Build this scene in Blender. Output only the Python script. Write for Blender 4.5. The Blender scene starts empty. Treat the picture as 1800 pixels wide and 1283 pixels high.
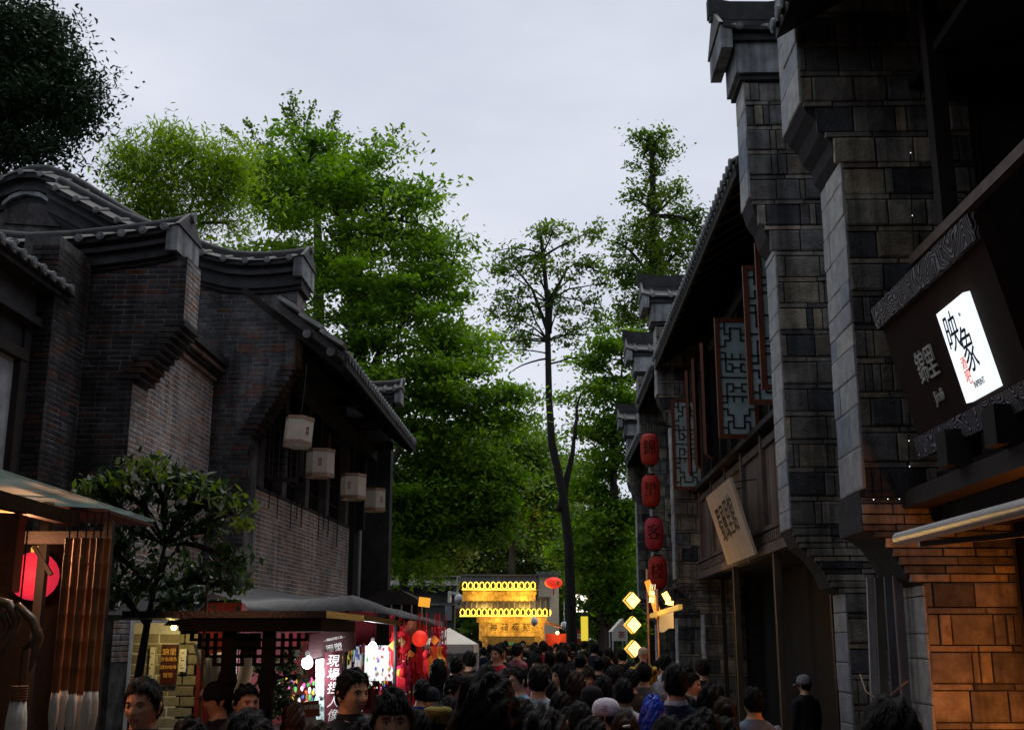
import bpy, math, random
import numpy as np
from mathutils import Matrix, Vector

random.seed(11)
S = bpy.context.scene
COL = S.collection

# ------------------------------------------------------------------ camera
EYE = 1.86
FPX = 2000.0                      # focal length in pixels of an 1800 px wide frame
PITCH = math.atan(478.5 / FPX)
YAW = math.atan(55 / FPX * math.cos(PITCH))
cam_d = bpy.data.cameras.new('camera')
cam_d.sensor_width = 36.0
cam_d.lens = 36.0 * FPX / 1800.0
cam_d.clip_start = 0.1
cam_d.clip_end = 3000
cam = bpy.data.objects.new('camera', cam_d)
COL.objects.link(cam)
cam.location = (0, 0, EYE)
cam.rotation_euler = (math.pi / 2 + PITCH, 0, YAW)
S.camera = cam

# ------------------------------------------------------------------ sky and sun (overcast, early evening)
SUN_EL, SUN_AZ = math.radians(68), math.radians(22)     # azimuth from +Y, clockwise
world = bpy.data.worlds.new('World')
S.world = world
world.use_nodes = True
nt = world.node_tree
nt.nodes.clear()
n_out = nt.nodes.new('ShaderNodeOutputWorld')
n_bg = nt.nodes.new('ShaderNodeBackground')
n_sky = nt.nodes.new('ShaderNodeTexSky')
n_sky.sky_type = 'NISHITA'
n_sky.sun_disc = False
n_sky.sun_elevation = SUN_EL
n_sky.sun_rotation = SUN_AZ
n_sky.dust_density = 3.0
n_tc = nt.nodes.new('ShaderNodeTexCoord')
n_map = nt.nodes.new('ShaderNodeMapping')
n_map.inputs['Scale'].default_value = (1.0, 1.0, 2.6)
n_noise = nt.nodes.new('ShaderNodeTexNoise')
n_noise.inputs['Scale'].default_value = 1.7
n_noise.inputs['Detail'].default_value = 5.0
n_noise.inputs['Roughness'].default_value = 0.55
n_ramp = nt.nodes.new('ShaderNodeValToRGB')
n_ramp.color_ramp.elements[0].position = 0.28
n_ramp.color_ramp.elements[0].color = (0.43, 0.465, 0.55, 1)
n_ramp.color_ramp.elements[1].position = 0.72
n_ramp.color_ramp.elements[1].color = (0.655, 0.675, 0.755, 1)
n_scale = nt.nodes.new('ShaderNodeVectorMath')
n_scale.operation = 'SCALE'
n_scale.inputs['Scale'].default_value = 11.0
n_mix = nt.nodes.new('ShaderNodeMixRGB')
n_mix.inputs['Fac'].default_value = 0.94                  # a closed cloud deck over the sky
L = nt.links.new
L(n_tc.outputs['Generated'], n_map.inputs['Vector'])
L(n_map.outputs['Vector'], n_noise.inputs['Vector'])
L(n_noise.outputs['Fac'], n_ramp.inputs['Fac'])
L(n_ramp.outputs['Color'], n_scale.inputs[0])
L(n_sky.outputs['Color'], n_mix.inputs['Color1'])
L(n_scale.outputs['Vector'], n_mix.inputs['Color2'])
L(n_mix.outputs['Color'], n_bg.inputs['Color'])
n_bg.inputs['Strength'].default_value = 0.1
L(n_bg.outputs['Background'], n_out.inputs['Surface'])

sun_d = bpy.data.lights.new('sun', 'SUN')
sun_d.energy = 1.5
sun_d.angle = math.radians(36)
sun_d.color = (1.0, 0.96, 0.90)
sun = bpy.data.objects.new('sun', sun_d)
COL.objects.link(sun)
sv = Vector((math.sin(SUN_AZ) * math.cos(SUN_EL), math.cos(SUN_AZ) * math.cos(SUN_EL), math.sin(SUN_EL)))
sun.rotation_euler = sv.to_track_quat('Z', 'Y').to_euler()
sun.location = sv * 60

S.view_settings.view_transform = 'Standard'
S.view_settings.look = 'None'
S.view_settings.exposure = 0.22
S.view_settings.gamma = 1.0
S.view_settings.use_curve_mapping = False
S.render.engine = 'CYCLES'
S.cycles.use_denoising = True
S.cycles.max_bounces = 6
S.cycles.diffuse_bounces = 3
S.cycles.glossy_bounces = 3
S.cycles.transmission_bounces = 4
S.cycles.transparent_max_bounces = 8
S.cycles.sample_clamp_indirect = 4.0
S.cycles.caustics_reflective = False
S.cycles.caustics_refractive = False

# ------------------------------------------------------------------ helpers
_cy, _sy, _cp, _sp = math.cos(YAW), math.sin(YAW), math.cos(PITCH), math.sin(PITCH)


def at(px, py, Y=None, X=None, Z=None):
    """A direction of view turned into a place at a known distance, side or height."""
    u, v = (px - 900) / FPX, (641.5 - py) / FPX
    d = Vector((_cy * u - _sy * _cp + _sy * _sp * v, _sy * u + _cy * _cp - _cy * _sp * v, _sp + _cp * v))
    t = Y / d.y if Y is not None else X / d.x if X is not None else (Z - EYE) / d.z
    return Vector((0, 0, EYE)) + d * t


WM = {}


def attach(o, parent, local=False):
    if parent is not None:
        o.parent = parent
        if not local:
            o.matrix_parent_inverse = WM.get(parent.name, Matrix()).inverted()


def tag(o, label=None, cat=None, group=None, kind=None):
    if label: o['label'] = label
    if cat: o['category'] = cat
    if group: o['group'] = group
    if kind: o['kind'] = kind
    return o


def thing(name, label, cat, loc=(0, 0, 0), group=None, rotz=0.0):
    o = bpy.data.objects.new(name, None)
    o.empty_display_size = 0.2
    COL.objects.link(o)
    o.location = loc
    o.rotation_euler = (0, 0, rotz)
    WM[o.name] = Matrix.Translation(Vector(loc)) @ Matrix.Rotation(rotz, 4, 'Z')
    return tag(o, label, cat, group)


def np_mesh(name, verts, faces):
    """verts (n,3) array, faces (m,k) array with one k."""
    verts = np.asarray(verts, dtype=np.float32)
    faces = np.asarray(faces, dtype=np.int32)
    m = bpy.data.meshes.new(name)
    m.vertices.add(len(verts))
    m.vertices.foreach_set('co', verts.ravel())
    k = faces.shape[1]
    m.loops.add(faces.size)
    m.loops.foreach_set('vertex_index', faces.ravel())
    m.polygons.add(len(faces))
    m.polygons.foreach_set('loop_start', np.arange(0, faces.size, k, dtype=np.int32))
    m.update(calc_edges=True)
    return m


def link(name, mesh, mat=None, parent=None, local=False):
    if mat is not None and not mesh.materials:
        for q in (mat if isinstance(mat, (list, tuple)) else [mat]):
            mesh.materials.append(q)
    o = bpy.data.objects.new(name, mesh)
    COL.objects.link(o)
    attach(o, parent, local)
    return o


class MB:
    def __init__(s):
        s.v, s.f, s.m = [], [], []

    def add(s, vs, fs, mi=0):
        b = len(s.v)
        s.v += [tuple(p) for p in vs]
        s.f += [tuple(i + b for i in f) for f in fs]
        s.m += [mi] * len(fs)
        return s

    def box(s, x0, x1, y0, y1, z0, z1, mi=0):
        return s.add([(x, y, z) for z in (z0, z1) for y in (y0, y1) for x in (x0, x1)],
                     [(0, 2, 3, 1), (4, 5, 7, 6), (0, 1, 5, 4), (2, 6, 7, 3), (0, 4, 6, 2), (1, 3, 7, 5)], mi)

    def obox(s, c, size, M=None, mi=0):
        M = M or Matrix.Identity(3)
        c = Vector(c)
        return s.add([c + M @ Vector((x * size[0] / 2, y * size[1] / 2, z * size[2] / 2)) for z in (-1, 1) for y in (-1, 1) for x in (-1, 1)],
                     [(0, 2, 3, 1), (4, 5, 7, 6), (0, 1, 5, 4), (2, 6, 7, 3), (0, 4, 6, 2), (1, 3, 7, 5)], mi)

    def bar(s, p, q, w, h, up=(0, 0, 1), mi=0):
        p, q = Vector(p), Vector(q)
        d = (q - p).normalized()
        a = d.cross(Vector(up))
        if a.length < 1e-4: a = d.cross(Vector((1, 0, 0)))
        a.normalize()
        b = a.cross(d)
        M = Matrix((d, a, b)).transposed()
        return s.obox((p + q) / 2, ((q - p).length, w, h), M, mi)

    def prism(s, poly, axis, a0, a1, mi=0):
        n = len(poly)
        def pt(u, v, a): return {'y': (u, a, v), 'x': (a, u, v), 'z': (u, v, a)}[axis]
        vs = [pt(u, v, a0) for u, v in poly] + [pt(u, v, a1) for u, v in poly]
        fs = [tuple(range(n)), tuple(range(2 * n - 1, n - 1, -1))]
        fs += [(i, i + n, (i + 1) % n + n, (i + 1) % n) for i in range(n)]
        return s.add(vs, fs, mi)

    def tube(s, pts, r, n=8, caps=True, mi=0):
        pts = [Vector(p) for p in pts]
        rs = r if isinstance(r, (list, tuple)) else [r] * len(pts)
        b = len(s.v)
        prev = None
        for i, p in enumerate(pts):
            d = (pts[min(i + 1, len(pts) - 1)] - pts[max(i - 1, 0)])
            d = d.normalized() if d.length > 1e-9 else Vector((0, 0, 1))
            if prev is None:
                a = d.cross(Vector((0, 0, 1)))
                if a.length < 1e-3: a = d.cross(Vector((1, 0, 0)))
            else:
                a = prev - d * prev.dot(d)
            a.normalize(); prev = a
            c = d.cross(a)
            for k in range(n):
                t = 2 * math.pi * k / n
                s.v.append(tuple(p + (a * math.cos(t) + c * math.sin(t)) * rs[i]))
        for i in range(len(pts) - 1):
            for k in range(n):
                s.f.append((b + i * n + k, b + i * n + (k + 1) % n, b + (i + 1) * n + (k + 1) % n, b + (i + 1) * n + k)); s.m.append(mi)
        if caps:
            s.f.append(tuple(b + k for k in reversed(range(n)))); s.m.append(mi)
            e = b + (len(pts) - 1) * n
            s.f.append(tuple(e + k for k in range(n))); s.m.append(mi)
        return s

    def lathe(s, prof, n=16, c=(0, 0, 0), mi=0, rib=0.0, ribs=0):
        b = len(s.v)
        for r, z in prof:
            for k in range(n):
                t = 2 * math.pi * k / n
                rr = r * (1 + (rib * math.cos(ribs * t) if ribs else 0))
                s.v.append((c[0] + rr * math.cos(t), c[1] + rr * math.sin(t), c[2] + z))
        for i in range(len(prof) - 1):
            for k in range(n):
                s.f.append((b + i * n + k, b + i * n + (k + 1) % n, b + (i + 1) * n + (k + 1) % n, b + (i + 1) * n + k)); s.m.append(mi)
        s.f.append(tuple(b + k for k in reversed(range(n)))); s.m.append(mi)
        e = b + (len(prof) - 1) * n
        s.f.append(tuple(e + k for k in range(n))); s.m.append(mi)
        return s

    def ball(s, c, r, n=12, m=8, mi=0):
        r = r if isinstance(r, (tuple, list)) else (r, r, r)
        b = len(s.v)
        for i in range(m + 1):
            p = math.pi * i / m
            for k in range(n):
                t = 2 * math.pi * k / n
                s.v.append((c[0] + r[0] * math.sin(p) * math.cos(t), c[1] + r[1] * math.sin(p) * math.sin(t), c[2] - r[2] * math.cos(p)))
        for i in range(m):
            for k in range(n):
                s.f.append((b + i * n + k, b + i * n + (k + 1) % n, b + (i + 1) * n + (k + 1) % n, b + (i + 1) * n + k)); s.m.append(mi)
        return s

    def xform(s, M):
        s.v = [tuple(M @ Vector(p)) for p in s.v]
        return s

    def mesh(s, name, mat=None, smooth=False):
        m = bpy.data.meshes.new(name)
        m.from_pydata(s.v, [], s.f)
        if mat is not None:
            for q in (mat if isinstance(mat, (list, tuple)) else [mat]):
                m.materials.append(q)
        if any(s.m):
            m.polygons.foreach_set('material_index', s.m)
        if smooth:
            m.polygons.foreach_set('use_smooth', [True] * len(m.polygons))
        m.update()
        return m

    def build(s, name, mat, parent=None, smooth=False, local=False):
        return link(name, s.mesh(name, mat, smooth), None, parent, local)


def copy_tree(o, parent=None):
    c = o.copy()
    COL.objects.link(c)
    if parent is not None:
        c.parent = parent
        c.matrix_parent_inverse = o.matrix_parent_inverse.copy()
    for ch in list(o.children):
        copy_tree(ch, c)
    return c


# ------------------------------------------------------------------ materials
MATS = {}


def mat(name, col, rough=0.75, var=0.3, scale=5.0, bump=0.2, bscale=None, spec=0.3, metal=0.0, col2=None, dirt=0.0, rand=None,
        emit=None, estr=0.0, trans=0.0, alpha=1.0, stretch=None, isl=False, coat=0.0, streak=0.0):
    """Procedural surface: noise-varied colour, optional random per piece (rand = list of colours), fine relief, stains."""
    if name in MATS:
        return MATS[name]
    m = bpy.data.materials.new(name)
    m.use_nodes = True
    t = m.node_tree
    b = t.nodes['Principled BSDF']
    lk = t.links.new
    geo = t.nodes.new('ShaderNodeNewGeometry')
    vec = geo.outputs['Position']
    if stretch:
        mp = t.nodes.new('ShaderNodeMapping')
        mp.inputs['Scale'].default_value = stretch
        lk(vec, mp.inputs['Vector'])
        vec = mp.outputs['Vector']
    nz = t.nodes.new('ShaderNodeTexNoise')
    nz.inputs['Scale'].default_value = scale
    nz.inputs['Detail'].default_value = 5
    nz.inputs['Roughness'].default_value = 0.62
    lk(vec, nz.inputs['Vector'])
    mx = t.nodes.new('ShaderNodeMixRGB')
    rp = t.nodes.new('ShaderNodeMapRange')
    rp.inputs['From Min'].default_value = 0.32
    rp.inputs['From Max'].default_value = 0.68
    lk(nz.outputs['Fac'], rp.inputs['Value'])
    lk(rp.outputs['Result'], mx.inputs['Fac'])
    c = Vector(col[:3])
    c2 = Vector(col2[:3]) if col2 else c * (1 + var)
    c1 = c if col2 else c * (1 - var)
    if rand:
        oi = t.nodes.new('ShaderNodeObjectInfo')
        ad = t.nodes.new('ShaderNodeMath'); ad.operation = 'ADD'
        fr = t.nodes.new('ShaderNodeMath'); fr.operation = 'FRACT'
        lk(oi.outputs['Random'], ad.inputs[0])
        if isl: lk(geo.outputs['Random Per Island'], ad.inputs[1])
        else: ad.inputs[1].default_value = 0.0
        lk(ad.outputs[0], fr.inputs[0])
        cr = t.nodes.new('ShaderNodeValToRGB')
        cr.color_ramp.interpolation = 'LINEAR'
        while len(cr.color_ramp.elements) < len(rand): cr.color_ramp.elements.new(0.5)
        for i, q in enumerate(rand):
            cr.color_ramp.elements[i].position = i / max(1, len(rand) - 1)
            cr.color_ramp.elements[i].color = (*q, 1)
        lk(fr.outputs[0], cr.inputs['Fac'])
        s1 = t.nodes.new('ShaderNodeVectorMath'); s1.operation = 'SCALE'; s1.inputs['Scale'].default_value = 1 - var
        s2 = t.nodes.new('ShaderNodeVectorMath'); s2.operation = 'SCALE'; s2.inputs['Scale'].default_value = 1 + var
        lk(cr.outputs['Color'], s1.inputs[0]); lk(cr.outputs['Color'], s2.inputs[0])
        lk(s1.outputs[0], mx.inputs['Color1']); lk(s2.outputs[0], mx.inputs['Color2'])
    else:
        mx.inputs['Color1'].default_value = (*c1, 1)
        mx.inputs['Color2'].default_value = (*c2, 1)
    colout = mx.outputs['Color']
    if dirt > 0:
        nd = t.nodes.new('ShaderNodeTexNoise')
        nd.inputs['Scale'].default_value = 0.9
        nd.inputs['Detail'].default_value = 6
        nd.inputs['Roughness'].default_value = 0.7
        lk(geo.outputs['Position'], nd.inputs['Vector'])
        r2 = t.nodes.new('ShaderNodeMapRange')
        r2.inputs['From Min'].default_value = 0.38; r2.inputs['From Max'].default_value = 0.62
        r2.inputs['To Min'].default_value = 1 - dirt; r2.inputs['To Max'].default_value = 1.0
        lk(nd.outputs['Fac'], r2.inputs['Value'])
        sc = t.nodes.new('ShaderNodeVectorMath'); sc.operation = 'SCALE'
        lk(colout, sc.inputs[0]); lk(r2.outputs['Result'], sc.inputs['Scale'])
        colout = sc.outputs[0]
    if streak > 0:
        mp2 = t.nodes.new('ShaderNodeMapping'); mp2.inputs['Scale'].default_value = (3.2, 3.2, 0.22)
        ns = t.nodes.new('ShaderNodeTexNoise'); ns.inputs['Scale'].default_value = 1.6; ns.inputs['Detail'].default_value = 5; ns.inputs['Roughness'].default_value = .65
        lk(geo.outputs['Position'], mp2.inputs['Vector']); lk(mp2.outputs['Vector'], ns.inputs['Vector'])
        r3 = t.nodes.new('ShaderNodeMapRange')
        r3.inputs['From Min'].default_value = 0.36; r3.inputs['From Max'].default_value = 0.56
        r3.inputs['To Min'].default_value = 1 - streak; r3.inputs['To Max'].default_value = 1.05
        lk(ns.outputs['Fac'], r3.inputs['Value'])
        sc2 = t.nodes.new('ShaderNodeVectorMath'); sc2.operation = 'SCALE'
        lk(colout, sc2.inputs[0]); lk(r3.outputs['Result'], sc2.inputs['Scale'])
        colout = sc2.outputs[0]
    lk(colout, b.inputs['Base Color'])
    b.inputs['Roughness'].default_value = rough
    b.inputs['Metallic'].default_value = metal
    b.inputs['Specular IOR Level'].default_value = spec
    if coat: b.inputs['Coat Weight'].default_value = coat
    if bump > 0:
        bn = t.nodes.new('ShaderNodeTexNoise')
        bn.inputs['Scale'].default_value = bscale or scale * 9
        bn.inputs['Detail'].default_value = 4
        lk(vec, bn.inputs['Vector'])
        bp = t.nodes.new('ShaderNodeBump')
        bp.inputs['Strength'].default_value = bump
        bp.inputs['Distance'].default_value = 0.02
        lk(bn.outputs['Fac'], bp.inputs['Height'])
        lk(bp.outputs['Normal'], b.inputs['Normal'])
    if emit:
        b.inputs['Emission Color'].default_value = (*emit, 1)
        b.inputs['Emission Strength'].default_value = estr
    if trans > 0:
        tr = t.nodes.new('ShaderNodeBsdfTranslucent')
        lk(colout, tr.inputs['Color'])
        ms = t.nodes.new('ShaderNodeMixShader')
        ms.inputs['Fac'].default_value = trans
        out = t.nodes['Material Output']
        lk(b.outputs['BSDF'], ms.inputs[1]); lk(tr.outputs['BSDF'], ms.inputs[2]); lk(ms.outputs['Shader'], out.inputs['Surface'])
    if alpha < 1:
        b.inputs['Alpha'].default_value = alpha
    MATS[name] = m
    return m


BRICK_OLD = mat('brick_old', (0.1, 0.1, 0.1), 0.85, 0.35, 14, 0.5, 90, 0.25, dirt=0.72, isl=True,  # sooty brick, darkened further to carry the shade of the fronts
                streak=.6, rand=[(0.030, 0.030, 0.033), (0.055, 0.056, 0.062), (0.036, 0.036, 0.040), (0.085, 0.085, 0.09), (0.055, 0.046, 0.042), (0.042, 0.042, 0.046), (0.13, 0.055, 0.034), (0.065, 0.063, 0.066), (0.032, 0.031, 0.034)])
BRICK_LIT = mat('brick_weathered_lit', (0.1, 0.1, 0.1), 0.85, 0.3, 14, 0.5, 90, 0.25, dirt=0.45, isl=True, streak=.45,  # brighter copy of the brick, street-side light put into its colour
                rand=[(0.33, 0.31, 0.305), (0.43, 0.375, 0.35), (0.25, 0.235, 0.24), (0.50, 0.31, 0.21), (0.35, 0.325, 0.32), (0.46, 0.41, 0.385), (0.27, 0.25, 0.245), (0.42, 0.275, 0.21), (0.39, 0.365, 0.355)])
MORTAR = mat('mortar', (0.72, 0.71, 0.70), 0.9, 0.2, 9, 0.3, dirt=0.4)  # kept very pale so that the street walls look lit
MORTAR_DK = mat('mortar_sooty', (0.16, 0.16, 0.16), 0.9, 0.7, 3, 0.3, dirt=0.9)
STONE = mat('stone_block', (0.1, 0.1, 0.1), 0.8, 0.4, 6, 0.6, 40, 0.3, dirt=0.5, isl=True, streak=.6,
            rand=[(0.08, 0.084, 0.09), (0.27, 0.26, 0.22), (0.06, 0.068, 0.085), (0.39, 0.345, 0.25), (0.15, 0.155, 0.16), (0.33, 0.31, 0.26), (0.045, 0.048, 0.06), (0.42, 0.36, 0.25), (0.11, 0.12, 0.135)])
STONE_PALE = mat('stone_edge', (0.1, 0.1, 0.1), 0.75, 0.25, 8, 0.35, 50, 0.3, dirt=0.3, isl=True,
                 rand=[(0.27, 0.29, 0.31), (0.36, 0.36, 0.35), (0.20, 0.23, 0.28), (0.42, 0.41, 0.37), (0.30, 0.31, 0.32)])
STONE_JOINT = mat('stone_joint', (0.022, 0.022, 0.025), 0.9, 0.4, 8, 0.3)
PLASTER = mat('grey_plaster', (0.27, 0.29, 0.30), 0.8, 0.35, 5, 0.25, dirt=0.6, streak=.6)
CORNICE = mat('dark_cornice', (0.034, 0.035, 0.038), 0.85, 0.4, 5, 0.3, dirt=0.5)
TILE = mat('grey_clay_tile', (0.1, 0.1, 0.1), 0.7, 0.3, 9, 0.4, 60, 0.35, dirt=0.45, isl=True,
           rand=[(0.060, 0.061, 0.062), (0.085, 0.086, 0.086), (0.042, 0.043, 0.045), (0.115, 0.115, 0.11), (0.066, 0.065, 0.066)])
TILE_END = mat('tile_end_disc', (0.17, 0.18, 0.185), 0.7, 0.4, 12, 0.4, dirt=0.4)
WOOD_DK = mat('dark_wood', (0.018, 0.013, 0.011), 0.6, 0.4, 6, 0.25, stretch=(1, 1, 0.25))
WOOD_BLK = mat('shade_black_wood', (0.008, 0.007, 0.0065), 0.8, 0.4, 6, 0.25)  # near black: the shade of recesses and eaves is put into the colour
WOOD_RED = mat('red_brown_wood', (0.115, 0.032, 0.016), 0.5, 0.35, 8, 0.2, stretch=(1, 1, 0.2))
WOOD_MID = mat('weathered_wood', (0.18, 0.13, 0.10), 0.75, 0.35, 7, 0.35, stretch=(1, 1, 0.15), dirt=0.5,
               rand=[(0.15, 0.105, 0.085), (0.10, 0.070, 0.058), (0.19, 0.135, 0.105), (0.12, 0.092, 0.078)])
WOOD_POST = mat('post_wood', (0.085, 0.058, 0.04), 0.7, 0.5, 8, 0.35, stretch=(1, 1, 0.15), dirt=0.5)
GLASS_PALE = mat('frosted_sky_pane', (0.30, 0.39, 0.40), 0.3, 0.25, 3, 0.0, spec=0.6)  # pale tint stands in for the sky reflected in the glass
BLACK = mat('black_metal', (0.012, 0.012, 0.013), 0.5, 0.2, 5, 0.0)
WHITE_PLASTIC = mat('white_plastic', (0.62, 0.63, 0.64), 0.4, 0.08, 5, 0.0)
GREY_METAL = mat('grey_metal', (0.38, 0.38, 0.40), 0.4, 0.2, 5, 0.1, metal=0.4)
INK = mat('black_ink', (0.012, 0.012, 0.014), 0.6, 0.1, 5, 0.0)
CARVED = None


def text_mesh(name, s, size, depth=0.004, shear=0.0):
    c = bpy.data.curves.new(name, 'FONT')
    c.body = s
    c.size = size
    c.align_x = 'CENTER'
    c.align_y = 'CENTER'
    c.extrude = depth
    c.shear = shear
    c.resolution_u = 3
    o = bpy.data.objects.new(name, c)
    COL.objects.link(o)
    dg = bpy.context.evaluated_depsgraph_get()
    m = bpy.data.meshes.new_from_object(o.evaluated_get(dg))
    bpy.data.objects.remove(o)
    bpy.data.curves.remove(c)
    m.name = name
    return m


def put_text(name, s, size, M, material, parent=None, depth=0.004, shear=0.0, local=False):
    """Lettering as thin raised strokes; M places its own x (reading) and y (up) axes."""
    m = text_mesh(name, s, size, depth, shear)
    m.transform(M)
    m.materials.clear()
    m.materials.append(material)
    return link(name, m, None, parent, local)


def frame3(o, x, y):
    """4x4 with x axis, y axis given, z out of the face."""
    x = Vector(x).normalized(); y = Vector(y); y = (y - x * y.dot(x)).normalized(); z = x.cross(y)
    return Matrix(((x.x, y.x, z.x, o[0]), (x.y, y.y, z.y, o[1]), (x.z, y.z, z.z, o[2]), (0, 0, 0, 1)))


def point_light(name, loc, power, color, radius, parent=None, local=False):
    d = bpy.data.lights.new(name, 'POINT')
    d.energy = power
    d.color = color
    d.shadow_soft_size = radius
    o = bpy.data.objects.new(name, d)
    COL.objects.link(o)
    o.location = loc
    attach(o, parent, local)
    return o


# ------------------------------------------------------------------ ground
g = MB(); g.add([(-800, -400, 0), (800, -400, 0), (800, 1500, 0), (-800, 1500, 0)], [(0, 1, 2, 3)])
tag(g.build('ground', mat('earth', (0.06, 0.055, 0.045), 0.95, 0.4, 1.5, 0.2)), kind='structure')
g = MB(); g.box(-4.6, 3.9, -12, 70, -0.05, 0.012)
pav = tag(g.build('street_pavement', mat('joint_sand', (0.06, 0.058, 0.055), 0.95)), kind='structure')
SLAB = mat('paving_slab', (0.1, 0.1, 0.1), 0.6, 0.3, 4, 0.3, 60, dirt=0.3, rand=[(0.09, 0.09, 0.092), (0.13, 0.13, 0.13), (0.11, 0.105, 0.10), (0.075, 0.078, 0.08)], isl=True)
slab_mesh = MB().add([(-.5, -.5, 0), (.5, -.5, 0), (.5, .5, 0), (-.5, .5, 0), (-.488, -.488, 1), (.488, -.488, 1), (.488, .488, 1), (-.488, .488, 1)],
                     [(4, 5, 6, 7), (0, 1, 5, 4), (1, 2, 6, 5), (2, 3, 7, 6), (3, 0, 4, 7)]).mesh('paving_slab', SLAB)
rest = MB()
k = 0
for j in range(60):
    y = 0.5 + j * 0.62
    off = (j % 2) * 0.45
    for i in range(10):
        x = -4.5 + off + i * 0.9
        if x > 3.5: continue
        zt = 0.012 + random.uniform(0.004, 0.010)
        if k < 120:
            o = link('paving_slab', slab_mesh, None, pav)
            o.location = (x + .44, y, 0.006); o.scale = (0.885, 0.605, zt)
        else:
            rest.box(x, x + 0.885, y - .3025, y + .3025, 0.006, zt + 0.006)
        k += 1
tag(rest.build('paving_course', SLAB, pav), kind='stuff')
# ------------------------------------------------------------------ brickwork
def unit_brick(name, material, cx=0.03, cz=0.11, n=4, jit=1.0):
    """A few slightly chipped variants of one piece."""
    return [_unit_brick(name, material, cx, cz, i, jit) for i in range(n)]


def _unit_brick(name, material, cx, cz, i, jit):
    rd = random.Random(100 + i)
    J = lambda x, y, z: (x, y, z) if y < .9 else (x + rd.uniform(-1, 1) * cx * .8 * jit, y + rd.uniform(-.12, .06) * jit, z + rd.uniform(-1, 1) * cz * .7 * jit)
    return MB().add([J(*q) for q in [(-.5, 0, -.5), (.5, 0, -.5), (.5, 0, .5), (-.5, 0, .5),
                     (-.5, .75, -.5), (.5, .75, -.5), (.5, .75, .5), (-.5, .75, .5),
                     (-.5 + cx, 1, -.5 + cz), (.5 - cx, 1, -.5 + cz), (.5 - cx, 1, .5 - cz), (-.5 + cx, 1, .5 - cz)]],
                    [(8, 9, 10, 11), (4, 5, 9, 8), (5, 6, 10, 9), (6, 7, 11, 10), (7, 4, 8, 11),
                     (0, 1, 5, 4), (1, 2, 6, 5), (2, 3, 7, 6), (3, 0, 4, 7)]).mesh(name, material)


UB_OLD = unit_brick('brick', BRICK_OLD)
UB_LIT = unit_brick('brick', BRICK_LIT)
UB_STONE = unit_brick('stone_block', STONE, 0.035, 0.06, 6)
UB_PALE = unit_brick('stone_block', STONE_PALE, 0.03, 0.05, 6)


def place_pieces(parent, name, restname, mesh, pieces, O, U, N, limit):
    """pieces: (u0,u1,v0,v1,proud) on the plane O + u*U + v*Z; the largest-showing ones first."""
    O, U, N = Vector(O), Vector(U).normalized(), Vector(N).normalized()
    Z = Vector((0, 0, 1))
    tpls = [[v.co.copy() for v in q.vertices] for q in mesh]
    fcs = [tuple(p.vertices) for p in mesh[0].polygons]
    rest = MB()
    for i, (u0, u1, v0, v1, pr) in enumerate(pieces):
        c = O + U * ((u0 + u1) / 2) + Z * ((v0 + v1) / 2) - N * 0.012
        a, b, d = U * (u1 - u0), N * (pr + 0.012), Z * (v1 - v0)
        if i < limit:
            o = bpy.data.objects.new(name, mesh[(i * 7 + i // 5) % len(mesh)])
            COL.objects.link(o)
            attach(o, parent)
            o.matrix_basis = Matrix(((a.x, b.x, d.x, c.x), (a.y, b.y, d.y, c.y), (a.z, b.z, d.z, c.z), (0, 0, 0, 1)))
        else:
            rest.add([c + a * q.x + b * q.y + d * q.z for q in tpls[i % len(tpls)]], fcs)
    if rest.v:
        tag(rest.build(restname, mesh[0].materials[0], parent), kind='stuff')


def brick_pieces(v0, v1, rows, Lb=0.235, H=0.058, g=0.009, seed=1):
    rd = random.Random(seed)
    out = []
    n = int((v1 - v0) / H)
    for r in range(n):
        v = v0 + r * H
        for (a, b) in rows(v + H / 2):
            x = a - (0.5 * Lb if r % 2 else 0.0) - rd.uniform(0, .02)
            while x < b - 0.01:
                ln = Lb * (rd.choice((1, 1, 1, .5)) if rd.random() < .25 else 1)
                x0, x1 = max(a, x + g / 2), min(b, x + ln - g / 2)
                if x1 - x0 > 0.03:
                    out.append((x0, x1, v + g / 2, v + H - g / 2, rd.uniform(0.002, 0.006)))
                x += ln
    return out


def brick_face(parent, O, U, N, v0, v1, rows, mesh=None, limit=300, seed=1, prio=None, **kw):
    ps = brick_pieces(v0, v1, rows, seed=seed, **kw)
    ps.sort(key=prio or (lambda p: -p[3]))
    place_pieces(parent, 'brick', 'brick_courses', mesh or UB_OLD, ps, O, U, N, limit)


# ------------------------------------------------------------------ curved tile caps that run along x
def interp(path, x):
    for (x0, z0), (x1, z1) in zip(path, path[1:]):
        if min(x0, x1) <= x <= max(x0, x1):
            return z0 + (z1 - z0) * (x - x0) / (x1 - x0)
    return path[-1][1] if x > path[-1][0] else path[0][1]


def band(path, y0, y1, d0, d1):
    return MB().prism([(x, z + d0) for x, z in path] + [(x, z + d1) for x, z in reversed(path)], 'y', y0, y1)


def barrel_tile(length, drop, r=0.045):
    """A half-round tile run from the ridge (y=0) out to the eave (y=-length) with its round end."""
    m = MB()
    n = 8
    vs = []
    for (y, z) in ((0, 0), (-length, -drop)):
        for k in range(n + 1):
            t = math.pi * k / n
            vs.append((r * math.cos(t), y, z + r * math.sin(t)))
    m.add(vs, [(k, k + 1, k + n + 2, k + n + 1) for k in range(n)])
    m.tube([(0, -length - 0.004, -drop + 0.004), (0, -length - 0.028, -drop + 0.002)], [r * 1.08, r * 1.02], 12, mi=1)
    m.tube([(0, -length - 0.028, -drop + 0.002), (0, -length - 0.034, -drop + 0.002)], [r * 0.7, r * 0.5], 10, mi=1)
    return m.mesh('roof_tile', [TILE, TILE_END])


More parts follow.
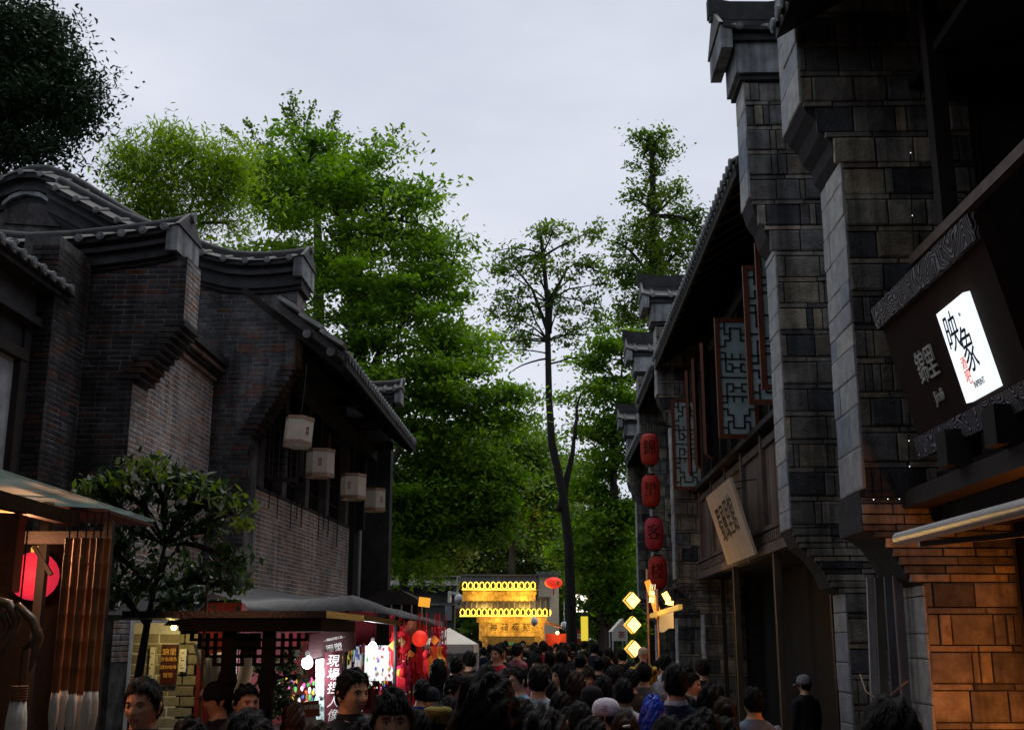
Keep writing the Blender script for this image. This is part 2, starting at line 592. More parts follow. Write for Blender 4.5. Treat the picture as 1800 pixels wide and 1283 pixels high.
def tile_cap(parent, path, yc, hw, rise=0.17, pitch=0.24, bands=((0.0, -0.10, -0.05), (-0.05, -0.20, -0.10), (-0.10, -0.30, -0.20)), ends=(False, True), back=True, rim=0.05):
    x0, x1 = path[0][0], path[-1][0]
    m = MB()
    vs, fs = [], []
    for x, z in path:
        vs += [(x, yc - hw, z), (x, yc, z + rise), (x, yc + hw, z), (x, yc, z - 0.05)]
    for i in range(len(path) - 1):
        a, b = 4 * i, 4 * i + 4
        fs += [(a, b, b + 1, a + 1), (a + 1, b + 1, b + 2, a + 2), (a + 2, b + 2, b + 3, a + 3), (a + 3, b + 3, b, a)]
    fs += [(0, 1, 2, 3), tuple(len(vs) - 4 + q for q in (3, 2, 1, 0))]
    m.add(vs, fs)
    roof = m.build('cap_roof', TILE, parent)
    up = [(x, z + rise) for x, z in path]
    r1 = band(up, yc - rim * 1.1, yc + rim * 1.1, -0.03, 0.035).build('ridge_course', CORNICE, roof)
    MB().tube([(x, yc, z + rise + 0.06) for x, z in path], rim, 8).build('ridge_roll', TILE, roof, smooth=True)
    for k, (dw, d0, d1) in enumerate(bands):
        band(path, yc - hw - dw, yc + hw + dw, d0, d1).build('cornice_course', CORNICE, parent)
    ln = math.hypot(hw, 0.0)
    tm = barrel_tile(hw, rise)
    n = max(1, int(abs(x1 - x0) / pitch))
    for i in range(n):
        x = x0 + (x1 - x0) * (i + 0.5) / n
        z = interp(path, x) + rise - 0.012
        for side in ((0, 1) if back else (0,)):
            o = bpy.data.objects.new('roof_tile', tm)
            COL.objects.link(o)
            attach(o, roof)
            o.location = (x, yc, z)
            o.rotation_euler = (0, 0, math.pi * side)
    for e, (xe, ze) in enumerate((path[0], path[-1])):
        if not ends[e]: continue
        sg = -1 if e == 0 else 1
        MB().prism([(yc - hw - 0.02, ze + 0.0), (yc + hw + 0.02, ze + 0.0), (yc + 0.03, ze + rise + 0.11), (yc - 0.03, ze + rise + 0.11)], 'x', xe + sg * 0.004, xe + sg * 0.05).build('verge_tile', TILE, roof)
        MB().tube([(xe + sg * 0.052, yc, ze + rise + 0.06), (xe + sg * 0.085, yc, ze + rise + 0.06)], 0.062, 12).build('ridge_end_disc', TILE_END, roof)
        MB().prism([(yc - hw + 0.02, ze - 0.30), (yc + hw - 0.02, ze - 0.30), (yc + hw - 0.02, ze - 0.01), (yc - hw + 0.02, ze - 0.01)], 'x', xe - sg * 0.10, xe + sg * 0.03).build('end_plate', PLASTER, parent)


def flat_profile(poly, z):
    """Smallest and largest x of polygon poly (x,z) at height z."""
    xs = []
    n = len(poly)
    for i in range(n):
        (xa, za), (xb, zb) = poly[i], poly[(i + 1) % n]
        if (za <= z < zb) or (zb <= z < za):
            xs.append(xa + (xb - xa) * (z - za) / (zb - za))
    return (min(xs), max(xs)) if len(xs) >= 2 else None


# ------------------------------------------------------------------ front brick house (left)
h1 = thing('brick_house', 'dark brick house with flared tile cap and corbelled gable, nearest on the left', 'house', (-5.0, 13.0, 0))
G1 = [(-6.9, 0), (-4.46, 0), (-4.46, 4.60)]
for i in range(10):
    G1 += [(-4.46 + 0.051 * (i + 1), 4.60 + 0.066 * i), (-4.46 + 0.051 * (i + 1), 4.60 + 0.066 * (i + 1))]
G1 += [(-3.95, 6.0), (-6.9, 6.0)]
gable = MB().prism(G1, 'y', 12.0, 12.5).build('gable_wall', MORTAR_DK, h1)
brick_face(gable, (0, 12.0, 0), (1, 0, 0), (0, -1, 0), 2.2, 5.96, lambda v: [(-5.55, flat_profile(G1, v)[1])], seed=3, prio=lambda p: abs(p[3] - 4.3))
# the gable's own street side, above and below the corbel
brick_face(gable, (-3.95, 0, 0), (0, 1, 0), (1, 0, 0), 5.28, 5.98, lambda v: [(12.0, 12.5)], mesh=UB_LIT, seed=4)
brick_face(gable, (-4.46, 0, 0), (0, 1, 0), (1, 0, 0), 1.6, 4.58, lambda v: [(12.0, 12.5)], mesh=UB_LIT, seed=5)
for i in range(10):
    MB().box(-4.46 + 0.051 * (i + 1) - .20, -4.46 + 0.051 * (i + 1) + 0.02, 11.982, 12.52, 4.60 + 0.066 * i + 0.004, 4.60 + 0.066 * i + 0.058).build('corbel_course', BRICK_OLD, gable)
cap1 = [(-6.9, 6.30), (-6.4, 6.18), (-5.9, 6.13), (-5.4, 6.15), (-4.9, 6.20), (-4.5, 6.25), (-4.25, 6.29), (-4.06, 6.33)]
tile_cap(h1, cap1, 12.25, 0.42, 0.16, 0.235, bands=((-0.03, -0.06, 0.0), (-0.10, -0.12, -0.06), (-0.06, -0.17, -0.12), (-0.12, -0.26, -0.17), (-.09, -.31, -.26), (-.14, -.36, -.31)))
# street wall behind the gable with its brick cornice
W1 = MB().box(-6.9, -4.60, 12.5, 15.45, 0, 5.6).build('street_wall', MORTAR, h1)
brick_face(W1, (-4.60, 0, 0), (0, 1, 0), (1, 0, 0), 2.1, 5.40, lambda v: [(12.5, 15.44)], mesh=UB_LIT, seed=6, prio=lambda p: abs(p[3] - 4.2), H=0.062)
for k, (dx, z0, z1) in enumerate(((0.05, 5.34, 5.405), (0.10, 5.405, 5.47), (0.15, 5.47, 5.535), (0.21, 5.535, 5.64))):
    MB().box(-4.7, -4.60 + dx, 12.51, 15.44, z0 + .003, z1 - .003).build('cornice_course', CORNICE if k % 2 else BRICK_LIT, h1)
MB().prism([(-6.9, 6.0), (-4.45, 5.645), (-4.45, 5.70), (-6.9, 6.1)], 'y', 12.5, 15.4).build('roof', TILE, h1)

# rear curved wall crest above the front house
h3 = thing('crested_wall', 'curved grey tile crest of a rear wall showing above the nearest roof', 'wall', (-7.0, 17.0, 0))
c3 = [(at(px, py, Y=17).x, at(px, py, Y=17).z - 0.30) for px, py in ((-60, 345), (-20, 322), (22, 303), (55, 291), (85, 291), (118, 302), (150, 320), (190, 346), (235, 374), (270, 392))]
MB().prism([(x, z - 0.2) for x, z in c3] + [(c3[-1][0], 0), (c3[0][0], 0)], 'y', 16.85, 17.15).build('wall_body', MORTAR_DK, h3)
tile_cap(h3, c3, 17.0, 0.45, 0.20, 0.30, bands=((-0.03, -0.08, 0.0), (-0.16, -0.20, -0.08), (-0.12, -0.26, -0.20), (-0.24, -0.42, -0.26)), ends=(False, True))
arch = [(at(px, py, Y=16.8).x, at(px, py, Y=16.8).z) for px, py in ((8, 366), (25, 352), (50, 345), (75, 350), (110, 372))]
MB().prism(arch + [(x, z + 0.07) for x, z in reversed(arch)], 'y', 16.70, 16.85).build('arched_moulding', PLASTER, h3)
MB().prism([(arch[0][0], arch[0][1] - .25)] + arch + [(arch[-1][0], arch[-1][1] - .25)], 'y', 16.80, 16.85).build('arch_infill', BRICK_OLD, h3)

# carved screen wall at the left edge of the view
h4 = thing('screen_wall', 'dark framed screen wall with pale swallow relief at the left edge', 'wall', (-5.4, 10.5, 0))
sx = -5.26
MB().box(-5.9, sx - 0.06, 8.2, 11.95, 0, 5.55).build('wall_body', MORTAR_DK, h4)
MB().box(-5.9, sx + 0.02, 8.2, 10.85, 3.2, 4.55).build('relief_panel', mat('pale_plaster', (0.30, 0.32, 0.345), 0.85, 0.25, 4, 0.3, dirt=0.4), h4)
MB().box(sx - .1, sx + 0.09, 10.85, 10.97, 2.6, 4.66).build('panel_frame', WOOD_DK, h4)
MB().box(sx - .1, sx + 0.10, 8.2, 10.98, 4.55, 4.66).build('panel_frame', WOOD_DK, h4)
MB().box(sx - .1, sx + 0.05, 10.97, 11.12, 2.6, 5.2).build('panel_frame', CORNICE, h4)
MB().box(sx - .1, sx + 0.02, 8.2, 11.3, 4.66, 4.95).build('lintel', CORNICE, h4)
MB().box(sx - .1, sx + 0.14, 8.2, 11.3, 4.95, 5.03).build('lintel_moulding', CORNICE, h4)
MB().box(sx - .1, sx + 0.06, 8.2, 11.3, 5.04, 5.30).build('frieze', mat('frieze_stone', (0.06, 0.064, 0.066), 0.85, 0.4, 6, 0.5, dirt=0.5), h4)
MB().box(sx - .1, sx + 0.26, 8.2, 11.45, 5.31, 5.38).build('eave_board', CORNICE, h4)
MB().prism([(sx + .30, 5.385), (sx + .30, 5.42), (sx - .5, 5.80), (sx - .5, 5.38)], 'y', 8.2, 11.5).build('screen_roof', TILE, h4)
bt = barrel_tile(0.75, 0.34, 0.05)
for i in range(14):
    o = link('roof_tile', bt, None, h4)
    o.location = (sx - 0.42, 8.35 + i * 0.225, 5.74); o.rotation_euler = (0, 0, math.pi / 2)
brick_face(h4, (0, 11.13, 0), (1, 0, 0), (0, -1, 0), 2.6, 5.9, lambda v: [(-5.30, -5.02)], seed=8, limit=120)
MB().box(-5.4, -5.02, 11.14, 11.98, 0, 5.95).build('return_wall', MORTAR_DK, h4)
brick_face(h4, (-5.02, 0, 0), (0, 1, 0), (1, 0, 0), 2.6, 5.9, lambda v: [(11.14, 11.98)], seed=9, limit=150)
INKBLUE = mat('relief_ink', (0.018, 0.028, 0.045), 0.6, 0.5, 8, 0.3)


def blade(m, p, q, w, x, thick=0.03):
    """A tapered raised stroke on the plane x=const from p to q (y,z)."""
    (y0, z0), (y1, z1) = p, q
    dy, dz = y1 - y0, z1 - z0
    l = math.hypot(dy, dz); ny, nz = -dz / l * w, dy / l * w
    ym, zm = y0 + dy * .45, z0 + dz * .45
    m.add([(x, y0, z0), (x, ym + ny, zm + nz), (x, y1, z1), (x, ym - ny, zm - nz), (x + thick, ym, zm)], [(0, 4, 1), (1, 4, 2), (2, 4, 3), (3, 4, 0)])


sw = MB()
px = sx + 0.021
for p, q, w in (((10.42, 4.02), (10.50, 3.72), .05), ((10.44, 4.05), (10.36, 4.42), .05), ((10.42, 4.02), (10.22, 4.25), .045), ((10.50, 3.76), (10.62, 3.50), .02), ((10.50, 3.76), (10.57, 3.48), .018), ((10.40, 4.04), (10.50, 4.12), .03)):
    blade(sw, p, q, w, px)
sw.build('swallow_relief', INKBLUE, h4)
fl = MB()
rd = random.Random(5)
for i in range(46):
    y, z = rd.uniform(10.05, 10.78), rd.uniform(2.75, 3.3)
    a = rd.uniform(0.3, 2.8); l = rd.uniform(.12, .26)
    blade(fl, (y, z), (y + l * math.cos(a), z + l * math.sin(a)), l * .28, px + 0.0, rd.uniform(.02, .05))
fl.build('flower_relief', INKBLUE, h4)

# ------------------------------------------------------------------ second brick house with the wide lantern eave
h2 = thing('eaved_brick_house', 'long brick house with deep dark eave hung with paper lanterns', 'house', (-4.6, 18.5, 0))
G2 = [(-7.2, 0), (-4.06, 0), (-4.06, 4.60)]
for i in range(13):
    G2 += [(-4.06 + 0.0445 * (i + 1), 4.60 + 0.076 * i), (-4.06 + 0.0445 * (i + 1), 4.60 + 0.076 * (i + 1))]
G2 += [(-3.48, 6.75), (-7.2, 6.75)]
gable2 = MB().prism(G2, 'y', 15.5, 16.0).build('gable_wall', MORTAR_DK, h2)
brick_face(gable2, (0, 15.5, 0), (1, 0, 0), (0, -1, 0), 2.0, 6.7, lambda v: [(-5.35, flat_profile(G2, v)[1])], seed=13, prio=lambda p: abs(p[3] - 5.7) + (0 if p[0] > -5.0 else 1), H=0.066, mesh=unit_brick('brick', mat('brick_gable', (0.1, 0.1, 0.1), 0.85, 0.35, 14, 0.5, 90, 0.25, dirt=0.6, isl=True, streak=.7, rand=[(0.075, 0.077, 0.084), (0.11, 0.113, 0.122), (0.055, 0.057, 0.064), (0.16, 0.162, 0.17), (0.09, 0.084, 0.084), (0.17, 0.078, 0.055), (0.12, 0.122, 0.13), (0.065, 0.064, 0.07)])))
brick_face(gable2, (-3.48, 0, 0), (0, 1, 0), (1, 0, 0), 5.60, 6.70, lambda v: [(15.5, 16.0)], mesh=UB_LIT, seed=14)
for i in range(13):
    MB().box(-4.06 + 0.0445 * (i + 1) - .20, -4.06 + 0.0445 * (i + 1) + 0.025, 15.48, 16.02, 4.60 + 0.076 * i + .004, 4.60 + 0.076 * i + 0.066).build('corbel_course', BRICK_OLD, gable2)
cap2 = [(-7.2, 8.3), (-6.2, 7.75), (-5.6, 7.50), (-5.15, 7.33), (-4.8, 7.19), (-4.5, 7.11), (-4.2, 7.08), (-3.9, 7.09), (-3.6, 7.12), (-3.42, 7.15)]
tile_cap(h2, cap2, 15.75, 0.45, 0.17, 0.30, bands=((-0.03, -0.07, 0.0), (-0.11, -0.14, -0.07), (-0.06, -0.20, -0.14), (-0.13, -0.33, -0.20), (-.10, -.39, -.33), (-.15, -.45, -.39)))
MB().prism([(x, z - .43) for x, z in cap2[3:]] + [(-3.48, 6.70), (-5.15, 6.70)], 'y', 15.53, 15.97).build('gable_top', MORTAR_DK, h2)
# street wall, slightly turned
u2 = Vector((-3.74 + 4.04, 22.0 - 16.0, 0)).normalized()
n2 = Vector((u2.y, -u2.x, 0))
o2 = Vector((-4.04, 16.0, 0))
wl = 6.05


def P2(u, d, z):
    q = o2 + u2 * u + n2 * d
    return (q.x, q.y, z)


def slab2(name, u0, u1, d0, d1, z0, z1, material, parent):
    return MB().add([P2(u, d, z) for z in (z0, z1) for d in (d0, d1) for u in (u0, u1)],
                    [(0, 2, 3, 1), (4, 5, 7, 6), (0, 1, 5, 4), (2, 6, 7, 3), (0, 4, 6, 2), (1, 3, 7, 5)]).build(name, material, parent)


W2 = slab2('street_wall', 0, wl, -0.4, 0, 0, 3.90, MORTAR, h2)
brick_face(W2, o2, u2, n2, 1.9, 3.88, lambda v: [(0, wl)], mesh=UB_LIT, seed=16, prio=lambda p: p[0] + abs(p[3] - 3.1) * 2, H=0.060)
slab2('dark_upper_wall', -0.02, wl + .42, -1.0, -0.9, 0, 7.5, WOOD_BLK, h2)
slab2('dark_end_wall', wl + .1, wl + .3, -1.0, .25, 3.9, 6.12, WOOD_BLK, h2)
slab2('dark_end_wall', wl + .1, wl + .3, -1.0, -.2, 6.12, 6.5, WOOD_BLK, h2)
slab2('wall_coping', 0, wl, -0.42, 0.02, 3.90, 3.95, CORNICE, h2)
for k, u in enumerate((0.25, 1.45, 2.85, 4.3, 5.9)):
    slab2('pier', u - .12, u + .12, -0.30, -0.02, 3.95, 5.7, mat('grey_pier', (0.11, 0.10, 0.095), 0.85, 0.3, 6, 0.3, dirt=0.4), h2)
for u in np.arange(0.5, 5.9, 0.16):
    slab2('window_bar', u, u + .028, -0.2, -0.17, 3.95, 5.5, WOOD_BLK, h2)
for z in (4.25, 4.6, 4.95, 5.3):
    slab2('window_rail', 0.4, 5.8, -0.21, -0.16, z, z + 0.03, WOOD_BLK, h2)
slab2('far_column', wl, wl + 0.42, -0.45, 0.10, 0, 5.65, mat('pier_brick', (0.026, 0.026, 0.028), 0.85, 0.4, 8, 0.4, dirt=0.5), h2)
MB().tube([P2(wl + .46, .12, 0), P2(wl + .46, .12, 5.6)], 0.035, 8).build('downpipe', GREY_METAL, h2)
# deep eave roof
EZ, EX = 5.66, -2.72
sl = 0.80
yr0, yr1 = 15.15, 22.6


def EXy(y): return EX + (y - 15.0) * 0.018


rf = MB()
vs = []
for y in (yr0, yr1):
    vs += [(EXy(y), y, EZ), (EXy(y) - 1.05, y, EZ + 1.05 * sl), (EXy(y) - 1.05, y, EZ + 1.05 * sl - 0.16), (EXy(y), y, EZ - 0.10)]
roof2 = rf.add(vs, [(0, 1, 5, 4), (1, 2, 6, 5), (2, 3, 7, 6), (3, 0, 4, 7), (3, 2, 1, 0), (4, 5, 6, 7)]).build('eave_roof', TILE, h2)
MB().prism([(EX - 1.05, EZ + 1.05 * sl - .15), (EX - 1.05, EZ + 1.05 * sl), (-7.2, EZ + 1.75), (-7.2, EZ + 1.6)], 'y', 16.0, yr1).build('upper_roof', TILE, h2)
bt2 = barrel_tile(1.05, 1.05 * sl, 0.06)
drip = MB().prism([(-0.07, 0.0), (0.07, 0.0), (0.05, -0.06), (0, -0.10), (-0.05, -0.06)], 'y', -0.02, 0.0).mesh('drip_tile', TILE_END)
for i in range(32):
    y = yr0 + 0.10 + i * 0.232
    o = link('roof_tile', bt2, None, roof2)
    o.location = (EXy(y) - 1.02, y, EZ + 1.05 * sl - 0.01); o.rotation_euler = (0, 0, math.pi / 2)
    if i < 31:
        o = link('drip_tile', drip, None, roof2)
        o.location = (EXy(y) + 0.03, y + 0.116, EZ - 0.0); o.rotation_euler = (0, 0, math.pi / 2)
# verge tiles stepping up the near end of the roof
vt = MB().box(-0.19, 0.19, -0.16, 0.16, -0.02, 0.035).mesh('verge_tile', mat('pale_verge_tile', (0.26, 0.27, 0.26), 0.75, 0.3, 8, 0.4, dirt=0.3))
for i in range(3):
    o = link('verge_tile', vt, None, roof2)
    o.location = (EX - 0.15 - i * 0.30, yr0 - 0.02, EZ + 0.15 * sl + i * 0.30 * sl + 0.07); o.rotation_euler = (0, math.atan(sl) - 0.12, 0)
for x, z in ((EX - .18, EZ + .02), (EX - .52, EZ + .28)):
    MB().tube([(x, yr0 - .01, z), (x, yr0 - .05, z)], 0.06, 12).build('verge_disc', TILE_END, roof2)
MB().bar((EX + .01, yr0, EZ - .12), (EXy(yr1) + .01, yr1, EZ - .12), 0.05, 0.13).build('fascia_board', WOOD_BLK, roof2)
for i in range(16):
    y = yr0 + 0.15 + i * 0.48
    MB().bar((EXy(y) - 0.02, y, EZ - 0.20), (EXy(y) - 1.5, y, EZ - 0.20 + 1.48 * sl), 0.07, 0.09).build('rafter', WOOD_BLK, roof2)
MB().bar((-3.45, 15.9, 5.35), (-3.35, 22.3, 5.35), 0.16, 0.22).build('eave_beam', WOOD_DK, h2)
for y in (17.9, 20.1, 22.2):
    MB().bar((-4.0, y, 5.5), (-2.95, y, 5.55), 0.12, 0.16).build('bracket_arm', WOOD_DK, h2)
# open lattice shutter under the eave and short hanging wires
sh = MB()
for x0, x1, z0, z1 in ((-4.02, -3.97, 4.05, 5.05), (-3.52, -3.47, 4.05, 5.05), (-4.02, -3.47, 4.05, 4.11), (-4.02, -3.47, 5.0, 5.05)):
    sh.box(x0, x1, 16.3, 16.36, z0, z1)
for i in range(5):
    sh.box(-3.93 + i * .09, -3.915 + i * .09, 16.315, 16.345, 4.1, 5.0)
for i in range(8):
    sh.box(-3.98, -3.5, 16.318, 16.342, 4.2 + i * .1, 4.212 + i * .1)
sh.build('shutter_lattice', WOOD_DK, h2)
for i, u in enumerate((0.5, 0.95, 1.7, 2.05, 2.35, 3.5, 3.85, 4.2, 4.9)):
    a = Vector(P2(u, 0.03, 3.96)); l = 0.28 + 0.1 * ((i * 7) % 3)
    MB().tube([a, a + Vector((0, .01, -l * .6)), a + Vector((0.0, -.01, -l))], 0.009, 5).build('hanging_wire', BLACK, h2)
# pier at the far end of the eave, its little tiled head above the roof
pier = thing('end_pier', 'small tiled pier head rising beyond the lantern eave', 'pier', (-3.2, 23.0, 0))
pp = at(682, 690, Y=23.0)
MB().box(pp.x - .9, pp.x + .12, 22.8, 23.2, 0, pp.z - .25).build('pier_body', CORNICE, pier)
tile_cap(pier, [(pp.x - 1.2, pp.z + .03), (pp.x - .5, pp.z - .02), (pp.x + .1, pp.z), (pp.x + .27, pp.z + .04)], 23.0, 0.30, 0.15, 0.2, bands=((0.0, -.08, 0), (-.06, -.16, -.08), (-.1, -.26, -.16)))

# ------------------------------------------------------------------ hexagonal paper lanterns under the eave
PAPER = mat('lantern_paper', (0.60, 0.54, 0.45), 0.8, 0.10, 5, 0.1, trans=0.35, dirt=0.12)
PAPER_BAND = mat('lantern_band', (0.30, 0.20, 0.14), 0.8, 0.2, 6, 0.1, trans=0.2)
INKR = mat('red_ink', (0.16, 0.03, 0.025), 0.7, 0.2, 6, 0.0)


def hex_lantern(px, py, Y, w, label, rot, marks, tilt=0.0):
    c = at(px, py, Y=Y)
    r, h = w / 2, w * 0.98
    t = thing('hexagonal_lantern', label, 'lantern', c, 'paper lanterns under the brick eave', rot)
    t.rotation_euler[1] = tilt
    def hexa(rr, z0, z1):
        m = MB()
        m.add([(rr * math.cos(math.pi / 3 * k), rr * math.sin(math.pi / 3 * k), z) for z in (z0, z1) for k in range(6)],
              [(k, (k + 1) % 6, (k + 1) % 6 + 6, k + 6) for k in range(6)])
        return m
    for k in range(6):
        a0, a1 = math.pi / 3 * k, math.pi / 3 * (k + 1)
        p0, p1 = (r * math.cos(a0), r * math.sin(a0)), (r * math.cos(a1), r * math.sin(a1))
        m = MB().add([(p0[0], p0[1], -h / 2), (p1[0], p1[1], -h / 2), (p1[0], p1[1], h / 2), (p0[0], p0[1], h / 2)], [(0, 1, 2, 3)])
        m.build('paper_panel', PAPER, t, local=True)
        cx, cy = (p0[0] + p1[0]) / 2, (p0[1] + p1[1]) / 2
        M = frame3((cx * 1.012, cy * 1.012, 0), (p1[0] - p0[0], p1[1] - p0[1], 0), (0, 0, 1))
        s, off = marks[k % len(marks)]
        if s:
            put_text('inscription', '\n'.join(s), w * 0.15, M @ Matrix.Translation((off * w, 0, 0)), INK if k % 2 else INKR, t, 0.001, local=True)
    hexa(r * 1.03, -h / 2 - .005, -h / 2 + .055).build('bottom_band', PAPER_BAND, t, local=True)
    hexa(r * 1.03, h / 2 - .045, h / 2 + .005).build('top_band', PAPER_BAND, t, local=True)
    MB().tube([(0, 0, h / 2), (0.01, 0, h / 2 + .25), (0, 0, h / 2 + .75)], 0.006, 5).build('cord', BLACK, t, local=True)
    MB().bar((-r, 0, h / 2), (r, 0, h / 2), .015, .015).build('top_spreader', WOOD_DK, t, local=True)
    return t


hex_lantern(525, 760, 14.7, 0.385, 'tilted pale lantern highest and nearest under the brick eave', 0.95, (('', 0), ('風調', 0), ('', 0)), 0.10)
hex_lantern(563, 815, 16.4, 0.41, 'paper lantern with pink and green script, second under the eave', 0.16, (('', 0), ('花好月圓', .05), ('春江', .1), ('', 0), ('詩酒', 0), ('', 0)))
hex_lantern(621, 856, 18.2, 0.41, 'paper lantern with black script and sketched branch, third under the eave', 0.02, (('', 0), ('', 0), ('', 0), ('', 0), ('錦里', -.1), ('', 0)))
hex_lantern(659, 879, 20.6, 0.41, 'lowest and farthest paper lantern, against the trees under the eave', 0.75, (('', 0), ('古街', .05), ('', 0)))
# ------------------------------------------------------------------ stone piers of the right-hand row
def at_plane(px, py, O, N):
    a = at(px, py, Y=10.0) - Vector((0, 0, EYE))
    o = Vector((0, 0, EYE)); N = Vector(N)
    return o + a * ((Vector(O) - o).dot(N) / a.dot(N))


PIER = [(3.9, 0), (3.10, 0), (3.10, 2.30), (2.96, 2.36), (2.90, 2.52), (2.78, 2.68), (2.66, 2.78), (2.585, 2.95), (2.585, 6.04), (2.50, 6.16), (2.46, 6.34),
        (2.38, 6.46), (2.34, 6.62), (2.33, 8.05), (3.9, 8.05)]
PIER2 = [(3.95, 0), (3.12, 0), (3.12, 2.28), (3.0, 2.34), (2.92, 2.50), (2.84, 2.62), (2.74, 2.70), (2.66, 2.72), (2.66, 3.05), (2.70, 3.06), (2.70, 6.02), (2.64, 6.10), (2.62, 6.22),
         (2.54, 6.30), (2.50, 6.42), (2.42, 6.50), (2.385, 6.58), (2.36, 8.3), (3.95, 8.3)]


def block_rows(poly, v0, v1, u1, seed, thin_below=None):
    rd = random.Random(seed)
    out = []
    v = v0
    k = 0
    while v < v1 - 0.03:
        if thin_below and v < thin_below:
            h = rd.choice((0.055, 0.07, 0.085))
        else:
            h = 0.245 if k % 2 == 0 else 0.055
        h = min(h, v1 - v)
        sp = flat_profile(poly, v + h / 2)
        if sp:
            x, e = sp[0], min(sp[1], u1)
            while x < e - 0.02:
                if h > 0.15:
                    w = rd.choice((0.30, 0.38, 0.26, 0.10, 0.06, 0.07, 0.34))
                else:
                    w = rd.uniform(0.25, 0.5)
                x1 = min(x + w, e)
                if e - x1 < 0.05: x1 = e
                out.append((x + .006, x1 - .006, v + .005, v + h - .005, rd.uniform(0.010, 0.030)))
                x = x1
        v += h
        k += 1
    return out


def stone_pier(name, label, poly, Y0, Y1, seed, near, cap=True, top=8.05, group=None):
    t = thing(name, label, 'pier', (3.2, Y0, 0), group)
    body = MB().prism(poly, 'y', Y0, Y1).build('pier_body', STONE_JOINT, t)
    ps = block_rows(poly, 0.6, 2.30, 3.88, seed)
    ps += block_rows(poly, 2.30, 3.0, 3.88, seed + 1, 3.0)
    ps += block_rows(poly, 3.0, top - .02, 3.88, seed + 2)
    place_pieces(body, 'stone_block', 'stone_courses', UB_STONE, ps, (0, Y0, 0), (1, 0, 0), (0, -1, 0), 300)
    # street side: pale stones that also carry its sky light in their colour
    rd = random.Random(seed + 5)
    segs = [(poly[i], poly[i + 1]) for i in range(len(poly) - 1) if abs(poly[i][0] - poly[i + 1][0]) < 0.06 and poly[i + 1][1] - poly[i][1] > 0.4 and poly[i][0] < 3.5]
    for (xa, za), (xb, zb) in segs:
        ps = []
        v = za + 0.01
        while v < zb - 0.05:
            h = min(rd.choice((0.30, 0.26, 0.36, 0.20)), zb - v)
            cut = Y0 + (Y1 - Y0) * rd.choice((0.35, 0.6, 0.72, 1.0))
            ps.append((Y0 - .012, cut - .004, v + .004, v + h - .004, rd.uniform(.008, .02)))
            if cut < Y1 - .05: ps.append((cut + .004, Y1, v + .004, v + h - .004, rd.uniform(.004, .014)))
            v += h
        place_pieces(body, 'stone_block', 'stone_courses', UB_PALE, ps, ((xa + xb) / 2, 0, 0), (0, 1, 0), (-1, 0, 0), 120)
    MB().box(3.9 if cap else 3.95, 7.0, Y0 + .02, Y1 - .02, 0, top + .6).build('gable_wall', STONE_JOINT, t)  # plain near-black wall, its shade put into the colour
    if cap:
        z = top
        for k, (dx, h) in enumerate(((0.05, .07), (0.09, .38), (0.14, .09))):
            MB().box(2.33 - dx, 3.9, Y0 - dx, Y1 + dx, z + .002, z + h - .002).build('cornice_course', (PLASTER if k == 1 else CORNICE), t)
            z += h
        hw = (Y1 - Y0) / 2 + 0.20
        tile_cap(t, [(2.10, z + .10), (2.25, z + .06), (2.6, z + .045), (3.1, z + .07), (3.9, z + .16)], (Y0 + Y1) / 2, hw, 0.26, 0.36, bands=((0.0, -.04, 0.0),), ends=(True, False), rim=0.06)
        band([(2.0, z + .52), (2.25, z + .46), (2.7, z + .45), (3.2, z + .49), (3.9, z + .60)], (Y0 + Y1) / 2 - .07, (Y0 + Y1) / 2 + .07, -0.10, 0.14).build('upturned_ridge', CORNICE, t)
    return t


stone_pier('stone_pier', 'massive stone gable pier beside the lit sign, nearest on the right', PIER2, 9.6, 10.35, 40, True, cap=False, top=8.3)
stone_pier('stone_pier', 'stone gable pier just behind the nearest one, by the lattice shutters', PIER, 12.0, 12.5, 50, True, group='stone gable piers')
stone_pier('stone_pier', 'stone gable pier beside the string of red lanterns', PIER, 22.5, 23.0, 60, False, group='stone gable piers')
stone_pier('stone_pier', 'stone gable pier behind the red lanterns, against the tree', PIER, 27.0, 27.5, 70, False, group='stone gable piers')
far_pier = stone_pier('stone_pier', 'small farthest stone gable pier above the diamond lanterns', PIER, 36.0, 36.5, 80, False, group='stone gable piers')

# ------------------------------------------------------------------ long shop house with shutters (between the second and third pier)
FRET = [(0, 1, 1, 1), (1, 0, 1, 2), (1, 2, 2, 2), (2, 1, 2, 3), (2, 1, 3, 1), (2, 0, 2, .0), (2, 3, 1, 3), (1, 3, 1, 4), (0, 4, 1, 4), (0, 3, .0, 3),
        (0, 6, 2.2, 6), (1, 5, 1, 8), (0, 5, 1, 5), (1, 8, 2.2, 8), (2.2, 8, 2.2, 6.8), (2.2, 6.8, 1.6, 6.8), (2.2, 5.2, 2.2, 6), (2.2, 7.4, 3, 7.4), (0, 9, 3, 9), (2.2, 6, 3, 6)]
LATTICE = mat('lattice_wood', (0.022, 0.018, 0.016), 0.6, 0.3, 6, 0.1)


